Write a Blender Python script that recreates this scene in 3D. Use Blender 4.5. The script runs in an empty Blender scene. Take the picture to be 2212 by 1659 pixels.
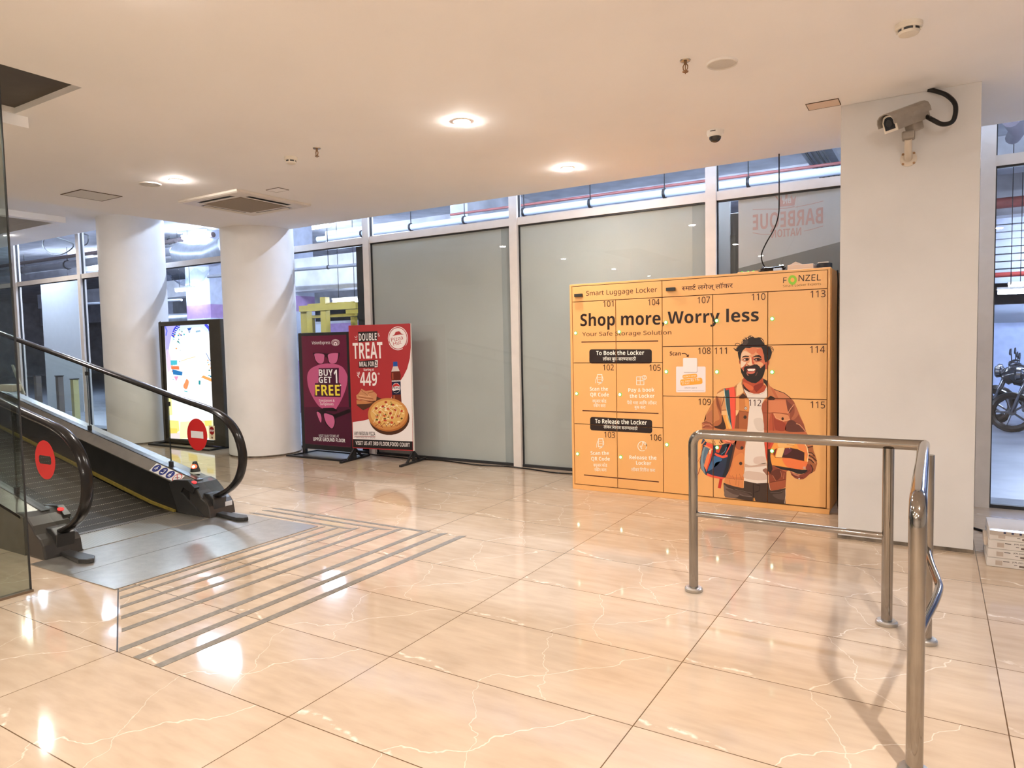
import bpy, bmesh, math, random
from mathutils import Vector, Matrix, Quaternion
from mathutils.geometry import tessellate_polygon
S = bpy.context.scene
C = S.collection
R = random.Random(7)

# ------------------------------------------------------------------ camera, world, exposure
cam = bpy.data.cameras.new('camera'); cam_o = bpy.data.objects.new('camera', cam); C.objects.link(cam_o)
cam.sensor_fit = 'HORIZONTAL'; cam.sensor_width = 36.0; cam.lens = 24.453
cam.clip_start = .05; cam.clip_end = 200
_right, _down, _fwd = ((0.854524, 0.519000, -0.020699), (0.013178, -0.061501, -0.998020), (-0.519245, 0.852559, -0.059393))
cam_o.matrix_world = Matrix(((_right[0], -_down[0], -_fwd[0], 3.3660), (_right[1], -_down[1], -_fwd[1], -1.7998), (_right[2], -_down[2], -_fwd[2], 1.4552), (0, 0, 0, 1)))
S.camera = cam_o
S.view_settings.view_transform = 'Standard'; S.view_settings.look = 'None'
S.view_settings.exposure = 1.82; S.view_settings.gamma = 1.0; S.view_settings.use_curve_mapping = False
w = bpy.data.worlds.new('world'); S.world = w; w.use_nodes = True
w.node_tree.nodes['Background'].inputs[0].default_value = (.55, .65, 1, 1); w.node_tree.nodes['Background'].inputs[1].default_value = .12
try:
    S.cycles.max_bounces = 8; S.cycles.diffuse_bounces = 4; S.cycles.glossy_bounces = 5; S.cycles.transparent_max_bounces = 16
    S.cycles.caustics_reflective = False; S.cycles.caustics_refractive = False; S.cycles.sample_clamp_indirect = 6; S.cycles.adaptive_threshold = .035
except Exception: pass
DOWN = 440.0     # emission of the warm ceiling downlights
TUBE = 120.0      # emission of the cool parking tubes
WARM = (1.0, .922, .85); COOL = (.68, .78, 1.0)

# ------------------------------------------------------------------ materials
def lin(h):
    h = h.lstrip('#'); v = [int(h[i:i+2], 16)/255 for i in (0, 2, 4)]
    return tuple(c/12.92 if c <= .04045 else ((c+.055)/1.055)**2.4 for c in v)
MC = {}
def mat(name, col, rough=.5, metal=0., spec=.5, emit=0., noise=0., nscale=8., bump=0., bscale=40., coat=0.):
    if name in MC: return MC[name]
    m = bpy.data.materials.new(name); m.use_nodes = True; t = m.node_tree; b = t.nodes['Principled BSDF']
    c = lin(col) if isinstance(col, str) else col
    b.inputs['Base Color'].default_value = (*c, 1); b.inputs['Roughness'].default_value = rough; b.inputs['Metallic'].default_value = metal
    b.inputs['Specular IOR Level'].default_value = spec; b.inputs['Coat Weight'].default_value = coat
    if emit:
        b.inputs['Emission Color'].default_value = (*c, 1); b.inputs['Emission Strength'].default_value = emit
    if noise or bump:
        tc = t.nodes.new('ShaderNodeTexCoord')
    if noise:
        n = t.nodes.new('ShaderNodeTexNoise'); n.inputs['Scale'].default_value = nscale; n.inputs['Detail'].default_value = 5
        t.links.new(tc.outputs['Object'], n.inputs['Vector'])
        r = t.nodes.new('ShaderNodeValToRGB'); r.color_ramp.elements[0].position = .3; r.color_ramp.elements[1].position = .7
        r.color_ramp.elements[0].color = (*[x*(1-noise) for x in c], 1); r.color_ramp.elements[1].color = (*[min(1, x*(1+noise*.6)) for x in c], 1)
        t.links.new(n.outputs['Fac'], r.inputs['Fac']); t.links.new(r.outputs['Color'], b.inputs['Base Color'])
    if bump:
        n2 = t.nodes.new('ShaderNodeTexNoise'); n2.inputs['Scale'].default_value = bscale; t.links.new(tc.outputs['Object'], n2.inputs['Vector'])
        bp = t.nodes.new('ShaderNodeBump'); bp.inputs['Strength'].default_value = bump; bp.inputs['Distance'].default_value = .02
        t.links.new(n2.outputs['Fac'], bp.inputs['Height']); t.links.new(bp.outputs['Normal'], b.inputs['Normal'])
    MC[name] = m; return m
def emat(name, col, s):
    if name in MC: return MC[name]
    m = bpy.data.materials.new(name); m.use_nodes = True; t = m.node_tree; t.nodes.clear()
    e = t.nodes.new('ShaderNodeEmission'); o = t.nodes.new('ShaderNodeOutputMaterial')
    e.inputs[0].default_value = (*(lin(col) if isinstance(col, str) else col), 1); e.inputs[1].default_value = s
    t.links.new(e.outputs[0], o.inputs[0]); MC[name] = m; return m
def glass(name, tint=(.93, .96, .97), ior=1.45, rough=0.):
    if name in MC: return MC[name]
    m = bpy.data.materials.new(name); m.use_nodes = True; t = m.node_tree; t.nodes.clear()
    o = t.nodes.new('ShaderNodeOutputMaterial'); mx = t.nodes.new('ShaderNodeMixShader'); f = t.nodes.new('ShaderNodeFresnel'); f.inputs[0].default_value = ior
    a = t.nodes.new('ShaderNodeBsdfTransparent'); a.inputs[0].default_value = (*tint, 1); g = t.nodes.new('ShaderNodeBsdfGlossy'); g.inputs['Roughness'].default_value = rough
    gm = t.nodes.new('ShaderNodeNewGeometry'); iv = t.nodes.new('ShaderNodeMath'); iv.operation = 'MULTIPLY_ADD'; iv.inputs[1].default_value = -1; iv.inputs[2].default_value = 1
    ml = t.nodes.new('ShaderNodeMath'); ml.operation = 'MULTIPLY'; t.links.new(gm.outputs['Backfacing'], iv.inputs[0]); t.links.new(iv.outputs[0], ml.inputs[0]); t.links.new(f.outputs[0], ml.inputs[1])
    t.links.new(ml.outputs[0], mx.inputs[0]); t.links.new(a.outputs[0], mx.inputs[1]); t.links.new(g.outputs[0], mx.inputs[2]); t.links.new(mx.outputs[0], o.inputs[0])
    MC[name] = m; return m
def floor_mat():
    m = bpy.data.materials.new('polished_marble_tile'); m.use_nodes = True; t = m.node_tree; N = t.nodes; L = t.links; b = N['Principled BSDF']
    def nd(ty, **k):
        n = N.new(ty)
        for a, v in k.items(): setattr(n, a, v)
        return n
    def ma(op, a, bb=None, c=None):
        n = nd('ShaderNodeMath', operation=op)
        for i, v in enumerate((a, bb, c)):
            if v is None: continue
            if isinstance(v, (int, float)): n.inputs[i].default_value = v
            else: L.new(v, n.inputs[i])
        return n.outputs[0]
    tc = nd('ShaderNodeTexCoord'); sp = nd('ShaderNodeSeparateXYZ'); L.new(tc.outputs['Object'], sp.inputs[0])
    TX, TY = 1.2043, .6
    u = ma('DIVIDE', sp.outputs[0], TX); v = ma('DIVIDE', sp.outputs[1], TY)
    iu = ma('FLOOR', u); iv = ma('FLOOR', v); fu = ma('SUBTRACT', u, iu); fv = ma('SUBTRACT', v, iv)
    def edge(f, size): return ma('MULTIPLY', ma('MINIMUM', f, ma('SUBTRACT', 1.0, f)), size)
    d = ma('MINIMUM', edge(fu, TX), edge(fv, TY)); grout = ma('LESS_THAN', d, .0022)
    # tile-local coordinate: the same vein slab, shifted a little per tile
    cx = nd('ShaderNodeCombineXYZ'); L.new(ma('MULTIPLY', fu, TX), cx.inputs[0]); L.new(ma('MULTIPLY', fv, TY), cx.inputs[1]); L.new(ma('MULTIPLY', ma('ADD', iu, ma('MULTIPLY', iv, 3.1)), .035), cx.inputs[2])
    n1 = nd('ShaderNodeTexNoise'); n1.inputs['Scale'].default_value = 3.2; n1.inputs['Detail'].default_value = 4; L.new(cx.outputs[0], n1.inputs['Vector'])
    dist = nd('ShaderNodeVectorMath', operation='MULTIPLY_ADD'); L.new(n1.outputs['Color'], dist.inputs[0]); dist.inputs[1].default_value = (.32, .32, .1); L.new(cx.outputs[0], dist.inputs[2])
    sd = nd('ShaderNodeSeparateXYZ'); L.new(dist.outputs[0], sd.inputs[0])
    def vein(a, bb, c, w):
        s = ma('ADD', ma('ADD', ma('MULTIPLY', sd.outputs[0], a), ma('MULTIPLY', sd.outputs[1], bb)), c)
        return ma('SUBTRACT', 1.0, ma('MINIMUM', ma('DIVIDE', ma('ABSOLUTE', s), w), 1.0))
    fine = nd('ShaderNodeTexNoise'); fine.inputs['Scale'].default_value = 26; fine.inputs['Detail'].default_value = 5; L.new(cx.outputs[0], fine.inputs['Vector'])
    brk = nd('ShaderNodeMapRange'); L.new(fine.outputs['Fac'], brk.inputs[0]); brk.inputs[1].default_value = .42; brk.inputs[2].default_value = .6
    v1 = ma('MULTIPLY', vein(.22, .97, -.27, .017), brk.outputs[0]); v2 = ma('MULTIPLY', vein(-.75, .66, .42, .0045), .8); v3 = ma('MULTIPLY', vein(.9, .5, -.98, .003), .6)
    vv = ma('MAXIMUM', v1, ma('MAXIMUM', v2, v3))
    n2 = nd('ShaderNodeTexNoise'); n2.inputs['Scale'].default_value = 2.2; n2.inputs['Detail'].default_value = 6; L.new(cx.outputs[0], n2.inputs['Vector'])
    n3 = nd('ShaderNodeTexNoise'); n3.inputs['Scale'].default_value = 9; n3.inputs['Detail'].default_value = 8; mp = nd('ShaderNodeMapping'); mp.inputs['Scale'].default_value = (.5, 2.2, 1); L.new(cx.outputs[0], mp.inputs[0]); L.new(mp.outputs[0], n3.inputs['Vector'])
    cr = nd('ShaderNodeValToRGB'); cr.color_ramp.elements[0].position = .32; cr.color_ramp.elements[1].position = .68
    cr.color_ramp.elements[0].color = (.49, .375, .272, 1); cr.color_ramp.elements[1].color = (.625, .498, .375, 1)
    L.new(ma('ADD', ma('MULTIPLY', n2.outputs['Fac'], .5), ma('MULTIPLY', n3.outputs['Fac'], .5)), cr.inputs[0])
    mx = nd('ShaderNodeMixRGB'); L.new(ma('MULTIPLY', vv, .95), mx.inputs[0]); L.new(cr.outputs[0], mx.inputs[1]); mx.inputs[2].default_value = (.88, .80, .69, 1)
    m2 = nd('ShaderNodeMixRGB'); L.new(grout, m2.inputs[0]); L.new(mx.outputs[0], m2.inputs[1]); m2.inputs[2].default_value = (.13, .075, .035, 1)
    L.new(m2.outputs[0], b.inputs['Base Color'])
    b.inputs['Roughness'].default_value = .07; b.inputs['Specular IOR Level'].default_value = .45
    nb = nd('ShaderNodeTexNoise'); nb.inputs['Scale'].default_value = 5; L.new(tc.outputs['Object'], nb.inputs['Vector'])
    bp = nd('ShaderNodeBump'); bp.inputs['Strength'].default_value = .012; bp.inputs['Distance'].default_value = .02; L.new(nb.outputs['Fac'], bp.inputs['Height']); L.new(bp.outputs[0], b.inputs['Normal'])
    return m
def stripe_mat(name, c0, c1, axis, period, duty=.5, rough=.4, metal=.8, axis2=None, period2=1, duty2=.1, c2=None, bump=.3):
    m = bpy.data.materials.new(name); m.use_nodes = True; t = m.node_tree; N = t.nodes; L = t.links; b = N['Principled BSDF']
    def ma(op, a, bb):
        n = N.new('ShaderNodeMath'); n.operation = op
        for i, v in enumerate((a, bb)):
            if isinstance(v, (int, float)): n.inputs[i].default_value = v
            else: L.new(v, n.inputs[i])
        return n.outputs[0]
    tc = N.new('ShaderNodeTexCoord'); sp = N.new('ShaderNodeSeparateXYZ'); L.new(tc.outputs['Object'], sp.inputs[0])
    s = ma('LESS_THAN', ma('FRACT', ma('DIVIDE', sp.outputs[axis], period), 0), duty)
    mx = N.new('ShaderNodeMixRGB'); L.new(s, mx.inputs[0]); mx.inputs[1].default_value = (*c0, 1); mx.inputs[2].default_value = (*c1, 1); out = mx.outputs[0]
    if axis2 is not None:
        s2 = ma('MULTIPLY', s, ma('LESS_THAN', ma('FRACT', ma('DIVIDE', sp.outputs[axis2], period2), 0), duty2))
        m2 = N.new('ShaderNodeMixRGB'); L.new(s2, m2.inputs[0]); L.new(out, m2.inputs[1]); m2.inputs[2].default_value = (*c2, 1); out = m2.outputs[0]
    L.new(out, b.inputs['Base Color']); b.inputs['Roughness'].default_value = rough; b.inputs['Metallic'].default_value = metal
    if bump:
        bp = N.new('ShaderNodeBump'); bp.inputs['Strength'].default_value = bump; bp.inputs['Distance'].default_value = .003; L.new(s, bp.inputs['Height']); L.new(bp.outputs[0], b.inputs['Normal'])
    return m
def frosted(name, col):
    m = bpy.data.materials.new(name); m.use_nodes = True; t = m.node_tree; N = t.nodes; L = t.links; N.clear()
    o = N.new('ShaderNodeOutputMaterial'); d = N.new('ShaderNodeBsdfDiffuse'); tr = N.new('ShaderNodeBsdfTranslucent'); mx = N.new('ShaderNodeMixShader'); mx.inputs[0].default_value = .14
    tc = N.new('ShaderNodeTexCoord'); no = N.new('ShaderNodeTexNoise'); no.inputs['Scale'].default_value = 1.6; no.inputs['Detail'].default_value = 4; L.new(tc.outputs['Object'], no.inputs['Vector'])
    r = N.new('ShaderNodeValToRGB'); r.color_ramp.elements[0].color = (*[c*.9 for c in col], 1); r.color_ramp.elements[1].color = (*[c*1.08 for c in col], 1); L.new(no.outputs['Fac'], r.inputs[0])
    L.new(r.outputs[0], d.inputs[0]); L.new(r.outputs[0], tr.inputs[0]); L.new(d.outputs[0], mx.inputs[1]); L.new(tr.outputs[0], mx.inputs[2]); L.new(mx.outputs[0], o.inputs[0])
    return m

# ------------------------------------------------------------------ mesh helpers
OFF = {}
class MB:
    def __init__(s): s.v = []; s.f = []; s.mi = []; s.sm = []
    def add(s, vs, fs, mi=0, sm=False):
        k = len(s.v); s.v += [tuple(p) for p in vs]; s.f += [tuple(i+k for i in f) for f in fs]; s.mi += [mi]*len(fs); s.sm += [sm]*len(fs); return s
    def box(s, x0, y0, z0, x1, y1, z1, mi=0):
        v = [(x, y, z) for x in (x0, x1) for y in (y0, y1) for z in (z0, z1)]
        return s.add(v, [(0, 1, 3, 2), (4, 6, 7, 5), (0, 4, 5, 1), (2, 3, 7, 6), (0, 2, 6, 4), (1, 5, 7, 3)], mi)
    def rbox(s, c, size, M=None, mi=0):
        a, b, d = [q/2 for q in size]; v = [Vector((x*a, y*b, z*d)) for x in (-1, 1) for y in (-1, 1) for z in (-1, 1)]
        if M is not None: v = [M @ p for p in v]
        v = [p+Vector(c) for p in v]
        return s.add(v, [(0, 1, 3, 2), (4, 6, 7, 5), (0, 4, 5, 1), (2, 3, 7, 6), (0, 2, 6, 4), (1, 5, 7, 3)], mi)
    def prism(s, poly, fn, mi=0, sm=False):
        # poly: 2d points; fn(p, side) with side 0/1 gives 3d
        n = len(poly); v = [fn(p, 0) for p in poly]+[fn(p, 1) for p in poly]
        tri = tessellate_polygon([[Vector((p[0], p[1], 0)) for p in poly]])
        fs = [tuple(t) for t in tri]+[tuple(n+i for i in reversed(t)) for t in tri]
        s.add(v, fs, mi); k = len(s.v)-2*n
        side = [(k+i, k+(i+1) % n, k+n+(i+1) % n, k+n+i) for i in range(n)]
        s.f += side; s.mi += [mi]*n; s.sm += [sm]*n; return s
    def tube(s, path, r, n=12, mi=0, closed=False, section=None, ref=None):
        P = [Vector(p) for p in path]; m = len(P); T = []
        for i in range(m):
            a = P[i-1] if (i > 0 or closed) else P[i]; b = P[(i+1) % m] if (i < m-1 or closed) else P[i]
            T.append((b-a).normalized())
        if ref is None:
            ref = Vector((0, 0, 1)) if abs(T[0].z) < .9 else Vector((0, 1, 0))
            nrm = (ref-T[0]*ref.dot(T[0])).normalized()
        vs = []; rr = r if isinstance(r, (list, tuple)) else [r]*m
        for i in range(m):
            if section is not None and isinstance(ref, Vector) and True:
                bi = ref.normalized(); nn = T[i].cross(bi).normalized()
                vs += [P[i]+bi*a+nn*b for a, b in section]
            else:
                if i: nrm = (nrm-T[i]*nrm.dot(T[i])).normalized()
                bi = T[i].cross(nrm)
                vs += [P[i]+(nrm*math.cos(2*math.pi*k/n)+bi*math.sin(2*math.pi*k/n))*rr[i] for k in range(n)]
        n = len(section) if section is not None else n
        fs = [(i*n+k, i*n+(k+1) % n, ((i+1) % m)*n+(k+1) % n, ((i+1) % m)*n+k) for i in range(m if closed else m-1) for k in range(n)]
        s.add(vs, fs, mi, True)
        if not closed:
            k0 = len(s.v)-m*n; s.f += [tuple(k0+k for k in reversed(range(n))), tuple(k0+(m-1)*n+k for k in range(n))]; s.mi += [mi]*2; s.sm += [False]*2
        return s
    def cyl(s, p0, p1, r, n=16, mi=0, r1=None):
        return s.tube([p0, p1], [r, r if r1 is None else r1], n, mi)
    def lathe(s, prof, c=(0, 0, 0), n=24, mi=0, axis='z', M=None):
        vs = []
        for r, z in prof:
            for k in range(n):
                a = 2*math.pi*k/n; p = Vector((r*math.cos(a), r*math.sin(a), z))
                if M is not None: p = M @ p
                vs.append(p+Vector(c))
        m = len(prof); fs = [(i*n+k, i*n+(k+1) % n, (i+1)*n+(k+1) % n, (i+1)*n+k) for i in range(m-1) for k in range(n)]
        s.add(vs, fs, mi, True)
        k0 = len(s.v)-m*n
        if prof[0][0] > 1e-6: s.f.append(tuple(k0+k for k in reversed(range(n)))); s.mi.append(mi); s.sm.append(False)
        if prof[-1][0] > 1e-6: s.f.append(tuple(k0+(m-1)*n+k for k in range(n))); s.mi.append(mi); s.sm.append(False)
        return s
    def build(s, name, m, parent=None, bevel=0., kind=None, label=None):
        me = bpy.data.meshes.new(name); off = OFF.get(parent.as_pointer(), Vector((0, 0, 0))) if parent else Vector((0, 0, 0))
        me.from_pydata([Vector(p)-off for p in s.v], [], s.f)
        for q in (m if isinstance(m, (list, tuple)) else [m]): me.materials.append(q)
        me.polygons.foreach_set('material_index', s.mi); me.polygons.foreach_set('use_smooth', s.sm)
        bm = bmesh.new(); bm.from_mesh(me); bmesh.ops.remove_doubles(bm, verts=bm.verts, dist=1e-6); bmesh.ops.recalc_face_normals(bm, faces=bm.faces)
        for e in bm.edges:
            if len(e.link_faces) == 2 and e.calc_face_angle(0) > .6: e.smooth = False
        bm.to_mesh(me); bm.free()
        o = bpy.data.objects.new(name, me); C.objects.link(o)
        if parent: o.parent = parent; OFF[o.as_pointer()] = off
        if bevel:
            b = o.modifiers.new('bevel', 'BEVEL'); b.width = bevel; b.segments = 2; b.limit_method = 'ANGLE'; b.angle_limit = .7
        if kind: o['kind'] = kind
        if label: o['label'] = label
        return o
def thing(name, label, cat, loc=(0, 0, 0), group=None, kind=None):
    o = bpy.data.objects.new(name, None); C.objects.link(o); o.location = loc; o.empty_display_size = .1
    OFF[o.as_pointer()] = Vector(loc)
    if label: o['label'] = label
    if cat: o['category'] = cat
    if group: o['group'] = group
    if kind: o['kind'] = kind
    return o
def tag(o, label, cat, group=None):
    o['label'] = label; o['category'] = cat
    if group: o['group'] = group
    return o
def copy_tree(o, parent=None):
    c = o.copy(); C.objects.link(c)
    if parent: c.parent = parent
    for ch in list(o.children): copy_tree(ch, c)
    return c
def fillet(pts, r, n=6):
    P = [Vector(p) for p in pts]; o = [P[0]]
    for i in range(1, len(P)-1):
        a = (P[i-1]-P[i]); b = (P[i+1]-P[i]); rr = min(r, a.length*.49, b.length*.49); a.normalize(); b.normalize()
        p0 = P[i]+a*rr; p1 = P[i]+b*rr
        for k in range(n+1):
            t = k/n; o.append((1-t)**2*p0+2*t*(1-t)*P[i]+t*t*p1)
    o.append(P[-1]); return o
def catmull(pts, n=4, closed=False):
    P = [Vector(p) for p in pts]; m = len(P); o = []
    for i in range(m if closed else m-1):
        p0 = P[(i-1) % m] if (closed or i > 0) else P[i]; p1 = P[i]; p2 = P[(i+1) % m]; p3 = P[(i+2) % m] if (closed or i < m-2) else p2
        for k in range(n):
            t = k/n; o.append(.5*((2*p1)+(p2-p0)*t+(2*p0-5*p1+4*p2-p3)*t*t+(3*p1-p0-3*p2+p3)*t**3))
    if not closed: o.append(P[-1])
    return o

# ------------------------------------------------------------------ flat printed artwork: polygons, strokes and lettering
TXT = {}
def sans(txt, bold):
    o = ''
    for ch in txt:
        n = ord(ch); b = 0 if not bold else 1
        if 48 <= n <= 57: n = (0x1D7E2, 0x1D7EC)[b]+n-48
        elif 65 <= n <= 90: n = (0x1D5A0, 0x1D5D4)[b]+n-65
        elif 97 <= n <= 122: n = (0x1D5BA, 0x1D5EE)[b]+n-97
        o += chr(n)
    return o
def glyphs(txt, off):
    k = (txt, off)
    if k in TXT: return TXT[k]
    c = bpy.data.curves.new('lettering', 'FONT'); c.body = txt; c.size = 1; c.offset = off; c.resolution_u = 3
    o = bpy.data.objects.new('lettering', c)
    me = bpy.data.meshes.new_from_object(o); me.calc_loop_triangles()
    tr = [[(me.vertices[i].co.x, me.vertices[i].co.y) for i in t.vertices] for t in me.loop_triangles]
    bpy.data.objects.remove(o); bpy.data.curves.remove(c); bpy.data.meshes.remove(me)
    TXT[k] = tr; return tr
def bbox(tr):
    xs = [p[0] for t in tr for p in t]; ys = [p[1] for t in tr for p in t]
    return min(xs), min(ys), max(xs), max(ys)
DEVA = {'@head': '~स|मा|^ट| |ल|गे|ज्| |लॉ|क|र', '@book': 'लॉ|क|र| |बु|क| |क|र|~ण|या|सा|ठी', '@rel': 'लॉ|क|र| |िर|ली|ज| |क|र|~ण|या|सा|ठी',
        '@qr': '~क|यू|आ|र| |को|ड', '@scan': '~स|कॅ|न| |क|रा', '@pay': 'पै|से| |भ|रा| |आ|िण| |लॉ|क|र', '@buk': 'बु|क| |क|रा', '@relk': 'लॉ|क|र| |िर|ली|ज| |क|रा'}
def clip_x(tr, xm):
    o = []
    for t in tr:
        q = [p for p in t]; r = []
        for i in range(len(q)):
            a = q[i]; b = q[(i+1) % len(q)]
            if a[0] <= xm: r.append(a)
            if (a[0] <= xm) != (b[0] <= xm):
                k = (xm-a[0])/(b[0]-a[0]); r.append((xm, a[1]+(b[1]-a[1])*k))
        for i in range(1, len(r)-1): o.append([r[0], r[i], r[i+1]])
    return o
def deva(key):
    x = 0; out = []
    for tk in DEVA[key].split('|'):
        if tk == ' ': x += .22; continue
        fl = tk[0] if tk[0] in '~^' else ''; g = glyphs(tk.lstrip('~^'), .006); base = tk.lstrip('~^')
        x0, y0, x1, y1 = bbox(glyphs(base[0] if base[0] != 'ि' else base, .006)); fx = bbox(g)
        lo = min(x0, fx[0]) if base[0] != 'ि' else fx[0]; hi = fx[2] if any(ch in base for ch in 'ाोॉीि') else x1
        lo = x0 if base[0] != 'ि' else lo
        if fl == '~': hi = lo+(hi-lo)*.70; g = clip_x(g, hi)
        out += [[(p[0]-lo+x, p[1]) for p in t] for t in g]
        if fl == '^':
            h = glyphs('े', .006); b = bbox(h); out += [[(x+.8*(hi-lo)-(p[0]-b[0]), p[1]) for p in t] for t in h]
        x += hi-lo-.012
    return out
def art_tris(items):
    out = []   # (layer, colour, tri)
    for it in items:
        if it[0] == 'p':
            _, l, c, sm, pts = it
            if sm: pts = [(v.x, v.y) for v in catmull([(a, b, 0) for a, b in pts], 4, True)]
            for t in tessellate_polygon([[Vector((a, b, 0)) for a, b in pts]]): out.append((l, c, [pts[i] for i in t]))
        elif it[0] == 's':
            _, l, c, w, pts = it; h = w/2
            P = [Vector((a, b)) for a, b in pts]; P = [p for i, p in enumerate(P) if i == 0 or (p-P[i-1]).length > 1e-5]
            cl = len(P) > 3 and (P[0]-P[-1]).length < 1e-3
            if cl: P = P[:-1]
            n = len(P); Lf, Rt = [], []
            for i in range(n):
                a = P[i]-P[i-1] if (i or cl) else P[1]-P[0]; b = P[(i+1) % n]-P[i] if (i < n-1 or cl) else P[n-1]-P[n-2]
                a = a.normalized(); b = b.normalized(); na = Vector((-a.y, a.x)); nb = Vector((-b.y, b.x)); m = na+nb
                m = na if m.length < .3 else m.normalized(); k = h/max(.45, m.dot(na))
                e = Vector((0, 0)) if cl else (-a*h*.4 if i == 0 else (b*h*.4 if i == n-1 else Vector((0, 0))))
                Lf.append(P[i]+m*k+e); Rt.append(P[i]-m*k+e)
            for i in range(n if cl else n-1):
                j = (i+1) % n; q = [tuple(Lf[i]), tuple(Rt[i]), tuple(Rt[j]), tuple(Lf[j])]
                out.append((l, c, [q[0], q[1], q[2]])); out.append((l, c, [q[0], q[2], q[3]]))
        else:
            _, l, c, txt, A, B, cap, bold = it
            off = 0
            if txt in DEVA: tr = deva(txt); ref = bbox(glyphs('क', .006)); hh = ref[3]
            else: tr = glyphs(sans(txt, bold > 1), off); hh = bbox(glyphs(sans('H', bold > 1), off)); hh = hh[3]-hh[1]
            x0, y0, x1, y1 = bbox(tr)
            if cap < 0: continue
            d = Vector((B[0]-A[0], B[1]-A[1])); L = d.length; d.normalize(); n = Vector((-d.y, d.x)); sx = L/(x1-x0); sy = cap/hh
            for t in tr:
                out.append((l, c, [(A[0]+d.x*(p[0]-x0)*sx+n.x*(p[1]+off)*sy, A[1]+d.y*(p[0]-x0)*sx+n.y*(p[1]+off)*sy) for p in t]))
    return out
def clip_rect(t, r):
    q = list(t)
    for ax, lim, sg in ((0, r[0], 1), (0, r[2], -1), (1, r[1], 1), (1, r[3], -1)):
        o = []
        for i in range(len(q)):
            a = q[i]; b = q[(i+1) % len(q)]; ia = (a[ax]-lim)*sg >= 0; ib = (b[ax]-lim)*sg >= 0
            if ia: o.append(a)
            if ia != ib:
                k = (lim-a[ax])/(b[ax]-a[ax]); o.append((a[0]+(b[0]-a[0])*k, a[1]+(b[1]-a[1])*k))
        q = o
        if len(q) < 3: return None
    return q
def pmat(c, emit=0): 
    if emit: return emat('backlit_print_'+c.strip('#'), c, emit)
    k = 'print_'+c.strip('#')
    return mat(k, tuple(min(.93, x*1.02) for x in lin(c)), .38, 0, .4)
def art_build(name, tris, fn, parent, rect=None, emit=0, label=None):
    mb = MB(); mats = []; idx = {}
    for l, c, t in tris:
        if rect is not None:
            xs = [p[0] for p in t]; ys = [p[1] for p in t]
            if max(xs) < rect[0] or min(xs) > rect[2] or max(ys) < rect[1] or min(ys) > rect[3]: continue
            if min(xs) < rect[0] or max(xs) > rect[2] or min(ys) < rect[1] or max(ys) > rect[3]:
                t = clip_rect(t, rect)
                if not t: continue
        if c not in idx: idx[c] = len(mats); mats.append(pmat(c, emit))
        mb.add([fn(p[0], p[1], l) for p in t], [tuple(range(len(t)))], idx[c])
    if not mb.f: return None
    me = bpy.data.meshes.new(name); off = OFF.get(parent.as_pointer(), Vector((0, 0, 0)))
    me.from_pydata([Vector(p)-off for p in mb.v], [], mb.f)
    for q in mats: me.materials.append(q)
    me.polygons.foreach_set('material_index', mb.mi)
    o = bpy.data.objects.new(name, me); C.objects.link(o); o.parent = parent; OFF[o.as_pointer()] = off
    if label: o['label'] = label
    return o

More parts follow.
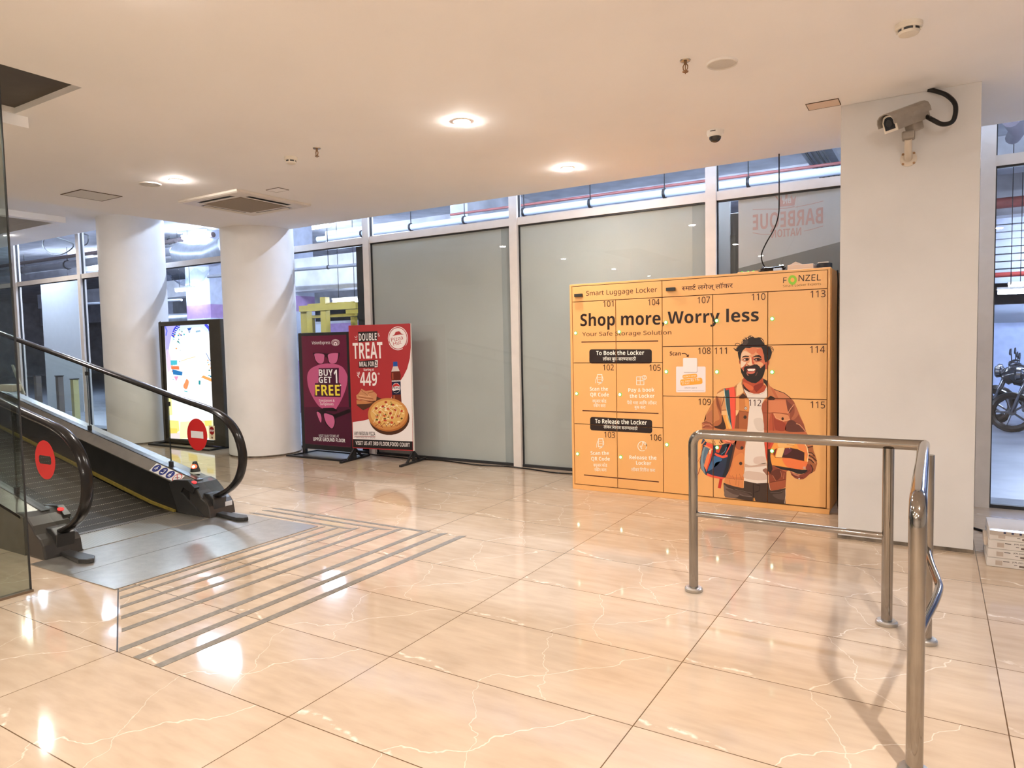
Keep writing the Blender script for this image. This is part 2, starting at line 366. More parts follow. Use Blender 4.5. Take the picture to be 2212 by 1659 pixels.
# ------------------------------------------------------------------ printed artwork in metres on its own panel
ART={'man':[('p',0,'#46362f',0,[(1.7922,0.189),(1.7959,0.116),(1.8074,0.0608),(1.9261,0.0568),(2.0387,0.0502),(2.168,0.0503),(2.2973,0.0499),(2.3079,0.0541),(2.3076,0.1888),(2.2685,0.1757),(2.1896,0.153),(2.1732,0.2205),(2.1635,0.2189),(2.0757,0.2081),(2.0201,0.2148),(1.9678,0.222),(1.9639,0.1572),(1.827,0.1782)]),
('p',1,'#7a665c',1,[(1.798,0.1717),(1.8269,0.1506),(1.8729,0.137),(1.911,0.1229),(1.9299,0.0972),(1.8995,0.0668),(1.8082,0.0637),(1.799,0.1123)]),
('p',2,'#5c4a42',1,[(1.8076,0.1369),(1.8882,0.1326),(1.9827,0.118),(2.0349,0.0841),(1.9261,0.089),(1.869,0.0992)]),
('s',3,'#96857b',0.003,[(1.9299,0.1012),(1.9639,0.0888),(2.035,0.088)]),
('s',3,'#8a7a70',0.002,[(1.8882,0.1404),(1.9564,0.1311),(2.0312,0.1187)]),
('s',3,'#1c1412',0.006,[(2.0454,0.2035),(2.0461,0.1589),(2.0498,0.0506)]),
('s',3,'#221816',0.004,[(2.0554,0.1947),(2.1014,0.1911),(2.0941,0.1441),(2.0554,0.1288)]),
('p',3,'#f7ae60',0,[(2.0454,0.0812),(2.0554,0.0822),(2.0639,0.052),(2.0431,0.0507)]),
('p',2,'#5d4c45',1,[(2.2041,0.1238),(2.2757,0.1421),(2.3041,0.1828),(2.3077,0.1452),(2.2972,0.091),(2.2401,0.0929)]),
('s',3,'#857670',0.002,[(2.186,0.1374),(2.2472,0.1432),(2.297,0.1669)]),
('s',3,'#f0d8c0',0.003,[(2.3076,0.1755),(2.3085,0.1263),(2.3008,0.0572)]),
('p',0,'#c98250',0,[(1.9555,1.1027),(1.9499,1.0873),(1.9274,1.0697),(1.901,1.0501),(1.8821,1.0344),(1.8365,1.0247),(1.7944,1.0194),(1.7636,1.0013),(1.7403,0.9813),(1.7324,0.9517),(1.7129,0.9159),(1.6932,0.8839),(1.6576,0.8176),(1.6397,0.7833),(1.6317,0.7632),(1.6138,0.7307),(1.6037,0.7064),(1.6063,0.6626),(1.6131,0.5832),(1.6329,0.5571),(1.6605,0.5387),(1.7037,0.5194),(1.7271,0.5149),(1.7738,0.5208),(1.8086,0.5315),(1.8622,0.5385),(1.8812,0.5299),(1.8697,0.4568),(1.8505,0.3928),(1.8389,0.3369),(1.8253,0.2768),(1.8078,0.2398),(1.7981,0.1915),(1.827,0.1782),(1.8882,0.164),(1.9583,0.1555),(1.9658,0.1632),(1.9678,0.2298),(1.9716,0.3858),(1.983,0.5881),(1.998,0.6769),(2.0036,0.7734),(2.0148,0.8622),(2.01,0.9234),(1.9944,0.9498),(1.9666,1.0184),(1.9592,1.0605)]),
('p',1,'#b46a41',1,[(1.7344,0.9478),(1.7595,0.9171),(1.7748,0.8862),(1.7784,0.8001),(1.7899,0.7653),(1.8127,0.6644),(1.7159,0.6677),(1.7062,0.6989),(1.7239,0.7273),(1.759,0.7484),(1.7514,0.8031),(1.7303,0.8849)]),
('p',2,'#44281d',1,[(1.7803,0.7884),(1.7937,0.7537),(1.8127,0.6644),(1.7354,0.6666),(1.7121,0.6833),(1.751,0.693),(1.7782,0.7256)]),
('p',2,'#8a4b30',1,[(1.7324,0.9478),(1.744,0.9324),(1.7708,0.839),(1.7745,0.7921),(1.7592,0.823),(1.7361,0.8772)]),
('p',1,'#bd7650',1,[(1.6417,0.7794),(1.6969,0.8288),(1.7046,0.7817),(1.7043,0.7107),(1.6691,0.721),(1.6256,0.7192),(1.6337,0.7593)]),
('p',1,'#e8b074',1,[(1.6278,0.7551),(1.6377,0.7793),(1.6396,0.7476),(1.6237,0.7231),(1.6097,0.7066),(1.6098,0.7226)]),
('p',2,'#aa5f44',1,[(1.6077,0.7065),(1.6375,0.7197),(1.6808,0.7077),(1.7042,0.6869),(1.7081,0.6634),(1.6095,0.6628),(1.6215,0.6872)]),
('s',3,'#5c2a1c',0.005,[(1.6097,0.7086),(1.6415,0.7207),(1.6769,0.7115),(1.7062,0.687)]),
('s',3,'#e8b080',0.003,[(1.6135,0.6789),(1.6374,0.6959),(1.669,0.6973),(1.7042,0.6751)]),
('s',3,'#5c2a1c',0.003,[(1.6175,0.6671),(1.6413,0.6802),(1.6728,0.6776)]),
('p',1,'#e9bd88',1,[(1.7363,0.9518),(1.7441,0.9755),(1.7751,0.9956),(1.8059,1.004),(1.8096,0.9495),(1.7827,0.9411)]),
('p',1,'#d99a62',0,[(1.7788,0.9371),(1.8096,0.9378),(1.8284,0.8253),(1.7804,0.8296)]),
('s',2,'#7c4a2c',0.003,[(1.7441,0.9755),(1.7751,0.9937),(1.8021,1.0039)]),
('s',2,'#8a4a2a',0.003,[(1.7793,0.8276),(1.8285,0.8339)]),
('s',2,'#6a3824',0.005,[(1.8019,0.9533),(1.7903,0.9022),(1.7786,0.8628)]),
('p',2,'#f0bd80',0,[(1.7785,0.8236),(1.8284,0.8253),(1.8436,0.7868),(1.8512,0.7481),(1.8207,0.786),(1.79,0.7849),(1.7765,0.7883)]),
('p',1,'#eda34e',0,[(1.7861,0.7828),(1.8284,0.7941),(1.8512,0.7325),(1.8644,0.6707),(1.8204,0.6639),(1.8052,0.715)]),
('p',2,'#f6bb6a',1,[(1.813,0.774),(1.836,0.7709),(1.8587,0.7016),(1.8625,0.6745),(1.8396,0.6735)]),
('p',1,'#e6a062',0,[(1.9009,0.9438),(1.9291,0.9445),(1.9289,0.8325),(1.9007,0.8335)]),
('p',2,'#f2c88e',0,[(1.8988,0.8315),(1.9271,0.8317),(1.9119,0.7951),(1.9025,0.7832),(1.8968,0.7841)]),
('p',1,'#d08348',0,[(1.9272,0.9329),(1.9684,0.9377),(1.9963,0.9422),(2.0122,0.9196),(2.0137,0.8314),(2.0062,0.8177),(1.9289,0.8306)]),
('p',2,'#e39a58',0,[(1.9758,0.9302),(2.0092,0.9234),(2.0122,0.8314),(1.9832,0.8304)]),
('p',2,'#4b2c1e',0,[(1.9272,0.9483),(1.9609,0.9798),(1.9759,0.9686),(1.9944,0.946),(1.9684,0.9339),(1.9309,0.933)]),
('p',1,'#ab6138',0,[(1.9271,0.8286),(2.0062,0.8166),(1.9999,0.7348),(1.9972,0.6711),(1.8891,0.6719),(1.9006,0.7501),(1.9025,0.7832),(1.9157,0.7972)]),
('p',2,'#8d4b30',0,[(1.9025,0.7832),(1.9233,0.8091),(1.925,0.7123),(1.9231,0.6715),(1.891,0.6719),(1.8987,0.75)]),
('s',3,'#6a3520',0.003,[(1.9271,0.8286),(2.0073,0.8178)]),
('s',3,'#6a3520',0.003,[(1.9252,0.8092),(1.9238,0.6735)]),
('p',3,'#ecc792',0,[(1.9555,1.1019),(1.9506,1.0873),(1.9274,1.0697),(1.9104,1.0502),(1.9047,1.0173),(1.9039,0.9516),(1.931,0.9638),(1.961,0.9856),(1.9666,1.0107),(1.9517,1.0527)]),
('s',4,'#5c3220',0.004,[(1.9555,1.1019),(1.9506,1.0604),(1.9666,1.0069),(1.9944,0.9479)]),
('s',4,'#7a4a2a',0.003,[(1.8897,1.0248),(1.9067,1.0405)]),
('p',1,'#d57f4b',0,[(1.8889,0.583),(1.983,0.5881),(1.9735,0.3859),(1.9678,0.2298),(1.9658,0.1632),(1.9583,0.1555),(1.8882,0.164),(1.827,0.1782),(1.7992,0.1936),(1.8253,0.2728),(1.8427,0.3608),(1.8697,0.4568)]),
('p',2,'#a9583a',1,[(1.8965,0.5834),(1.9812,0.588),(1.9774,0.522),(1.9455,0.489),(1.9002,0.5056)]),
('p',2,'#573428',1,[(1.8851,0.5808),(1.9079,0.5801),(1.8888,0.4854),(1.8696,0.3941),(1.8503,0.322),(1.8253,0.2689),(1.835,0.3287),(1.8505,0.3928),(1.8697,0.4764)]),
('p',2,'#e08c50',1,[(1.8887,0.419),(1.9642,0.4552),(1.964,0.2684),(1.8502,0.2591),(1.8695,0.3392)]),
('p',3,'#dd8f56',0,[(1.8078,0.2319),(1.8883,0.2289),(1.967,0.2297),(1.9639,0.1592),(1.8882,0.1648),(1.827,0.179),(1.8008,0.1957)]),
('s',4,'#a05c34',0.0025,[(1.8117,0.2322),(1.9659,0.2296)]),
('s',4,'#a05c34',0.0025,[(1.9036,0.2713),(1.9016,0.2202),(1.8997,0.1768)]),
('s',4,'#a05c34',0.0025,[(1.8693,0.2607),(1.8883,0.223)]),
('s',4,'#a05c34',0.0025,[(1.9301,0.2774),(1.9489,0.2282)]),
('s',4,'#a05c34',0.0025,[(1.8463,0.2194),(1.85,0.1803)]),
('s',4,'#a05c34',0.0025,[(1.9263,0.2184),(1.9224,0.171)]),
('s',4,'#f4c08c',0.003,[(1.9823,0.5861),(1.9724,0.4247),(1.967,0.2297),(1.9647,0.1612)]),
('p',4,'#efe6dc',0,[(1.9966,0.852),(1.9953,0.8456),(1.9916,0.8404),(1.9862,0.8374),(1.9802,0.8372),(1.9748,0.8399),(1.9711,0.8449),(1.9698,0.8512),(1.9711,0.8576),(1.9749,0.8628),(1.9802,0.8658),(1.9862,0.8659),(1.9916,0.8633),(1.9953,0.8583)]),
('p',4,'#3c2a22',0,[(1.991,0.7749),(1.9896,0.7685),(1.9859,0.7633),(1.9805,0.7602),(1.9746,0.76),(1.9692,0.7626),(1.9654,0.7676),(1.9641,0.7739),(1.9655,0.7803),(1.9692,0.7855),(1.9746,0.7885),(1.9806,0.7888),(1.9859,0.7861),(1.9897,0.7812)]),
('p',4,'#3c2a22',0,[(1.9646,0.5076),(1.9633,0.5012),(1.9595,0.4958),(1.9541,0.4926),(1.9481,0.4922),(1.9427,0.4947),(1.9389,0.4997),(1.9376,0.506),(1.9389,0.5125),(1.9427,0.5178),(1.9481,0.521),(1.9541,0.5214),(1.9596,0.5189),(1.9633,0.514)]),
('p',4,'#3c2a22',0,[(1.9544,0.3709),(1.953,0.3644),(1.9493,0.359),(1.9438,0.3557),(1.9378,0.3553),(1.9323,0.3577),(1.9286,0.3626),(1.9272,0.3689),(1.9286,0.3755),(1.9324,0.3809),(1.9378,0.3842),(1.9438,0.3846),(1.9493,0.3821),(1.953,0.3772)]),
('s',5,'#6b4a3a',0.004,[(1.9944,0.8519),(1.9929,0.8457),(1.9888,0.8411),(1.9832,0.8393),(1.9776,0.8407),(1.9735,0.8451),(1.972,0.8512),(1.9735,0.8574),(1.9776,0.8621),(1.9832,0.8639),(1.9888,0.8624),(1.9929,0.858),(1.9944,0.8519)]),
('p',5,'#2a1c18',0,[(1.9869,0.8517),(1.9858,0.8487),(1.9832,0.8474),(1.9806,0.8485),(1.9795,0.8515),(1.9806,0.8545),(1.9832,0.8558),(1.9858,0.8547)]),
('p',1,'#b64c31',0,[(1.9592,1.095),(1.9685,1.122),(2.121,1.1231),(2.1283,1.0589),(2.1482,1.0479),(2.1518,1.029),(2.1356,1.0004),(2.0938,0.9795),(2.0499,0.9786),(2.0019,0.9941),(1.9684,1.0176),(1.9591,1.0451)]),
('p',2,'#d8683f',1,[(1.9648,1.0759),(2.013,1.0555),(2.0462,1.0311),(2.0351,1.0043),(1.9945,1.0188),(1.9685,1.0453)]),
('p',2,'#8d3223',1,[(2.0499,1.0426),(2.1228,1.074),(2.1265,1.0513),(2.0938,1.0129),(2.0682,0.9934)]),
('p',2,'#3a201a',1,[(1.9603,1.0605),(1.9833,1.0302),(2.0167,0.9963),(2.0019,0.996),(1.9684,1.0203)]),
('p',2,'#e9ddd2',0,[(1.9647,1.0183),(2.0019,0.9929),(2.0499,0.9774),(2.0938,0.9783),(2.1338,0.9981),(2.1547,1.0397),(2.1598,0.9574),(2.1356,0.9341),(2.1175,0.8957),(2.1128,0.8557),(2.123,0.8008),(2.1333,0.668),(2.1348,0.5887),(2.1433,0.4747),(2.1561,0.3799),(2.1605,0.2846),(2.1606,0.2202),(2.0757,0.2073),(2.0201,0.214),(1.9678,0.2212),(1.967,0.2687),(1.9716,0.3858),(1.983,0.5881),(1.9972,0.6769),(2.0036,0.7734),(2.0148,0.8622),(2.01,0.931),(1.9944,0.9498)]),
('s',3,'#c9b3a4',0.003,[(1.9684,1.0107),(2.0019,0.9845),(2.0499,0.9702),(2.0938,0.9711),(2.1338,0.989),(2.1518,1.0177)]),
('p',3,'#d8c2b2',1,[(1.9697,0.2923),(2.0015,0.3104),(2.0572,0.307),(2.1124,0.3037),(2.1489,0.2913),(2.1605,0.2808),(2.1605,0.2501),(2.0757,0.2351),(1.9715,0.2457)]),
('p',3,'#cdb09e',1,[(1.9735,0.3704),(2.0202,0.3583),(2.083,0.3707),(2.1488,0.3909),(2.1561,0.3685),(2.0757,0.3509),(2.0015,0.3414),(1.9709,0.3469)]),
('p',3,'#dcc6b8',1,[(2.0572,0.4305),(2.1342,0.4435),(2.1488,0.3909),(2.094,0.3754),(2.0498,0.3837)]),
('p',4,'#9b6a58',1,[(2.1233,0.3276),(2.1488,0.3449),(2.1605,0.3305),(2.1605,0.2846),(2.1416,0.3022)]),
('p',3,'#d9ccc0',1,[(2.0498,0.7561),(2.1194,0.7665),(2.1304,0.6717),(2.0756,0.6691)]),
('p',1,'#bf6a45',0,[(2.1253,1.1099),(2.1596,1.0895),(2.1812,1.0446),(2.2135,1.0218),(2.2455,1.0081),(2.2951,0.9866),(2.3232,0.9648),(2.3512,0.9431),(2.3722,0.9177),(2.3931,0.8663),(2.421,0.7968),(2.4488,0.735),(2.4662,0.6692),(2.5149,0.5912),(2.5231,0.5179),(2.5454,0.4566),(2.5524,0.4128),(2.5357,0.3524),(2.5154,0.336),(2.4933,0.3249),(2.4499,0.4574),(2.3108,0.3234),(2.3076,0.1945),(2.2685,0.1764),(2.1896,0.153),(2.1823,0.1715),(2.1721,0.2243),(2.1641,0.2849),(2.161,0.3994),(2.1494,0.4368),(2.1347,0.5849),(2.1329,0.668),(2.1273,0.7782),(2.1127,0.8538),(2.1163,0.8919),(2.1399,0.9267),(2.1633,0.9499),(2.1579,1.0367),(2.1416,1.0629),(2.1271,1.074)]),
('p',2,'#97503a',0,[(2.3075,0.9365),(2.3512,0.9357),(2.3722,0.9177),(2.3862,0.8735),(2.4141,0.7966),(2.4488,0.7313),(2.4662,0.6692),(2.3099,0.6682),(2.3168,0.748),(2.3412,0.7677),(2.3411,0.8199),(2.3234,0.8716)]),
('p',3,'#64342a',1,[(2.3168,0.7368),(2.3517,0.7644),(2.3901,0.7436),(2.4317,0.7009),(2.449,0.6728),(2.3117,0.6698)]),
('p',3,'#b56a4a',1,[(2.3757,0.9029),(2.4002,0.8369),(2.4037,0.8073),(2.3726,0.769),(2.3517,0.7756),(2.3759,0.8249)]),
('p',3,'#7c4032',1,[(2.3093,0.9309),(2.3268,0.9165),(2.3653,0.8729),(2.3411,0.8237),(2.3235,0.8417)]),
('p',2,'#d8845a',0,[(2.1724,0.9237),(2.3057,0.9308),(2.3288,0.8195),(2.2102,0.8248),(2.1714,0.8178)]),
('p',2,'#d08358',0,[(2.2135,1.0206),(2.2455,1.0073),(2.2951,0.9866),(2.3232,0.9648),(2.3495,0.9438),(2.2492,0.9444),(2.2278,0.989)]),
('p',2,'#b85538',0,[(2.2031,0.8151),(2.2282,0.7707),(2.2886,0.745),(2.3132,0.7441),(2.3081,0.6727),(2.1709,0.6679),(2.1708,0.7306),(2.1887,0.8108)]),
('p',3,'#a04430',1,[(2.2139,0.7777),(2.2389,0.7598),(2.2956,0.7415),(2.3064,0.6763),(2.239,0.6712),(2.2175,0.7061)]),
('p',3,'#dd9263',0,[(2.2095,0.8191),(2.2601,0.8163),(2.3201,0.8099),(2.3307,0.7972),(2.3419,0.7677),(2.3237,0.7577),(2.2886,0.7487),(2.2282,0.7745)]),
('s',4,'#7a3420',0.004,[(2.1707,0.8158),(2.2095,0.821),(2.2601,0.819),(2.3236,0.81)]),
('s',4,'#f2bb90',0.003,[(2.212,0.8116),(2.2299,0.7765),(2.2886,0.7525),(2.3405,0.7684)]),
('p',4,'#33190f',0,[(2.2931,0.7733),(2.2918,0.7669),(2.2882,0.762),(2.2832,0.7601),(2.2783,0.7616),(2.2746,0.7662),(2.2733,0.7725),(2.2746,0.7789),(2.2782,0.7838),(2.2832,0.7857),(2.2881,0.7841),(2.2918,0.7796)]),
('p',2,'#2a1a18',0,[(2.1253,1.1088),(2.1614,1.0877),(2.1625,1.0254),(2.1488,1.0554),(2.1289,1.076)]),
('p',3,'#c87c50',0,[(2.1632,1.0858),(2.1812,1.0446),(2.2028,0.996),(2.2296,0.9421),(2.1867,0.9656),(2.1688,0.9501),(2.1626,0.9537)]),
('p',3,'#2a1612',0,[(2.1878,0.9648),(2.2296,0.9417),(2.2136,0.9285),(2.167,0.9273),(2.168,0.9481)]),
('s',4,'#331a12',0.005,[(2.217,1.0169),(2.295,0.9884),(2.3232,0.9667),(2.3495,0.9431)]),
('p',2,'#a65539',0,[(2.1347,0.6681),(2.128,0.7782),(2.1145,0.85),(2.1182,0.8881),(2.1399,0.9229),(2.1616,0.9121),(2.1618,0.6675)]),
('s',3,'#6c2e1e',0.003,[(2.1218,0.816),(2.1995,0.8187)]),
('s',3,'#6c2e1e',0.003,[(2.2031,0.8151),(2.2087,0.6679)]),
('s',4,'#e0a078',0.005,[(2.3901,0.7362),(2.4144,0.7298),(2.4386,0.7049),(2.4627,0.6709)]),
('s',4,'#e0a078',0.005,[(2.3236,0.8193),(2.3445,0.8573),(2.3722,0.8954)]),
('p',2,'#a8643d',0,[(2.4407,0.5926),(2.5143,0.5912),(2.5231,0.5179),(2.5454,0.4566),(2.5524,0.4128),(2.5357,0.3524),(2.5154,0.336),(2.5015,0.3906),(2.4792,0.4075),(2.4874,0.4897),(2.4701,0.5516)]),
('s',3,'#3c1d14',0.008,[(2.4494,0.5801),(2.4905,0.5676),(2.5143,0.5801)]),
('s',3,'#3c1d14',0.008,[(2.477,0.5409),(2.5178,0.5545)]),
('s',3,'#3c1d14',0.008,[(2.484,0.5006),(2.5113,0.4987),(2.5318,0.4741)]),
('s',3,'#3c1d14',0.008,[(2.4875,0.4786),(2.5182,0.4621),(2.5472,0.4346)]),
('s',3,'#3c1d14',0.008,[(2.4842,0.445),(2.5047,0.439),(2.5252,0.4182)]),
('s',3,'#dda070',0.005,[(2.4769,0.5557),(2.5144,0.5654)]),
('s',3,'#dda070',0.005,[(2.4874,0.4897),(2.5181,0.488)]),
('s',3,'#dda070',0.005,[(2.4876,0.46),(2.5115,0.4506),(2.5388,0.4155)]),
('p',2,'#8f4630',0,[(2.1731,0.3009),(2.2037,0.3682),(2.3143,0.3237),(2.3076,0.1964),(2.2685,0.1776),(2.1903,0.1539),(2.1823,0.1734),(2.1728,0.2243)]),
('p',3,'#6a3428',1,[(2.1785,0.3052),(2.2396,0.3443),(2.2753,0.3319),(2.2648,0.2742),(2.2326,0.2486),(2.2038,0.2881)]),
('p',3,'#a8583a',0,[(2.1804,0.2231),(2.2506,0.2425),(2.3081,0.2589),(2.3076,0.1964),(2.2685,0.1776),(2.1903,0.1539)]),
('s',4,'#5c2a1c',0.004,[(2.1804,0.225),(2.2506,0.2444),(2.3081,0.2608)]),
('s',4,'#f2cfae',0.004,[(2.1695,0.2891),(2.1732,0.2244),(2.1841,0.1621)]),
('s',4,'#c07a58',0.004,[(2.2682,0.3314),(2.279,0.2792)]),
('s',4,'#c07a58',0.004,[(2.2967,0.3147),(2.2897,0.2649)]),
('s',4,'#c07a58',0.004,[(2.2038,0.2881),(2.2291,0.2445)]),
('p',2,'#d64a34',0,[(2.1347,0.5857),(2.2249,0.5869),(2.1999,0.543),(2.1873,0.5118),(2.1656,0.5085),(2.1614,0.3956),(2.153,0.4218)]),
('p',3,'#b83a2a',0,[(2.1637,0.5858),(2.2034,0.5868),(2.1855,0.5459),(2.1645,0.5104)]),
('p',3,'#33211e',0,[(2.1638,0.5096),(2.1862,0.511),(2.1874,0.4166),(2.1983,0.3754),(2.2038,0.3415),(2.1858,0.3019),(2.1658,0.3233)]),
('p',3,'#2c1d1b',0,[(2.1329,0.5848),(2.1402,0.5127),(2.1384,0.5508)]),
('p',4,'#f5a44c',0,[(2.2249,0.5861),(2.2035,0.5432),(2.1884,0.5042),(2.1856,0.4469),(2.1983,0.3762),(2.3178,0.3647),(2.4365,0.3551),(2.4656,0.3786),(2.4782,0.4223),(2.4858,0.4859),(2.4777,0.541),(2.4528,0.5877),(2.4355,0.6016),(2.3452,0.6022),(2.2534,0.5934)]),
('p',5,'#f07d46',1,[(2.2822,0.4384),(2.3457,0.4428),(2.45,0.4258),(2.4792,0.4223),(2.4639,0.3784),(2.4365,0.3558),(2.3669,0.3598),(2.3107,0.3762)]),
('p',5,'#ee8e52',1,[(2.3906,0.5879),(2.4356,0.583),(2.4753,0.5371),(2.4834,0.4857),(2.4705,0.444),(2.4548,0.5024),(2.4151,0.5259)]),
('p',5,'#f8bf78',1,[(2.2499,0.5762),(2.3101,0.5909),(2.3802,0.5873),(2.3664,0.5491),(2.2961,0.5336),(2.25,0.5346)]),
('s',6,'#c87830',0.004,[(2.3173,0.5567),(2.3454,0.5546),(2.3733,0.5514)]),
('s',6,'#fbe0b0',0.006,[(2.4442,0.5909),(2.4735,0.5444),(2.484,0.4858),(2.4781,0.426)]),
('p',5,'#f4d190',0,[(2.2482,0.525),(2.2961,0.5317),(2.3004,0.515),(2.2793,0.4458),(2.228,0.4415),(2.2376,0.4884)]),
('p',6,'#47211f',0,[(2.3015,0.5257),(2.3454,0.531),(2.4012,0.5232),(2.4549,0.4994),(2.4527,0.4286),(2.3981,0.4371),(2.3422,0.4463),(2.2786,0.4465),(2.2909,0.4881)]),
('p',7,'#6a3040',1,[(2.3068,0.523),(2.3419,0.527),(2.356,0.511),(2.3245,0.479),(2.2963,0.4695)]),
('p',7,'#e8e0ff',0,[(2.344,0.5264),(2.3424,0.5226),(2.3384,0.5208),(2.3345,0.5221),(2.3328,0.5257),(2.3344,0.5295),(2.3384,0.5313),(2.3424,0.53)]),
('p',6,'#8d2f22',0,[(2.2143,0.5059),(2.2393,0.5233),(2.2294,0.4803),(2.2223,0.4532),(2.2079,0.4713)]),
('s',6,'#b85a28',0.004,[(2.1884,0.47),(2.2072,0.4674),(2.2251,0.442),(2.3422,0.4455),(2.4534,0.4279)]),
('p',5,'#2a2223',0,[(2.2001,0.3737),(2.3178,0.3632),(2.4382,0.353),(2.4948,0.3604),(2.4813,0.337),(2.4314,0.3173),(2.4019,0.3175),(2.346,0.3375),(2.2753,0.3433)]),
('p',6,'#8a4132',0,[(2.3425,0.3372),(2.3741,0.3209),(2.4159,0.3112),(2.4504,0.3215),(2.4812,0.3481),(2.4605,0.3689),(2.4775,0.4055),(2.5066,0.3991),(2.5228,0.3699),(2.5154,0.3379),(2.4899,0.3183),(2.4677,0.293),(2.4454,0.2762),(2.416,0.2711),(2.3812,0.2794),(2.3549,0.3024)]),
('p',7,'#c07860',1,[(2.3442,0.3355),(2.381,0.3177),(2.4159,0.3056),(2.409,0.2938),(2.3741,0.3059)]),
('p',7,'#d9a58c',0,[(2.4653,0.373),(2.4631,0.3662),(2.4573,0.3617),(2.4501,0.3612),(2.4442,0.3648),(2.4419,0.3712),(2.4441,0.3779),(2.45,0.3824),(2.4572,0.383),(2.4631,0.3793)]),
('s',7,'#4a1c14',0.004,[(2.3531,0.3079),(2.3811,0.2952),(2.4436,0.2892)]),
('s',7,'#4a1c14',0.003,[(2.4504,0.3196),(2.4778,0.3367),(2.4949,0.3566)]),
('p',7,'#f4f0ea',0,[(2.4198,0.2778),(2.4182,0.2734),(2.4143,0.2713),(2.4103,0.2728),(2.4087,0.2769),(2.4103,0.2812),(2.4142,0.2833),(2.4182,0.2819)]),
('p',7,'#1c1010',0,[(2.4946,0.4086),(2.5117,0.395),(2.5238,0.3663),(2.5154,0.3379),(2.495,0.324),(2.512,0.3431),(2.517,0.3695),(2.5067,0.3909)]),
('p',2,'#26374f',0,[(1.6131,0.58),(1.6407,0.5416),(1.7036,0.5135),(1.7271,0.5141),(1.8124,0.5356),(1.8622,0.5405),(1.8793,0.5239),(1.8678,0.4567),(1.8485,0.3769),(1.8291,0.2771),(1.8098,0.236),(1.7574,0.2296),(1.7027,0.233),(1.6514,0.2407),(1.6316,0.2491),(1.5959,0.2945),(1.5882,0.3582),(1.6026,0.4474)]),
('p',3,'#8099a5',0,[(1.6207,0.4945),(1.6405,0.4969),(1.6681,0.4835),(1.6321,0.3774),(1.6199,0.3204),(1.6355,0.2495),(1.5959,0.2985),(1.5914,0.3665),(1.6045,0.4475)]),
('p',4,'#5d7488',1,[(1.6326,0.4853),(1.6642,0.4793),(1.6362,0.4096),(1.624,0.3448),(1.6122,0.376)]),
('p',3,'#3c6a98',1,[(1.7151,0.419),(1.7812,0.3997),(1.7578,0.3625),(1.7265,0.3284),(1.6555,0.2831),(1.6953,0.3818)]),
('p',3,'#1f2430',0,[(1.8278,0.5287),(1.8793,0.5298),(1.8678,0.4567),(1.8485,0.3769),(1.8291,0.2771),(1.8078,0.2378),(1.7808,0.2375),(1.8119,0.327),(1.8275,0.4226)]),
('p',3,'#2b3550',1,[(1.7188,0.3517),(1.7811,0.3721),(1.8041,0.3027),(1.773,0.2409),(1.7066,0.2393)]),
('p',3,'#e8573f',0,[(1.6466,0.538),(1.7037,0.5194),(1.7055,0.4779),(1.6366,0.5075)]),
('p',4,'#f29a68',0,[(1.6187,0.5064),(1.6366,0.5115),(1.7035,0.4797),(1.6956,0.4673),(1.6681,0.4835),(1.6405,0.4957)]),
('p',4,'#f08654',0,[(1.6721,0.4758),(1.7015,0.4736),(1.6816,0.3808),(1.6436,0.2822),(1.6318,0.3053),(1.6207,0.3245),(1.6441,0.4102)]),
('p',5,'#e0472e',0,[(1.6898,0.4729),(1.7027,0.4717),(1.6816,0.3808),(1.6456,0.2743),(1.6377,0.2817),(1.6677,0.3759)]),
('p',5,'#f6d2a8',0,[(1.6681,0.4715),(1.6898,0.4809),(1.6877,0.4449),(1.6719,0.432)]),
('p',4,'#ee5a44',0,[(1.7199,0.447),(1.7813,0.4266),(1.8295,0.4393),(1.8283,0.4187),(1.789,0.4062),(1.7424,0.4168),(1.7151,0.4309)]),
('p',3,'#1b2734',0,[(1.7583,0.5167),(1.8124,0.5317),(1.8469,0.5376),(1.8083,0.4371),(1.7813,0.4293),(1.758,0.4416)]),
('s',5,'#e04a3c',0.009,[(1.8584,0.5383),(1.8354,0.4899),(1.8083,0.4371)]),
('p',4,'#d5482f',0,[(1.7271,0.5069),(1.7815,0.5201),(1.7542,0.4493),(1.7269,0.4554)]),
('s',5,'#7fb0d8',0.003,[(1.7736,0.4387),(1.8045,0.4644),(1.82,0.5047)]),
('p',4,'#ee5a44',0,[(1.6495,0.2626),(1.7027,0.245),(1.7808,0.2367),(1.8078,0.2339),(1.7885,0.2223),(1.7574,0.2217),(1.6948,0.2264),(1.6454,0.2403)]),
('p',3,'#c8352a',0,[(1.7593,0.2246),(1.7854,0.2252),(1.7688,0.1353),(1.7435,0.139)]),
('s',3,'#c86a30',0.004,[(1.6108,0.5039),(1.5924,0.4067),(1.56,0.3441)]),
('s',3,'#9a2a1c',0.005,[(1.5879,0.3059),(1.5757,0.2647),(1.5586,0.223)]),
('s',3,'#6a2a18',0.004,[(1.5964,0.419),(1.5862,0.358),(1.5919,0.3022)]),
('p',3,'#39496a',0,[(1.6131,0.572),(1.6297,0.5569),(1.6029,0.5195),(1.5969,0.5211)]),
('s',4,'#e89048',0.008,[(1.6328,0.5491),(1.6048,0.5116),(1.5967,0.4791)]),
('p',4,'#eeb572',0,[(1.6131,0.5879),(1.7039,0.5967),(1.7623,0.5848),(1.7681,0.5646),(1.7893,0.5414),(1.8086,0.5354),(1.7738,0.5216),(1.7271,0.5156),(1.7076,0.5295),(1.6605,0.5427),(1.6329,0.5563)]),
('s',5,'#8a4a28',0.005,[(1.7155,0.5538),(1.7232,0.5265)]),
('s',5,'#7c3a20',0.006,[(1.7564,0.5482),(1.7738,0.5295)]),
('s',5,'#c88848',0.004,[(1.6567,0.5783),(1.6881,0.5641),(1.7037,0.5333)]),
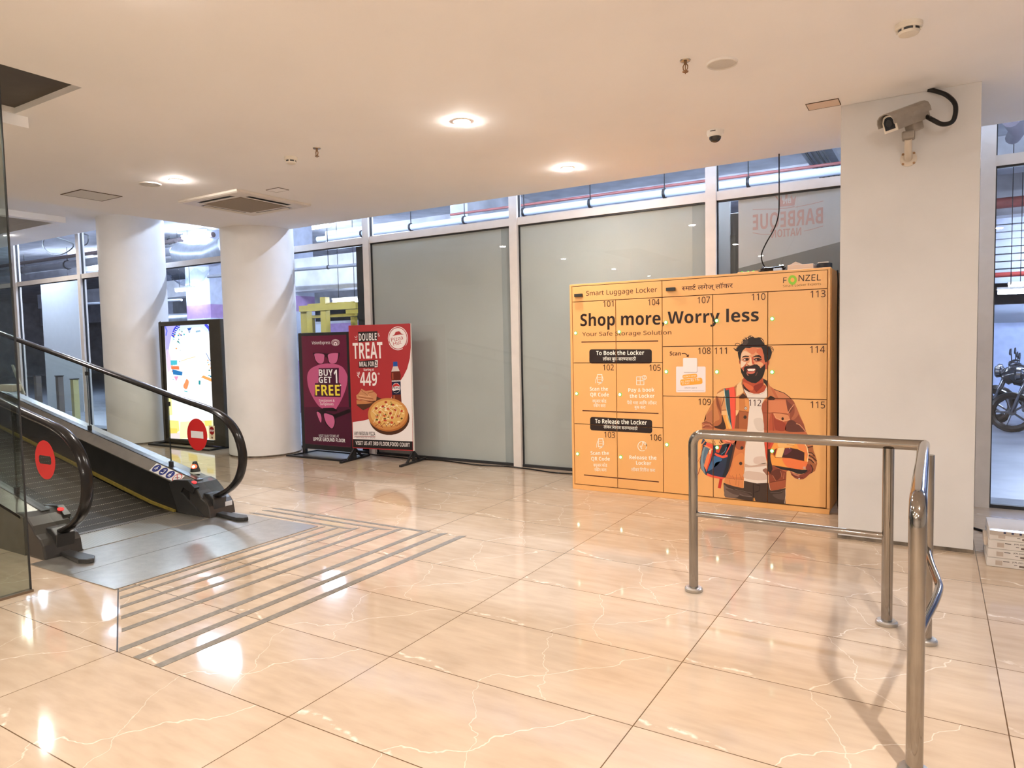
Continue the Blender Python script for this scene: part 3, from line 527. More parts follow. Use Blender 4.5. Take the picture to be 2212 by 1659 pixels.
('p',5,'#4a1e18',0,[(1.7623,0.5848),(1.7856,0.5844),(1.7739,0.5649),(1.7932,0.5385),(1.7738,0.5413),(1.7642,0.5644)]),
('p',5,'#e5805f',0,[(1.7817,0.587),(1.8813,0.5873),(1.8984,0.5757),(1.8908,0.5558),(1.8736,0.5411),(1.8508,0.5426),(1.8278,0.5397),(1.8047,0.5391),(1.7893,0.554)]),
('s',6,'#a03c28',0.004,[(1.8355,0.5762),(1.8623,0.562),(1.8889,0.5635)]),
('s',6,'#f2ad92',0.005,[(1.7933,0.5739),(1.8202,0.5636),(1.8508,0.5535)]),
('s',6,'#a03c28',0.004,[(1.8125,0.5513),(1.8431,0.5453),(1.8737,0.5439)]),
('p',4,'#2c4f57',0,[(1.8002,1.0195),(1.8403,1.0143),(1.8516,0.9349),(1.8551,0.7872),(1.867,0.6708),(1.8397,0.736),(1.8151,0.8639),(1.8065,0.9495)]),
('s',5,'#b8d8d4',0.004,[(1.8013,1.0156),(1.8096,0.9339),(1.8208,0.8406),(1.8436,0.7439),(1.8655,0.6708)]),
('p',5,'#ee5a45',0,[(1.8422,1.024),(1.8859,1.0356),(1.8979,0.9824),(1.8991,0.7888),(1.886,0.6655),(1.8701,0.6647),(1.8559,0.7951),(1.8485,0.9349)]),
('p',6,'#d84434',0,[(1.8136,1.0197),(1.8441,1.0256),(1.8479,1.0125),(1.8135,1.0022)]),
('p',6,'#d94836',0,[(1.8859,1.0356),(1.8979,0.9824),(1.8991,0.7888),(1.891,0.7108),(1.8914,0.9436)]),
('s',2,'#2a1512',0.005,[(1.8953,1.3915),(1.8987,1.4044),(1.9123,1.4108),(1.9263,1.4068),(1.9403,1.3937)]),
('s',2,'#2a1512',0.006,[(1.884,1.3672),(1.8953,1.3512),(1.9178,1.3395)]),
('s',2,'#2a1512',0.004,[(2.168,1.3788),(2.1948,1.3756),(2.2095,1.353),(2.2029,1.3307)]),
('s',2,'#3a2018',0.004,[(2.1666,1.3732),(2.1841,1.3702),(2.2029,1.3503)]),
('p',2,'#e3a076',0,[(1.9486,1.3305),(1.9821,1.3687),(2.0374,1.3751),(2.1139,1.3698),(2.1303,1.3117),(2.1411,1.2552),(2.1412,1.1987),(2.1032,1.1277),(2.0208,1.0985),(1.9596,1.1267),(1.9406,1.1985),(1.9387,1.256)]),
('p',2,'#b9573c',0,[(2.1425,1.2453),(2.1573,1.2537),(2.1756,1.2607),(2.1762,1.2382),(2.1682,1.2185),(2.1574,1.1874),(2.1439,1.1874)]),
('p',2,'#a84a32',0,[(1.9275,1.2632),(1.9387,1.256),(1.9373,1.2272),(1.9295,1.2388)]),
('p',3,'#d4704c',0,[(2.0758,1.3604),(2.1139,1.3669),(2.1275,1.3258),(2.1411,1.2552),(2.1412,1.2044),(2.114,1.2015),(2.1004,1.21),(2.084,1.2299),(2.0704,1.2384),(2.0649,1.2583),(2.114,1.2694),(2.114,1.2864),(2.0922,1.312),(2.0703,1.3293)]),
('p',3,'#d98058',1,[(1.9821,1.3673),(2.0374,1.3737),(2.0758,1.3632),(2.0703,1.3406),(2.0429,1.3125),(2.0043,1.3357)]),
('p',3,'#e8c4a2',1,[(1.9486,1.3191),(1.971,1.3417),(2.0043,1.3299),(2.0264,1.3126),(2.0043,1.3043),(1.9709,1.3031),(1.9528,1.2875),(1.9443,1.256)]),
('p',4,'#ead0b4',1,[(1.9443,1.2588),(1.9653,1.2516),(1.9876,1.2472),(1.9778,1.2272),(1.9541,1.2014),(1.9429,1.21)]),
('p',4,'#f0cda6',1,[(2.0208,1.2899),(2.0313,1.267),(2.0346,1.2385),(2.0388,1.2271),(2.0208,1.2186),(2.0042,1.2257),(1.9981,1.2343),(2.0153,1.2471)]),
('p',4,'#c9573a',1,[(2.0346,1.2926),(2.0484,1.284),(2.0456,1.2556),(2.0566,1.2385),(2.0401,1.2328),(2.0333,1.2613)]),
('p',4,'#e7ac80',1,[(2.0676,1.2413),(2.0922,1.2511),(2.114,1.244),(2.1276,1.227),(2.1113,1.21),(2.0922,1.2128),(2.0758,1.2299)]),
('p',4,'#c05c3e',1,[(1.9485,1.1985),(1.9597,1.2042),(1.982,1.2272),(1.9931,1.2443),(1.982,1.21),(1.9708,1.1756)]),
('p',5,'#231917',0,[(1.9395,1.2014),(1.9513,1.1899),(1.9666,1.1669),(1.9694,1.2014),(1.9834,1.2129),(1.9987,1.2143),(2.0208,1.2114),(2.0429,1.2228),(2.0621,1.2271),(2.0772,1.227),(2.0977,1.21),(2.1032,1.1958),(2.1195,1.2072),(2.1417,1.2326),(2.1434,1.1902),(2.1331,1.1449),(2.1195,1.1137),(2.0923,1.085),(2.0649,1.0676),(2.0318,1.0715),(1.993,1.0896),(1.9652,1.1181),(1.9456,1.1582)]),
('p',6,'#7a2a20',0,[(1.9889,1.1756),(1.9945,1.1928),(2.0153,1.1963),(2.0649,1.1963),(2.0704,1.1816),(2.0566,1.1559),(2.0319,1.1458),(2.0042,1.1485),(1.9931,1.1613)]),
('p',7,'#f6efe2',0,[(1.9964,1.1877),(2.0153,1.1906),(2.0588,1.1906),(2.0627,1.1801),(2.0484,1.1715),(2.0042,1.1714)]),
('p',7,'#d9725c',1,[(1.9945,1.1656),(2.0208,1.1637),(2.0608,1.1679),(2.0511,1.1524),(2.0263,1.146),(2.0042,1.1505)]),
('p',6,'#b4735a',0,[(1.9889,1.1627),(1.9972,1.1527),(2.0083,1.1313),(2.0014,1.1298),(1.9903,1.147)]),
('p',6,'#70423a',0,[(2.0772,1.1702),(2.0808,1.156),(2.069,1.1303),(2.0608,1.1331),(2.0731,1.156)]),
('s',7,'#b8a090',0.001,[(2.018,1.19),(2.018,1.1729)]),
('s',7,'#b8a090',0.001,[(2.0401,1.19),(2.0401,1.1729)]),
('p',5,'#2a1512',0,[(1.9528,1.2846),(1.9598,1.2983),(1.9821,1.303),(2.0098,1.2999),(2.0098,1.2905),(1.9848,1.2913),(1.9653,1.288)]),
('p',5,'#2a1512',0,[(2.0443,1.294),(2.0649,1.3038),(2.0922,1.3086),(2.1086,1.2963),(2.1154,1.2751),(2.099,1.2865),(2.0703,1.291),(2.0457,1.2874)]),
('p',5,'#5f2f22',0,[(1.9555,1.2668),(1.9737,1.281),(1.9987,1.2843),(2.0159,1.2757),(2.0001,1.258),(1.9765,1.2553)]),
('p',5,'#53261e',0,[(2.047,1.2698),(2.0649,1.2825),(2.0922,1.2851),(2.1181,1.2694),(2.0922,1.254),(2.0649,1.2569)]),
('p',6,'#e6c6ae',0,[(1.9625,1.2668),(1.9779,1.2753),(1.9834,1.263),(1.9709,1.261)]),
('p',6,'#b9958a',0,[(2.0621,1.2683),(2.0731,1.2739),(2.0772,1.2611),(2.0662,1.2597)]),
('p',6,'#1a0e0c',0,[(2.002,1.2714),(2.0003,1.2664),(1.9959,1.2633),(1.9904,1.2633),(1.986,1.2665),(1.9843,1.2715),(1.986,1.2766),(1.9904,1.2797),(1.9959,1.2796),(2.0003,1.2765)]),
('p',6,'#1a0e0c',0,[(2.0939,1.2724),(2.092,1.2671),(2.0871,1.2638),(2.081,1.2638),(2.0761,1.2671),(2.0742,1.2725),(2.0761,1.2778),(2.081,1.2811),(2.0871,1.281),(2.092,1.2777)]),
('s',6,'#c97a58',0.003,[(1.9597,1.2588),(1.9765,1.253),(2.0042,1.2586)]),
('s',6,'#b05c44',0.003,[(2.0566,1.2541),(2.084,1.2503),(2.1113,1.2581)]),
('s',6,'#6c2416',0.005,[(1.9964,1.2243),(2.0042,1.22),(2.0208,1.2143),(2.0388,1.2186),(2.0539,1.2271),(2.0649,1.2256)]),
('p',5,'#211817',0,[(1.9331,1.2589),(1.9219,1.2934),(1.9164,1.3309),(1.9234,1.338),(1.9094,1.3453),(1.8953,1.3541),(1.8882,1.3628),(1.9094,1.3574),(1.9024,1.3698),(1.9178,1.3711),(1.908,1.3798),(1.9221,1.3848),(1.9305,1.3881),(1.9403,1.3965),(1.9487,1.4036),(1.9493,1.4193),(1.9571,1.4392),(1.9738,1.4545),(1.9988,1.4583),(2.0126,1.4716),(2.0264,1.4741),(2.0429,1.4644),(2.0566,1.4528),(2.0703,1.4525),(2.0894,1.4572),(2.1112,1.453),(2.1288,1.4329),(2.1351,1.4103),(2.137,1.3962),(2.1572,1.3846),(2.1801,1.373),(2.1922,1.3504),(2.1975,1.3279),(2.1922,1.3027),(2.1815,1.2719),(2.1721,1.2607),(2.1573,1.2517),(2.1433,1.2439),(2.1357,1.2693),(2.133,1.306),(2.1262,1.3287),(2.1194,1.357),(2.1112,1.3698),(2.0758,1.3717),(2.0374,1.3751),(2.0154,1.3663),(1.9821,1.3696),(1.9598,1.3476),(1.9486,1.3277),(1.9416,1.3019),(1.9379,1.2502)]),
('p',6,'#4a3a36',1,[(1.9627,1.419),(1.9822,1.4387),(2.0043,1.4268),(1.9932,1.3985),(1.9599,1.3905)]),
('s',6,'#f0b880',0.005,[(1.9543,1.4078),(1.9599,1.422),(1.9571,1.4334)]),
('s',6,'#f0b880',0.005,[(1.9655,1.4419),(1.9766,1.4488),(1.9822,1.4415)]),
('s',6,'#f0b880',0.005,[(1.9933,1.4541),(2.0016,1.4482),(1.9933,1.4441)]),
('s',6,'#f0b880',0.005,[(2.0099,1.4594),(2.0209,1.4606)]),
('s',6,'#f0b880',0.005,[(2.0264,1.4662),(2.0374,1.4617)]),
('s',6,'#f0b880',0.005,[(2.1085,1.4432),(2.122,1.4274),(2.1288,1.4132)])],
'locker':[('t',1,'#480e0b','Smart Luggage Locker',(0.4939,1.8896),(1.2016,1.8882),0.044,0),
('t',1,'#480e0b','@head',(1.4297,1.8861),(1.8767,1.8868),0.0343,0),
('t',1,'#24120e','F',(2.2842,1.9009),(2.3109,1.9003),0.0454,1),
('t',1,'#24120e','NZEL',(2.4035,1.9085),(2.5715,1.9042),0.0489,1),
('p',1,'#8fc63a',0,[(2.3903,1.919),(2.3892,1.9088),(2.3859,1.8994),(2.3806,1.8915),(2.3737,1.8856),(2.3657,1.8822),(2.357,1.8813),(2.3483,1.8832),(2.3401,1.8877),(2.3331,1.8945),(2.3277,1.9031),(2.3243,1.9129),(2.3232,1.9233),(2.3243,1.9336),(2.3276,1.943),(2.333,1.9509),(2.3399,1.9567),(2.348,1.9602),(2.3567,1.9609),(2.3654,1.959),(2.3735,1.9545),(2.3805,1.9477),(2.3858,1.9391),(2.3892,1.9293)]),
('p',2,'#f3ae55',0,[(2.3721,1.9202),(2.3712,1.914),(2.3686,1.9087),(2.3645,1.9048),(2.3596,1.903),(2.3542,1.9033),(2.3493,1.9058),(2.3452,1.9101),(2.3425,1.9158),(2.3416,1.9221),(2.3425,1.9283),(2.3451,1.9337),(2.3492,1.9375),(2.3541,1.9393),(2.3594,1.939),(2.3644,1.9365),(2.3685,1.9321),(2.3712,1.9265)]),
('t',1,'#7a4a14','Smart Locker Experts',(2.2832,1.8663),(2.5727,1.8683),0.0181,1),
('t',1,'#24120e','Shop more,',(0.4276,1.6011),(1.2647,1.5903),0.1155,2),
('t',1,'#24120e','Worry less',(1.298,1.5964),(2.0901,1.5923),0.1078,2),
('t',1,'#480e0b','Your Safe Storage Solution',(0.4457,1.5039),(1.3315,1.4994),0.0368,1),
('s',1,'#480e0b',0.009,[(0.4377,1.4467),(1.2064,1.4424)]),
('s',1,'#480e0b',0.009,[(0.4382,0.7799),(1.2045,0.7786)]),
('s',1,'#480e0b',0.009,[(0.4451,0.1474),(1.2017,0.1442)]),
('p',0,'#2a1e1c',0,[(1.1242,1.3678),(1.1355,1.3648),(1.1437,1.3567),(1.1467,1.3458),(1.1459,1.2588),(1.1427,1.2479),(1.1343,1.24),(1.1229,1.2371),(0.5422,1.2383),(0.5297,1.2414),(0.5206,1.2498),(0.5175,1.2612),(0.5189,1.3527),(0.5224,1.3641),(0.5317,1.3723),(0.5442,1.3752)]),
('p',0,'#2a1e1c',0,[(1.1219,0.7174),(1.1333,0.7143),(1.1416,0.7062),(1.1445,0.6952),(1.1438,0.6144),(1.1406,0.6034),(1.1322,0.5953),(1.1207,0.5923),(0.5407,0.5911),(0.5282,0.5942),(0.5191,0.6026),(0.5159,0.6142),(0.5172,0.6991),(0.5207,0.7106),(0.5301,0.719),(0.5427,0.722)]),
('t',1,'#fff6ea','To Book the Locker',(0.5904,1.3191),(1.0729,1.3175),0.0396,2),
('t',1,'#fff6ea','@book',(0.6581,1.267),(0.9927,1.2655),0.0273,0),
('t',1,'#fff6ea','To Release the Locker',(0.5696,0.6628),(1.0921,0.6691),0.0413,2),
('t',1,'#fff6ea','@rel',(0.6586,0.617),(1.0014,0.6156),0.0276,0),
('t',1,'#fff6ea','Scan the',(0.5186,0.9758),(0.7086,0.9792),0.0355,2),
('t',1,'#fff6ea','QR Code',(0.5234,0.9209),(0.7173,0.924),0.0355,2),
('t',1,'#fff6ea','@qr',(0.5448,0.8614),(0.6907,0.8641),0.0279,0),
('t',1,'#fff6ea','@scan',(0.5553,0.8182),(0.6819,0.8208),0.0254,0),
('s',1,'#fff6ea',0.006,[(0.6014,1.1319),(0.6481,1.1322),(0.647,1.0565),(0.6003,1.0559),(0.6014,1.1319)]),
('s',1,'#fff6ea',0.004,[(0.6093,1.1067),(0.6381,1.1069)]),
('s',1,'#fff6ea',0.004,[(0.609,1.0852),(0.6378,1.0854)]),
('s',1,'#fff6ea',0.005,[(0.5956,1.1129),(0.5841,1.0811),(0.5809,1.0493)]),
('s',1,'#fff6ea',0.005,[(0.6533,1.1133),(0.6583,1.0819),(0.6373,1.05),(0.6097,1.0396)]),
('t',1,'#fff6ea','Scan the',(0.5188,0.3501),(0.7098,0.3629),0.0359,2),
('t',1,'#fff6ea','QR Code',(0.5236,0.2949),(0.7186,0.3075),0.0359,2),
('t',1,'#fff6ea','@qr',(0.5451,0.2358),(0.6918,0.2456),0.0282,0),
('t',1,'#fff6ea','@scan',(0.5557,0.1926),(0.683,0.2014),0.0258,0),
('s',1,'#fff6ea',0.006,[(0.6021,0.5121),(0.649,0.5146),(0.6479,0.438),(0.6009,0.4351),(0.6021,0.5121)]),
('s',1,'#fff6ea',0.004,[(0.61,0.4869),(0.639,0.4885)]),
('s',1,'#fff6ea',0.004,[(0.6097,0.4651),(0.6387,0.4668)]),
('s',1,'#fff6ea',0.005,[(0.5962,0.4925),(0.5847,0.4598),(0.5814,0.4275)]),
('s',1,'#fff6ea',0.005,[(0.6542,0.4958),(0.6592,0.4642),(0.6382,0.431),(0.6104,0.4191)]),
('s',1,'#fff6ea',0.006,[(0.9963,1.1135),(0.9955,1.0398),(1.0676,1.0408),(1.0682,1.1043)]),
('s',1,'#fff6ea',0.006,[(0.9963,1.1135),(1.0555,1.114)]),
('s',1,'#fff6ea',0.006,[(0.9959,1.0779),(1.0679,1.0787)]),
('s',1,'#fff6ea',0.006,[(1.0324,1.1138),(1.0316,1.0403)]),
('s',1,'#fff6ea',0.006,[(1.0912,1.1082),(1.0892,1.0997),(1.0839,1.0929),(1.0762,1.089),(1.0676,1.0889),(1.06,1.0926),(1.0547,1.0994),(1.0529,1.1079),(1.0549,1.1164),(1.0603,1.1232),(1.068,1.127),(1.0765,1.1271),(1.0842,1.1234),(1.0894,1.1166),(1.0912,1.1082)]),
('s',1,'#fff6ea',0.003,[(1.0658,1.1165),(1.0785,1.1166),(1.0733,1.1068),(1.0657,1.1055),(1.0758,1.0971)]),
('t',1,'#fff6ea','Pay & book',(0.9139,0.9718),(1.1698,0.9791),0.0343,2),
('t',1,'#fff6ea','the Locker',(0.9264,0.9164),(1.1693,0.9233),0.0343,2),
('t',1,'#fff6ea','@pay',(0.8994,0.8548),(1.1902,0.8595),0.027,0),
('t',1,'#fff6ea','@buk',(0.9723,0.8161),(1.082,0.8172),0.0246,0),
('s',1,'#fff6ea',0.006,[(1.068,0.4298),(1.0536,0.4236),(1.0383,0.4226),(1.024,0.427),(1.0124,0.4363),(1.0049,0.4492),(1.0024,0.4644),(1.0052,0.4798),(1.013,0.4937),(1.0248,0.5043),(1.0392,0.5105),(1.0545,0.5113),(1.0687,0.5068),(1.0802,0.4976),(1.0877,0.4847),(1.0902,0.4696)]),
('s',1,'#fff6ea',0.007,[(1.0232,0.4693),(1.0423,0.4395)]),
('s',1,'#fff6ea',0.006,[(1.0386,0.4579),(1.0519,0.4958),(1.0468,0.5091),(1.0597,0.5024),(1.0647,0.4879),(1.0878,0.4855),(1.0902,0.4696),(1.0796,0.4419)]),
('t',1,'#fff6ea','Release the',(0.9185,0.3367),(1.1832,0.3491),0.0347,2),
('t',1,'#fff6ea','Locker',(0.9836,0.2889),(1.132,0.2949),0.0348,2),
('t',1,'#fff6ea','@relk',(0.9357,0.2239),(1.1708,0.2351),0.0273,0),
('t',1,'#480e0b','Scan',(1.3154,1.3094),(1.4164,1.3086),0.0356,2),
('s',1,'#480e0b',0.007,[(1.4273,1.325),(1.4513,1.3272),(1.4716,1.3176),(1.4846,1.2987)]),
('s',1,'#480e0b',0.007,[(1.4703,1.3035),(1.4846,1.2975),(1.4883,1.3151)]),
('p',0,'#efe4e4',0,[(1.6303,1.2093),(1.635,1.208),(1.6383,1.2046),(1.6396,1.2),(1.6387,0.9915),(1.6374,0.9868),(1.634,0.9833),(1.6293,0.982),(1.3815,0.9772),(1.3766,0.9784),(1.3731,0.9818),(1.3718,0.9865),(1.3733,1.1997),(1.3746,1.2045),(1.3782,1.208),(1.383,1.2092)]),
('p',1,'#b8a8a4',0,[(1.558,1.2818),(1.5627,1.2805),(1.5662,1.277),(1.5674,1.2724),(1.5669,1.1648),(1.5656,1.1601),(1.5621,1.1567),(1.5574,1.1554),(1.4503,1.1549),(1.4455,1.1562),(1.442,1.1596),(1.4407,1.1643),(1.4414,1.273),(1.4427,1.2777),(1.4463,1.2812),(1.4511,1.2824)]),
('p',2,'#f3e8e6',0,[(1.5545,1.2865),(1.5592,1.2852),(1.5627,1.2817),(1.5639,1.2771),(1.5634,1.1695),(1.5621,1.1648),(1.5586,1.1614),(1.5539,1.1601),(1.4467,1.1596),(1.4419,1.1609),(1.4384,1.1643),(1.4372,1.1691),(1.4378,1.2778),(1.4392,1.2825),(1.4427,1.2859),(1.4475,1.2871)]),
('p',2,'#f6a93c',0,[(1.5485,1.1459),(1.5557,1.1447),(1.5613,1.14),(1.5638,1.1332),(1.5645,1.1251),(1.5632,1.1179),(1.5585,1.1123),(1.5516,1.1097),(1.4483,1.0996),(1.4409,1.1007),(1.4352,1.1054),(1.4327,1.1123),(1.432,1.1205),(1.4333,1.1278),(1.4381,1.1335),(1.4452,1.1361)]),
('p',2,'#f6a93c',0,[(1.5919,1.1102),(1.6003,1.1089),(1.6068,1.1035),(1.6097,1.0956),(1.6117,1.0723),(1.6102,1.064),(1.6047,1.0574),(1.5968,1.0544),(1.4308,1.0373),(1.4222,1.0386),(1.4155,1.044),(1.4126,1.0521),(1.4106,1.0757),(1.4121,1.0842),(1.4178,1.0909),(1.426,1.0939)]),
('t',3,'#fff6ea','LAUNCH OFFER',(1.4404,1.1111),(1.5572,1.1214),0.0141,1),
('t',3,'#fff6ea','ALL SIZES',(1.4184,1.0658),(1.5001,1.0739),0.0142,1),
('t',3,'#fff6ea','AT FLAT',(1.428,1.047),(1.4952,1.0538),0.013,1),
('t',3,'#fff6ea','Rs 19/-',(1.5096,1.0752),(1.5923,1.0831),0.0235,1),
('t',3,'#3a302e','Contact for support at',(1.4494,1.0141),(1.5614,1.0159),0.0095,1),
('s',3,'#8a8284',0.002,[(1.3864,0.9928),(1.5092,0.9938)]),
('s',3,'#8a8284',0.002,[(1.5163,0.994),(1.6247,0.9936)])],
'maroon':[('p',0,'#671c3a',0,[(-3.9022,1.6006),(-3.0433,1.5948),(-3.0739,0.1539),(-3.9167,0.1465)]),
('p',1,'#4d1530',0,[(-3.9181,0.6448),(-3.0534,0.6711),(-3.0739,0.1539),(-3.9167,0.1465)]),
('p',2,'#c45c88',1,[(-3.4635,1.232),(-3.3095,1.2248),(-3.1787,1.1834),(-3.108,1.0946),(-3.1019,1.0263),(-3.1359,0.9024),(-3.218,0.7629),(-3.299,0.6636),(-3.3588,0.6199),(-3.5726,0.6341),(-3.6878,0.7086),(-3.8003,0.8627),(-3.8379,0.9906),(-3.8284,1.0905),(-3.764,1.1618),(-3.6216,1.2113)]),
('p',3,'#2a0e1a',0,[(-3.7165,1.3738),(-3.5734,1.3766),(-3.4666,1.3616),(-3.3794,1.3635),(-3.2205,1.3729),(-3.2284,1.3277),(-3.2595,1.2729),(-3.2996,1.2317),(-3.4246,1.232),(-3.4447,1.2946),(-3.4631,1.3156),(-3.4825,1.3157),(-3.4992,1.2949),(-3.5221,1.2294),(-3.6404,1.2296),(-3.6778,1.2748),(-3.6948,1.3313)]),
('p',4,'#cb6a94',1,[(-3.6731,1.3635),(-3.5157,1.355),(-3.5047,1.3019),(-3.5314,1.2392),(-3.6104,1.2352),(-3.6619,1.2747),(-3.6812,1.3241)]),
('p',4,'#cb6a94',1,[(-3.4223,1.3542),(-3.2644,1.3665),(-3.2504,1.3416),(-3.269,1.273),(-3.309,1.2359),(-3.4011,1.2389),(-3.4292,1.2945)]),
('p',3,'#1e0a12',0,[(-3.6939,0.5947),(-3.5524,0.6418),(-3.3765,0.6501),(-3.3007,0.6288),(-3.3115,0.6048),(-3.4758,0.6076),(-3.5196,0.5921),(-3.3616,0.5639),(-3.3031,0.58),(-3.092,0.6424),(-3.0699,0.6363),(-3.0678,0.602),(-3.3059,0.5242),(-3.3452,0.5059),(-3.3382,0.4531),(-3.3868,0.3669),(-3.4523,0.3778),(-3.5241,0.4282),(-3.5584,0.5258),(-3.5861,0.5644),(-3.6005,0.4391),(-3.644,0.4799),(-3.6801,0.5525)]),
('p',4,'#cb6a94',1,[(-3.6825,0.5837),(-3.6195,0.5688),(-3.5966,0.513),(-3.6081,0.4444),(-3.6473,0.494)]),
('p',4,'#cb6a94',1,[(-3.5446,0.5658),(-3.4393,0.5583),(-3.3727,0.5328),(-3.3575,0.4522),(-3.3997,0.3803),(-3.4514,0.3948),(-3.5186,0.4595)]),
('t',3,'#ffffff','VisionExpress',(-3.7264,1.4868),(-3.3867,1.4853),0.0418,1),
('s',3,'#f4e6ea',0.004,[(-3.218,1.5017),(-3.2242,1.4861),(-3.2404,1.473),(-3.2643,1.4645),(-3.2921,1.4618),(-3.3197,1.4653),(-3.3428,1.4747),(-3.3579,1.4883),(-3.3627,1.5043),(-3.3563,1.52),(-3.3399,1.5331),(-3.3159,1.5416),(-3.288,1.5442),(-3.2605,1.5405),(-3.2376,1.5311),(-3.2227,1.5175),(-3.218,1.5017)]),
('s',3,'#f4e6ea',0.004,[(-3.2331,1.502),(-3.238,1.4895),(-3.2509,1.479),(-3.2697,1.4722),(-3.2917,1.47),(-3.3134,1.4729),(-3.3317,1.4803),(-3.3436,1.4913),(-3.3473,1.504),(-3.3423,1.5166),(-3.3293,1.5271),(-3.3104,1.5339),(-3.2884,1.5359),(-3.2667,1.533),(-3.2486,1.5255),(-3.2368,1.5146),(-3.2331,1.502)]),
('s',3,'#f4e6ea',0.004,[(-3.2482,1.5022),(-3.2519,1.4929),(-3.2613,1.485),(-3.2751,1.4799),(-3.2913,1.4783),(-3.3072,1.4804),(-3.3206,1.486),(-3.3293,1.4942),(-3.332,1.5037),(-3.3283,1.5132),(-3.3188,1.521),(-3.3049,1.5261),(-3.2888,1.5277),(-3.2729,1.5255),(-3.2596,1.5199),(-3.251,1.5117),(-3.2482,1.5022)]),
('p',4,'#f4e6ea',0,[(-3.3163,1.4732),(-3.3147,1.5048),(-3.2894,1.5153),(-3.2652,1.5039),(-3.2668,1.4724),(-3.2801,1.4726),(-3.279,1.4959),(-3.3018,1.4963),(-3.303,1.4729)]),
('p',3,'#471431',0,[(-3.6139,1.1691),(-3.2454,1.1738),(-3.2566,0.9833),(-3.214,0.9632),(-3.2317,0.793),(-3.7135,0.7904),(-3.6939,0.9709),(-3.6302,0.9717)]),
('t',4,'#ffffff','BUY',(-3.6133,1.0664),(-3.3555,1.071),0.0866,3),
('t',4,'#ffffff','GET',(-3.6201,0.9747),(-3.3853,0.9776),0.0812,3),
('t',4,'#ffffff','1',(-3.3412,0.974),(-3.2799,0.9747),0.1772,3),
('t',4,'#f3df4c','FREE',(-3.6926,0.8079),(-3.2421,0.8135),0.1401,3),
('p',4,'#f4e6ea',0,[(-3.2127,0.9494),(-3.2164,0.9415),(-3.2246,0.9382),(-3.2325,0.9413),(-3.2355,0.9491),(-3.2318,0.9569),(-3.2236,0.9603),(-3.2157,0.9572)]),
('t',4,'#ffffff','Eyeglasses &',(-3.6273,0.723),(-3.3436,0.7305),0.0338,1),
('t',4,'#ffffff','Sunglasses',(-3.6137,0.6795),(-3.3652,0.6839),0.0338,1),
('t',4,'#ffffff','VISIT OUR STORE AT',(-3.6601,0.2484),(-3.2842,0.2628),0.034,1),
('t',4,'#ffffff','UPPER GROUND FLOOR',(-3.7674,0.1939),(-3.1787,0.2032),0.0482,2)],
'red':[('p',0,'#a83034',0,[(0.0225,1.7065),(0.9067,1.7096),(0.8887,0.1646),(0.0053,0.1573)]),
('p',1,'#e9e2e0',0,[(0.8998,1.4205),(0.8864,1.2917),(0.8429,1.1626),(0.7868,1.0718),(0.7232,0.9935),(0.65,0.8751),(0.5849,0.7822),(0.4549,0.6344),(0.2932,0.5374),(0.164,0.5073),(0.0108,0.4857),(0.0066,0.2678),(0.8893,0.2708)]),
('p',2,'#1e1a1c',0,[(0.0067,0.2692),(0.8893,0.2708),(0.8887,0.1646),(0.0056,0.1627)]),
('t',3,'#e9e2e0','VISIT US AT 3RD FLOOR,FOOD COURT',(0.0462,0.1984),(0.8492,0.2023),0.0482,2),
('t',2,'#2a2324','ANY MEDIUM PIZZA',(0.03,0.3204),(0.3485,0.3244),0.0459,2),
('s',2,'#8a2a2a',0.006,[(0.0294,0.3054),(0.3479,0.3096)]),
('t',2,'#2a2324','+1 GARLIC BREAD STIX +1 PEPSI PET',(0.0284,0.2809),(0.347,0.2854),0.0189,1),
('p',1,'#1e1617',0,[(0.1403,1.63),(0.4301,1.6319),(0.4225,1.5151),(0.1382,1.4996)]),
('t',2,'#e9e2e0','DOUBLE',(0.1502,1.518),(0.4149,1.5192),0.0899,3),
('t',1,'#e9e2e0','TREAT',(0.0522,1.2908),(0.4969,1.2944),0.2015,4),
('s',1,'#e9e2e0',0.006,[(0.0864,1.57),(0.1195,1.5533)]),
('s',1,'#e9e2e0',0.006,[(0.0979,1.5377),(0.1186,1.5319)]),
('s',1,'#e9e2e0',0.006,[(0.1126,1.5801),(0.1234,1.5692)]),
('s',1,'#e9e2e0',0.006,[(0.4372,1.5727),(0.4494,1.6052)]),
('s',1,'#e9e2e0',0.006,[(0.4462,1.562),(0.4626,1.5826)]),
('s',1,'#e9e2e0',0.006,[(0.4348,1.5911),(0.437,1.6081)]),
('p',1,'#1e1617',0,[(0.1365,1.2593),(0.4245,1.2793),(0.4176,1.1803),(0.1332,1.179)]),
('t',2,'#e9e2e0','MEAL FOR',(0.1451,1.1937),(0.3648,1.1964),0.0599,2),
('p',2,'#e9e2e0',0,[(0.3786,1.2705),(0.4212,1.2754),(0.4146,1.1856),(0.3721,1.1832)]),
('t',3,'#2a1c1c','2',(0.3805,1.1964),(0.4104,1.1975),0.0608,2),
('t',2,'#e9e2e0','Starting at',(0.2054,1.1386),(0.3579,1.1421),0.0293,2),
('t',2,'#e9e2e0','₹',(0.1053,1.049),(0.1522,1.0517),0.0737,2),
('t',2,'#e9e2e0','449',(0.1465,0.9524),(0.3995,0.9538),0.168,3),
('t',2,'#e9e2e0','*',(0.4133,1.0692),(0.4431,1.0692),0.0476,2),
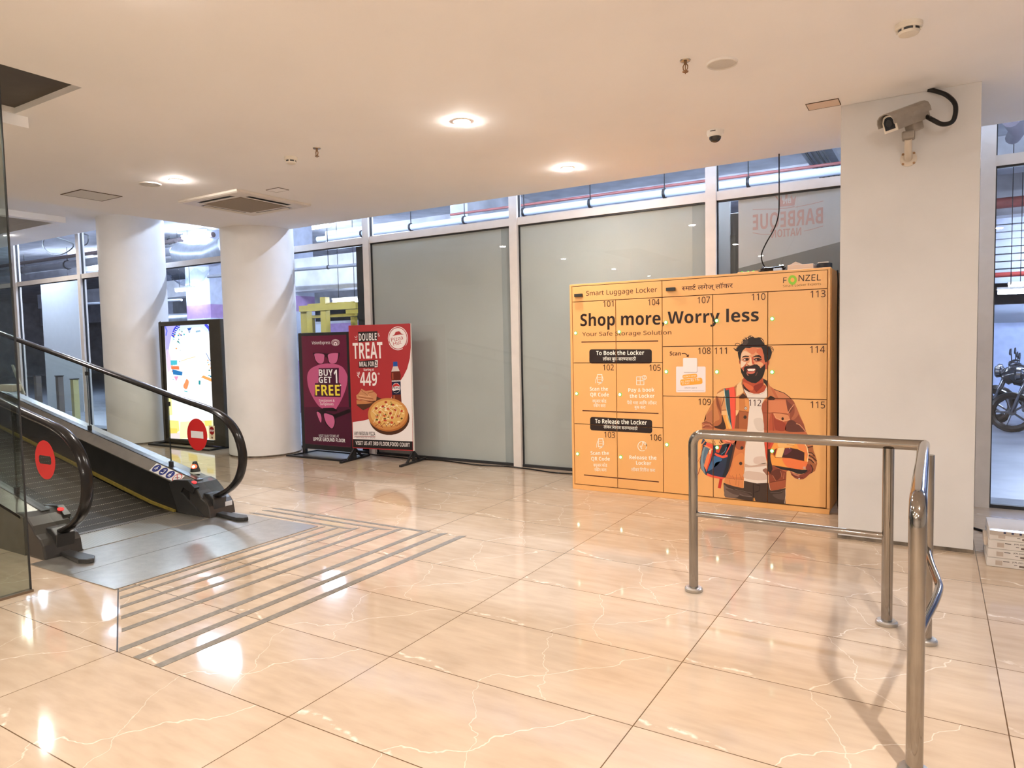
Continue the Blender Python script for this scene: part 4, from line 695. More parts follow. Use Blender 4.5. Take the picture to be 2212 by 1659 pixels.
('p',2,'#e9e2e0',0,[(0.8677,1.5332),(0.863,1.5012),(0.8514,1.4709),(0.8334,1.4438),(0.8099,1.4213),(0.7821,1.4044),(0.7513,1.3941),(0.719,1.391),(0.6869,1.3951),(0.6566,1.4064),(0.6296,1.4242),(0.6073,1.4477),(0.5909,1.4757),(0.5813,1.5068),(0.5788,1.5394),(0.5837,1.5718),(0.5956,1.6024),(0.614,1.6296),(0.6379,1.6521),(0.6661,1.6686),(0.6971,1.6785),(0.7294,1.6813),(0.7613,1.6767),(0.7913,1.6652),(0.8178,1.6473),(0.8397,1.6238),(0.8557,1.5961),(0.8652,1.5654)]),
('p',3,'#a83034',0,[(0.8587,1.5334),(0.8543,1.5034),(0.8434,1.475),(0.8266,1.4496),(0.8045,1.4284),(0.7785,1.4127),(0.7496,1.403),(0.7193,1.4001),(0.6893,1.404),(0.6609,1.4145),(0.6356,1.4312),(0.6148,1.4533),(0.5994,1.4795),(0.5903,1.5087),(0.588,1.5392),(0.5926,1.5696),(0.6038,1.5983),(0.621,1.6238),(0.6434,1.6448),(0.6698,1.6604),(0.6988,1.6696),(0.729,1.6722),(0.759,1.668),(0.787,1.6572),(0.8119,1.6404),(0.8324,1.6184),(0.8475,1.5924),(0.8564,1.5636)]),
('p',4,'#e9e2e0',0,[(0.8497,1.5336),(0.8456,1.5056),(0.8354,1.479),(0.8197,1.4553),(0.7991,1.4356),(0.7748,1.4209),(0.7479,1.4119),(0.7197,1.4092),(0.6916,1.4128),(0.6652,1.4227),(0.6416,1.4383),(0.6222,1.4588),(0.6079,1.4833),(0.5994,1.5105),(0.5973,1.539),(0.6015,1.5674),(0.6119,1.5941),(0.628,1.6179),(0.6488,1.6376),(0.6734,1.6521),(0.7005,1.6607),(0.7287,1.6632),(0.7566,1.6592),(0.7828,1.6491),(0.8061,1.6335),(0.8252,1.613),(0.8392,1.5887),(0.8475,1.5618)]),
('s',4,'#a83034',0.012,[(0.8433,1.4796),(0.8224,1.4412),(0.7911,1.4119)]),
('s',4,'#a83034',0.012,[(0.5806,1.5041),(0.5889,1.4778)]),
('p',5,'#a83034',0,[(0.6366,1.5655),(0.6755,1.5828),(0.6951,1.6161),(0.7379,1.6228),(0.7575,1.6171),(0.7704,1.5974),(0.8121,1.5796),(0.7516,1.581),(0.6936,1.5746)]),
('t',5,'#a8242a','Pizza',(0.631,1.4953),(0.7965,1.5231),0.0467,1),
('t',5,'#a8242a','Hut',(0.6614,1.4452),(0.7751,1.4718),0.0467,1),
('p',2,'#1f4f9c',0,[(0.6451,1.2498),(0.7064,1.2519),(0.7074,1.1932),(0.643,1.1909)]),
('p',2,'#d6cbc6',0,[(0.643,1.1923),(0.7074,1.1945),(0.7358,1.1344),(0.6146,1.1282)]),
('p',2,'#642216',0,[(0.6147,1.1308),(0.7358,1.1357),(0.7493,1.0849),(0.7408,1.017),(0.6164,1.0101),(0.6063,1.0718)]),
('p',3,'#9a4a34',0,[(0.6201,1.1112),(0.6432,1.1111),(0.6434,1.0325),(0.6216,1.0259)]),
('p',2,'#e4dede',0,[(0.6168,1.0193),(0.7426,1.0249),(0.7419,1.0066),(0.6161,1.001)]),
('p',2,'#151a38',0,[(0.6162,1.0036),(0.7436,1.0092),(0.7439,0.8472),(0.6149,0.8406)]),
('p',3,'#e9e2e2',0,[(0.7376,0.9256),(0.734,0.9062),(0.7249,0.8886),(0.7112,0.8746),(0.6942,0.8655),(0.6757,0.8622),(0.6573,0.8651),(0.6409,0.8739),(0.6281,0.8878),(0.6202,0.9053),(0.6179,0.9248),(0.6216,0.9443),(0.6308,0.9619),(0.6445,0.9759),(0.6616,0.9849),(0.6802,0.9881),(0.6985,0.9851),(0.7148,0.9762),(0.7275,0.9624),(0.7353,0.945)]),
('p',4,'#c22c2c',0,[(0.6246,0.938),(0.638,0.9669),(0.6801,0.9855),(0.7207,0.9673),(0.7322,0.9465),(0.6835,0.9514)]),
('p',4,'#10142a',0,[(0.6232,0.8985),(0.6428,0.8882),(0.6816,0.899),(0.7277,0.9046),(0.7146,0.8809),(0.6758,0.8648),(0.6378,0.8776)]),
('t',4,'#10142a','PEPSI',(0.6252,0.9117),(0.7279,0.9124),0.0289,3),
('p',2,'#6a2a1a',0,[(0.618,0.8419),(0.744,0.8485),(0.7495,0.7452),(0.6004,0.7824)]),
('p',3,'#a8583a',0,[(0.6332,0.8355),(0.6547,0.8357),(0.6585,0.7701),(0.6313,0.7829)]),
('p',2,'#53301f',0,[(0.0853,0.7553),(0.3016,0.7517),(0.3833,0.8195),(0.4606,0.7872),(0.2669,0.6776),(0.1774,0.6396),(0.0831,0.7013)]),
('p',3,'#c58a60',0,[(0.0801,0.8268),(0.1217,0.8568),(0.1643,0.9136),(0.2272,0.8846),(0.3232,0.8988),(0.3922,0.8462),(0.3781,0.7662),(0.2059,0.7504),(0.0864,0.7823)]),
('p',3,'#c08050',0,[(0.081,0.7688),(0.2855,0.7448),(0.3328,0.7388),(0.2207,0.7211),(0.0836,0.7148)]),
('s',4,'#8a4a2a',0.008,[(0.1117,0.8096),(0.3346,0.7856)]),
('s',4,'#8a4a2a',0.008,[(0.1634,0.8908),(0.257,0.8314)]),
('s',4,'#8a4a2a',0.008,[(0.2581,0.8582),(0.3462,0.879)]),
('s',4,'#8a4a2a',0.008,[(0.1427,0.7764),(0.3333,0.7522)]),
('s',4,'#e3b48c',0.006,[(0.1287,0.83),(0.304,0.8119)]),
('s',4,'#e3b48c',0.006,[(0.1791,0.8842),(0.2881,0.8117)]),
('s',4,'#e3b48c',0.006,[(0.1112,0.7961),(0.2706,0.7714)]),
('p',2,'#4a2a18',0,[(0.8553,0.5575),(0.8475,0.5139),(0.8275,0.4717),(0.796,0.4328),(0.7543,0.3989),(0.7042,0.3714),(0.6477,0.3515),(0.5872,0.3403),(0.5253,0.3382),(0.4648,0.3455),(0.4084,0.3618),(0.3586,0.3865),(0.3177,0.4186),(0.2876,0.4566),(0.2697,0.4989),(0.2648,0.5434),(0.2732,0.5882),(0.2944,0.6313),(0.3275,0.6707),(0.3708,0.7046),(0.4225,0.7316),(0.48,0.7506),(0.5409,0.7607),(0.6025,0.7616),(0.6621,0.7533),(0.7171,0.7362),(0.7653,0.7112),(0.8045,0.6794),(0.8334,0.6421),(0.8505,0.6009)]),
('p',3,'#c68448',0,[(0.8386,0.6003),(0.8324,0.5624),(0.8166,0.5256),(0.7917,0.4909),(0.7584,0.4596),(0.7178,0.4328),(0.6713,0.4113),(0.6204,0.3959),(0.5666,0.3871),(0.512,0.3854),(0.4583,0.3908),(0.4073,0.4032),(0.361,0.4222),(0.3209,0.4472),(0.2885,0.4774),(0.2649,0.5116),(0.251,0.5487),(0.2474,0.5873),(0.2541,0.6262),(0.2709,0.6639),(0.2971,0.6991),(0.3319,0.7305),(0.3738,0.7572),(0.4216,0.7781),(0.4734,0.7927),(0.5274,0.8004),(0.5818,0.8011),(0.6348,0.7948),(0.6846,0.7817),(0.7295,0.7623),(0.7681,0.7373),(0.7992,0.7075),(0.8217,0.674),(0.835,0.6379)]),
('p',4,'#b06a34',0,[(0.8347,0.574),(0.8273,0.5358),(0.8082,0.4988),(0.7781,0.4648),(0.7382,0.435),(0.6902,0.4109),(0.6361,0.3935),(0.5781,0.3836),(0.5189,0.3818),(0.4609,0.388),(0.4068,0.4023),(0.359,0.4239),(0.3197,0.4519),(0.2908,0.4851),(0.2735,0.522),(0.2687,0.5609),(0.2766,0.6002),(0.2967,0.6379),(0.3283,0.6724),(0.3697,0.7021),(0.4191,0.7259),(0.4742,0.7425),(0.5326,0.7514),(0.5916,0.7523),(0.6488,0.7451),(0.7016,0.7303),(0.7479,0.7085),(0.7857,0.6807),(0.8134,0.648),(0.83,0.612)]),
('p',5,'#c98a4c',0,[(0.8297,0.6053),(0.8222,0.5649),(0.8028,0.5259),(0.7723,0.4899),(0.7319,0.4586),(0.6833,0.4332),(0.6286,0.415),(0.5699,0.4047),(0.51,0.4028),(0.4513,0.4096),(0.3966,0.4248),(0.3483,0.4477),(0.3086,0.4774),(0.2794,0.5126),(0.262,0.5517),(0.2572,0.5929),(0.2652,0.6343),(0.2857,0.6742),(0.3177,0.7106),(0.3596,0.7419),(0.4097,0.7668),(0.4654,0.7843),(0.5245,0.7936),(0.5842,0.7944),(0.642,0.7866),(0.6954,0.7708),(0.7421,0.7476),(0.7803,0.7181),(0.8083,0.6836),(0.825,0.6454)]),
('p',6,'#dcae66',0,[(0.7967,0.6151),(0.7891,0.5782),(0.7695,0.5428),(0.7385,0.5106),(0.6978,0.4833),(0.6492,0.4622),(0.5952,0.4483),(0.5383,0.4425),(0.4814,0.445),(0.4275,0.4559),(0.3792,0.4746),(0.3391,0.5003),(0.3093,0.5315),(0.2914,0.5668),(0.2863,0.6043),(0.2943,0.642),(0.315,0.678),(0.3472,0.7105),(0.3893,0.7377),(0.4389,0.7584),(0.4936,0.7715),(0.5506,0.7765),(0.607,0.7731),(0.66,0.7616),(0.707,0.7426),(0.7458,0.717),(0.7745,0.6862),(0.7917,0.6517)]),
('p',7,'#5c5a26',0,[(0.5506,0.5552),(0.537,0.5571),(0.5327,0.563),(0.541,0.5684),(0.5555,0.5693),(0.5654,0.565),(0.5632,0.5587)]),
('p',7,'#c99a4c',0,[(0.7355,0.5988),(0.7251,0.5901),(0.7066,0.5887),(0.6938,0.5956),(0.6965,0.6057),(0.7126,0.6113),(0.7299,0.6082)]),
('p',7,'#c99a4c',0,[(0.574,0.4915),(0.5561,0.4939),(0.5492,0.5034),(0.5584,0.5128),(0.5768,0.5152),(0.5905,0.5086),(0.5893,0.4981)]),
('p',7,'#f0d9a0',0,[(0.5206,0.4533),(0.504,0.458),(0.5014,0.4682),(0.5149,0.4763),(0.5341,0.476),(0.5447,0.4677),(0.5387,0.4576)]),
('p',7,'#c99a4c',0,[(0.5831,0.6842),(0.5915,0.6769),(0.59,0.6663),(0.5798,0.6602),(0.5686,0.6633),(0.5647,0.6732),(0.5712,0.6825)]),
('p',7,'#c99a4c',0,[(0.7623,0.6502),(0.7602,0.6412),(0.7519,0.6369),(0.7438,0.6405),(0.7418,0.6493),(0.7476,0.6567),(0.7567,0.6571)]),
('p',7,'#f4e2b4',0,[(0.463,0.7087),(0.4745,0.7092),(0.4818,0.7038),(0.4795,0.6965),(0.4693,0.6928),(0.4588,0.6955),(0.456,0.7026)]),
('p',7,'#c99a4c',0,[(0.7513,0.6627),(0.7502,0.6554),(0.7433,0.6513),(0.7358,0.6534),(0.7333,0.6603),(0.7377,0.6667),(0.7457,0.6677)]),
('p',7,'#f4e2b4',0,[(0.5066,0.6987),(0.5201,0.6974),(0.5265,0.6895),(0.521,0.6809),(0.5077,0.6781),(0.4967,0.6831),(0.4962,0.6923)]),
('p',7,'#c99a4c',0,[(0.4458,0.5774),(0.4463,0.5878),(0.4558,0.5943),(0.4671,0.5921),(0.4716,0.5828),(0.4661,0.5734),(0.4546,0.571)]),
('p',7,'#c99a4c',0,[(0.6953,0.5588),(0.6829,0.5531),(0.6686,0.5554),(0.6633,0.564),(0.6709,0.5724),(0.6857,0.5742),(0.6965,0.5682)]),
('p',7,'#f4e2b4',0,[(0.5165,0.675),(0.5254,0.6737),(0.5296,0.6643),(0.5261,0.654),(0.5174,0.6504),(0.5101,0.6564),(0.5097,0.6673)]),
('p',7,'#f4e2b4',0,[(0.4345,0.6902),(0.4471,0.6932),(0.4574,0.6875),(0.4577,0.6774),(0.4477,0.6706),(0.435,0.6721),(0.4291,0.6808)]),
('p',7,'#c99a4c',0,[(0.4607,0.5009),(0.4549,0.5056),(0.4572,0.5116),(0.4659,0.5145),(0.4744,0.5121),(0.4763,0.5062),(0.4703,0.5012)]),
('p',7,'#f4e2b4',0,[(0.5679,0.4689),(0.5588,0.4721),(0.5558,0.4825),(0.5611,0.4922),(0.5708,0.4939),(0.5776,0.4864),(0.5763,0.4753)]),
('p',7,'#c99a4c',0,[(0.5286,0.5742),(0.5155,0.581),(0.5164,0.5919),(0.5307,0.5988),(0.5476,0.5964),(0.5543,0.5865),(0.5459,0.5767)]),
('p',7,'#c99a4c',0,[(0.7451,0.6521),(0.7435,0.6448),(0.7362,0.6411),(0.7287,0.6437),(0.7266,0.6507),(0.7315,0.6568),(0.7397,0.6574)]),
('p',7,'#5c5a26',0,[(0.7662,0.6448),(0.7614,0.6344),(0.7437,0.6295),(0.7265,0.6338),(0.7227,0.6442),(0.7352,0.6527),(0.7545,0.653)]),
('p',7,'#f4e2b4',0,[(0.5083,0.6541),(0.5286,0.6545),(0.5408,0.6489),(0.5359,0.6416),(0.5175,0.638),(0.4995,0.6409),(0.4954,0.6481)]),
('p',7,'#f4e2b4',0,[(0.5401,0.488),(0.5288,0.4902),(0.5262,0.4958),(0.5342,0.5006),(0.5468,0.5009),(0.5545,0.4966),(0.5515,0.4909)]),
('p',7,'#c99a4c',0,[(0.6593,0.5924),(0.6449,0.5854),(0.6235,0.5854),(0.6114,0.5925),(0.6177,0.6013),(0.6376,0.6052),(0.6561,0.6012)]),
('p',7,'#f4e2b4',0,[(0.434,0.5794),(0.4349,0.5855),(0.443,0.5892),(0.4523,0.5877),(0.4557,0.5821),(0.4507,0.5766),(0.4411,0.5754)]),
('p',7,'#f4e2b4',0,[(0.5325,0.7337),(0.5476,0.7308),(0.5522,0.7224),(0.5429,0.7149),(0.5266,0.7139),(0.5157,0.7202),(0.5183,0.729)]),
('p',7,'#f0d9a0',0,[(0.4208,0.654),(0.4291,0.6591),(0.4384,0.6568),(0.4418,0.6486),(0.4366,0.6409),(0.4268,0.6393),(0.4198,0.6451)]),
('p',7,'#f4e2b4',0,[(0.5725,0.7121),(0.5844,0.7083),(0.5852,0.7013),(0.5745,0.6962),(0.5601,0.697),(0.5531,0.7031),(0.5586,0.7098)]),
('p',7,'#5c5a26',0,[(0.4919,0.5875),(0.4907,0.5969),(0.5009,0.6039),(0.5149,0.6031),(0.5222,0.5953),(0.5172,0.5862),(0.5037,0.5828)]),
('p',7,'#f4e2b4',0,[(0.4365,0.5733),(0.4367,0.5806),(0.4436,0.5853),(0.4519,0.5839),(0.4554,0.5775),(0.4515,0.5709),(0.4431,0.569)]),
('p',7,'#f4e2b4',0,[(0.5476,0.5338),(0.5351,0.5364),(0.5316,0.5433),(0.5399,0.5493),(0.5536,0.55),(0.5625,0.5448),(0.5598,0.5376)]),
('p',7,'#c99a4c',0,[(0.4307,0.4699),(0.4214,0.4788),(0.4257,0.4901),(0.4403,0.4953),(0.4543,0.4904),(0.4571,0.4792),(0.4466,0.4701)]),
('p',7,'#f0d9a0',0,[(0.344,0.5197),(0.3418,0.5259),(0.3521,0.5309),(0.3671,0.5309),(0.3755,0.5259),(0.371,0.5197),(0.357,0.5169)]),
('p',7,'#f4e2b4',0,[(0.5958,0.4659),(0.5835,0.4675),(0.5781,0.4758),(0.5836,0.4846),(0.5959,0.4873),(0.6057,0.4818),(0.6057,0.4722)]),
('p',7,'#5c5a26',0,[(0.6109,0.7344),(0.6217,0.7281),(0.62,0.7186),(0.6073,0.7131),(0.593,0.7158),(0.5879,0.7245),(0.5959,0.7328)]),
('p',7,'#5c5a26',0,[(0.4901,0.6859),(0.5112,0.686),(0.5234,0.6812),(0.5176,0.6752),(0.4981,0.6724),(0.4796,0.675),(0.4761,0.681)]),
('p',7,'#f4e2b4',0,[(0.7778,0.6434),(0.7752,0.6329),(0.7673,0.6285),(0.7599,0.6334),(0.7587,0.644),(0.7646,0.6523),(0.7731,0.652)]),
('p',7,'#f0d9a0',0,[(0.7148,0.5012),(0.6961,0.4977),(0.6798,0.5025),(0.6783,0.5121),(0.6926,0.5192),(0.712,0.5184),(0.7218,0.5104)]),
('p',7,'#5c5a26',0,[(0.3625,0.5812),(0.3675,0.5882),(0.3864,0.5917),(0.4052,0.589),(0.4095,0.5823),(0.3963,0.5765),(0.3754,0.576)]),
('p',7,'#f0d9a0',0,[(0.7846,0.6117),(0.7771,0.6052),(0.7614,0.6034),(0.7493,0.6077),(0.7498,0.6149),(0.7627,0.6195),(0.7782,0.6181)]),
('p',7,'#5c5a26',0,[(0.3592,0.5194),(0.3553,0.5281),(0.3685,0.5353),(0.3888,0.5357),(0.4009,0.5289),(0.3957,0.52),(0.3772,0.5158)]),
('p',7,'#c99a4c',0,[(0.6375,0.6647),(0.6431,0.6564),(0.6324,0.6487),(0.6135,0.6475),(0.6005,0.6537),(0.6034,0.6626),(0.6199,0.6675)]),
('p',7,'#5c5a26',0,[(0.599,0.7558),(0.6055,0.7522),(0.6053,0.7463),(0.5987,0.7425),(0.5905,0.7436),(0.587,0.7488),(0.5907,0.7543)]),
('p',7,'#c99a4c',0,[(0.3948,0.669),(0.4092,0.6726),(0.4245,0.6705),(0.4292,0.6643),(0.4198,0.6587),(0.4033,0.6579),(0.3922,0.6624)]),
('p',7,'#f0d9a0',0,[(0.3978,0.5002),(0.3931,0.5072),(0.399,0.5142),(0.4111,0.516),(0.4203,0.5112),(0.4196,0.5034),(0.4096,0.4985)]),
('p',7,'#5c5a26',0,[(0.7574,0.5438),(0.7468,0.5374),(0.7343,0.5395),(0.7292,0.5487),(0.7354,0.5579),(0.7482,0.5603),(0.758,0.554)]),
('p',7,'#5c5a26',0,[(0.4909,0.5333),(0.4778,0.5389),(0.4812,0.547),(0.4986,0.5514),(0.5168,0.5488),(0.5221,0.5412),(0.5106,0.5343)]),
('p',7,'#c99a4c',0,[(0.7529,0.5442),(0.7408,0.539),(0.7266,0.5408),(0.721,0.5482),(0.7281,0.5556),(0.7427,0.5574),(0.7537,0.5524)]),
('p',7,'#f0d9a0',0,[(0.688,0.724),(0.6947,0.7142),(0.6872,0.7041),(0.6712,0.7014),(0.6586,0.7081),(0.659,0.7192),(0.6721,0.7263)]),
('p',8,'#a83424',0,[(0.6052,0.611),(0.5987,0.5993),(0.5837,0.5942),(0.569,0.5987),(0.5633,0.6101),(0.5699,0.6218),(0.5849,0.6269),(0.5995,0.6224)]),
('p',8,'#c4502e',0,[(0.4774,0.5685),(0.4727,0.5792),(0.4794,0.5897),(0.4937,0.5939),(0.5072,0.5894),(0.5119,0.5787),(0.5052,0.5683),(0.4909,0.564)]),
('p',8,'#c4502e',0,[(0.557,0.679),(0.5741,0.6748),(0.5796,0.6656),(0.5703,0.6567),(0.5517,0.6534),(0.5345,0.6576),(0.529,0.6669),(0.5384,0.6758)]),
('p',8,'#b8402a',0,[(0.6189,0.5453),(0.6032,0.5417),(0.5894,0.5477),(0.5857,0.5597),(0.5942,0.5708),(0.6099,0.5744),(0.6236,0.5685),(0.6274,0.5564)]),
('p',8,'#c4502e',0,[(0.4039,0.623),(0.4138,0.634),(0.4312,0.6372),(0.4458,0.6305),(0.4492,0.6181),(0.4393,0.607),(0.4219,0.6039),(0.4072,0.6105)]),
('p',8,'#a83424',0,[(0.6741,0.6654),(0.6763,0.6539),(0.6673,0.6442),(0.6523,0.6419),(0.6401,0.6483),(0.6379,0.6598),(0.647,0.6696),(0.662,0.6719)]),
('p',8,'#b8402a',0,[(0.4973,0.5064),(0.4835,0.5128),(0.4817,0.5238),(0.4927,0.5329),(0.5103,0.5348),(0.524,0.5284),(0.5258,0.5174),(0.5148,0.5083)]),
('p',8,'#a83424',0,[(0.466,0.7083),(0.484,0.7096),(0.4974,0.7026),(0.4986,0.6914),(0.4867,0.6825),(0.4687,0.6812),(0.4553,0.6883),(0.4541,0.6995)]),
('p',8,'#a83424',0,[(0.7154,0.5722),(0.7046,0.5628),(0.689,0.5619),(0.6779,0.5701),(0.6777,0.5826),(0.6885,0.592),(0.7041,0.5929),(0.7152,0.5847)]),
('p',8,'#c4502e',0,[(0.3616,0.5585),(0.362,0.5685),(0.3735,0.5757),(0.3894,0.5761),(0.4003,0.5693),(0.3999,0.5594),(0.3884,0.5521),(0.3725,0.5517)]),
('p',8,'#a83424',0,[(0.6338,0.727),(0.6431,0.7203),(0.6421,0.711),(0.6314,0.7046),(0.6172,0.7048),(0.6079,0.7115),(0.6089,0.7208),(0.6196,0.7272)]),
('p',8,'#c4502e',0,[(0.6035,0.4795),(0.5862,0.4802),(0.5753,0.4897),(0.5773,0.5025),(0.591,0.5111),(0.6084,0.5104),(0.6192,0.5009),(0.6172,0.4881)]),
('p',8,'#a83424',0,[(0.3549,0.678),(0.3682,0.686),(0.3844,0.6846),(0.3939,0.6747),(0.3912,0.662),(0.378,0.654),(0.3618,0.6554),(0.3523,0.6653)]),
('p',8,'#c4502e',0,[(0.7686,0.6454),(0.7651,0.6347),(0.7504,0.6282),(0.7332,0.6297),(0.7234,0.6384),(0.7269,0.6491),(0.7416,0.6556),(0.7588,0.654)]),
('p',8,'#b8402a',0,[(0.4034,0.4821),(0.3952,0.4917),(0.3992,0.5032),(0.4129,0.5098),(0.4284,0.5076),(0.4366,0.498),(0.4326,0.4866),(0.4189,0.48)]),
('p',8,'#a83424',0,[(0.519,0.7629),(0.5347,0.7603),(0.5424,0.751),(0.5378,0.7405),(0.5234,0.7348),(0.5078,0.7374),(0.5,0.7467),(0.5046,0.7573)]),
('s',8,'#f6e4ba',0.006,[(0.3309,0.4847),(0.382,0.5796),(0.3208,0.6317),(0.4026,0.7066)]),
('s',8,'#f6e4ba',0.006,[(0.3915,0.497),(0.4424,0.5943),(0.3813,0.6436),(0.4623,0.7076)]),
('s',8,'#f6e4ba',0.006,[(0.4517,0.5093),(0.5024,0.6088),(0.4416,0.6554),(0.5217,0.7086)]),
('s',8,'#f6e4ba',0.006,[(0.5116,0.5214),(0.5621,0.6233),(0.5014,0.6672),(0.5807,0.7096)]),
('s',8,'#f6e4ba',0.006,[(0.5712,0.5335),(0.6214,0.6377),(0.561,0.6789),(0.6395,0.7106)]),
('s',8,'#f6e4ba',0.006,[(0.6304,0.5456),(0.6804,0.6521),(0.6202,0.6905),(0.6979,0.7115)]),
('s',8,'#f6e4ba',0.006,[(0.6893,0.5575),(0.7391,0.6663),(0.6791,0.702),(0.756,0.7125)]),
('s',8,'#7c2c1a',0.006,[(0.3532,0.4452),(0.4179,0.487),(0.4628,0.4283)]),
('s',8,'#7c2c1a',0.006,[(0.4317,0.4367),(0.4932,0.4891),(0.5257,0.4381)]),
('s',8,'#7c2c1a',0.006,[(0.5105,0.4496),(0.5681,0.4911),(0.5882,0.4479)]),
('s',8,'#7c2c1a',0.006,[(0.588,0.4413),(0.6424,0.493),(0.6504,0.4576)]),
('s',8,'#7c2c1a',0.006,[(0.6656,0.4541),(0.7162,0.495),(0.7122,0.4672)])],
'lightbox':[('p',0,'#ffffff',0,[(-6.7577,1.8306),(-5.5851,1.818),(-5.6108,0.1147),(-6.7778,0.0831)]),
('p',1,'#a9a4f2',0,[(-6.7577,1.8306),(-6.3558,1.8264),(-6.4957,1.7525),(-6.5937,1.6601),(-6.6493,1.5387),(-6.6938,1.4164),(-6.7559,1.2247)]),
('p',1,'#c9d6fb',0,[(-6.3558,1.8264),(-5.5851,1.818),(-5.5877,1.56),(-5.7017,1.692),(-5.8839,1.7752),(-6.1846,1.7706),(-6.4789,1.6845),(-6.6038,1.538),(-6.5699,1.6731)]),
('p',1,'#d6c4f4',1,[(-6.7558,1.4171),(-6.6847,1.4437),(-6.6298,1.2246),(-6.7306,1.1147)]),
('s',2,'#3a3ec0',0.07,[(-6.5592,1.6661),(-6.4957,1.7525),(-6.3897,1.8194)]),
('s',2,'#4a50d0',0.05,[(-5.7548,1.8156),(-5.6762,1.7562),(-5.6247,1.6707)]),
('s',2,'#6870e0',0.03,[(-6.7407,1.8137),(-6.7006,1.7444),(-6.7293,1.6768)]),
('s',3,'#c8d2fa',0.01,[(-6.5908,1.694),(-6.5355,1.6791)]),
('s',3,'#c8d2fa',0.01,[(-6.5572,1.7176),(-6.4976,1.7025)]),
('s',3,'#c8d2fa',0.01,[(-6.5237,1.741),(-6.4598,1.7259)]),
('s',3,'#c8d2fa',0.01,[(-6.4902,1.7645),(-6.4221,1.7491)]),
('s',3,'#c8d2fa',0.01,[(-6.457,1.7878),(-6.3846,1.7723)]),
('s',3,'#c8d2fa',0.01,[(-6.4238,1.811),(-6.3473,1.7953)]),
('p',2,'#3c62a8',0,[(-6.1954,1.7709),(-6.08,1.7782),(-6.1179,1.7356),(-6.166,1.7302)]),
('p',2,'#4b78b0',0,[(-6.1752,1.7238),(-6.1146,1.7223),(-6.1426,1.6964)]),
('p',2,'#8eb0c8',0,[(-5.9939,1.7257),(-5.8868,1.736),(-5.8676,1.7119),(-5.9853,1.6991)]),
('p',2,'#d88a4a',0,[(-6.5169,1.6987),(-6.5334,1.7035),(-6.5331,1.7217),(-6.5165,1.7281),(-6.5064,1.7139)]),
('p',2,'#2a8aa0',0,[(-6.3754,1.7602),(-6.3737,1.7466),(-6.3848,1.7397),(-6.3933,1.7491),(-6.3875,1.7617)]),
('p',2,'#d88a4a',0,[(-6.4569,1.5678),(-6.4692,1.5643),(-6.485,1.5667),(-6.4825,1.5717),(-6.4651,1.5724)]),
('p',2,'#52b0b8',0,[(-6.2596,1.6671),(-6.2886,1.668),(-6.296,1.6855),(-6.2715,1.6955),(-6.249,1.6841)]),
('p',2,'#2a8aa0',0,[(-6.491,1.6752),(-6.5192,1.6714),(-6.533,1.6875),(-6.5133,1.7013),(-6.4874,1.6936)]),
('p',2,'#3a5aa8',0,[(-6.499,1.7231),(-6.5141,1.7362),(-6.4996,1.7499),(-6.4755,1.7452),(-6.4751,1.7286)]),
('p',2,'#3a5aa8',0,[(-6.3551,1.6586),(-6.3733,1.6707),(-6.3546,1.6824),(-6.3248,1.6775),(-6.3252,1.6629)]),
('p',2,'#3f7f7a',0,[(-6.4439,1.5591),(-6.4465,1.5696),(-6.4172,1.5733),(-6.3966,1.5652),(-6.413,1.5564)]),
('p',2,'#b8583a',0,[(-6.3803,1.7007),(-6.3745,1.6926),(-6.3951,1.6885),(-6.4136,1.6941),(-6.4045,1.7017)]),
('p',2,'#52b0b8',0,[(-6.5178,1.6098),(-6.5328,1.6029),(-6.5504,1.608),(-6.5461,1.6181),(-6.526,1.6192)]),
('p',2,'#52b0b8',0,[(-6.5025,1.6401),(-6.5258,1.637),(-6.5415,1.6444),(-6.5278,1.652),(-6.5038,1.6493)]),
('p',2,'#3f7f7a',0,[(-6.4185,1.5683),(-6.4501,1.568),(-6.4602,1.5831),(-6.4348,1.5925),(-6.4091,1.5834)]),
('p',2,'#1f6f8a',0,[(-6.4334,1.5793),(-6.4191,1.579),(-6.4159,1.5637),(-6.4283,1.5545),(-6.4391,1.5642)]),
('p',2,'#e0a860',0,[(-6.6302,1.7077),(-6.6203,1.7041),(-6.6222,1.6958),(-6.6333,1.6944),(-6.6382,1.7018)]),
('p',2,'#2a8aa0',0,[(-6.3744,1.4472),(-6.3788,1.4419),(-6.3921,1.4419),(-6.396,1.4473),(-6.385,1.4506)]),
('p',2,'#d88a4a',0,[(-6.4632,1.4781),(-6.466,1.4641),(-6.4933,1.4609),(-6.5074,1.473),(-6.4887,1.4837)]),
('p',2,'#52b0b8',0,[(-6.3448,1.7253),(-6.3249,1.7352),(-6.302,1.7276),(-6.3077,1.713),(-6.3342,1.7116)]),
('p',2,'#e0a860',0,[(-6.4663,1.6336),(-6.4882,1.6345),(-6.4932,1.6401),(-6.4743,1.6428),(-6.4577,1.6388)]),
('p',2,'#b8583a',0,[(-6.3924,1.6742),(-6.3942,1.6832),(-6.3729,1.6864),(-6.3579,1.6794),(-6.37,1.6718)]),
('p',2,'#1f6f8a',0,[(-6.419,1.5988),(-6.4289,1.6101),(-6.4188,1.622),(-6.4026,1.6181),(-6.4027,1.6037)]),
('p',2,'#2a8aa0',0,[(-6.4119,1.6552),(-6.4388,1.663),(-6.4333,1.6792),(-6.4031,1.6814),(-6.3899,1.6666)]),
('p',2,'#d88a4a',0,[(-6.5235,1.6778),(-6.4937,1.6737),(-6.4943,1.6625),(-6.5246,1.6596),(-6.5427,1.6691)]),
('p',2,'#b8583a',0,[(-6.3479,1.7239),(-6.3361,1.7293),(-6.3193,1.7263),(-6.3206,1.7192),(-6.3383,1.7177)]),
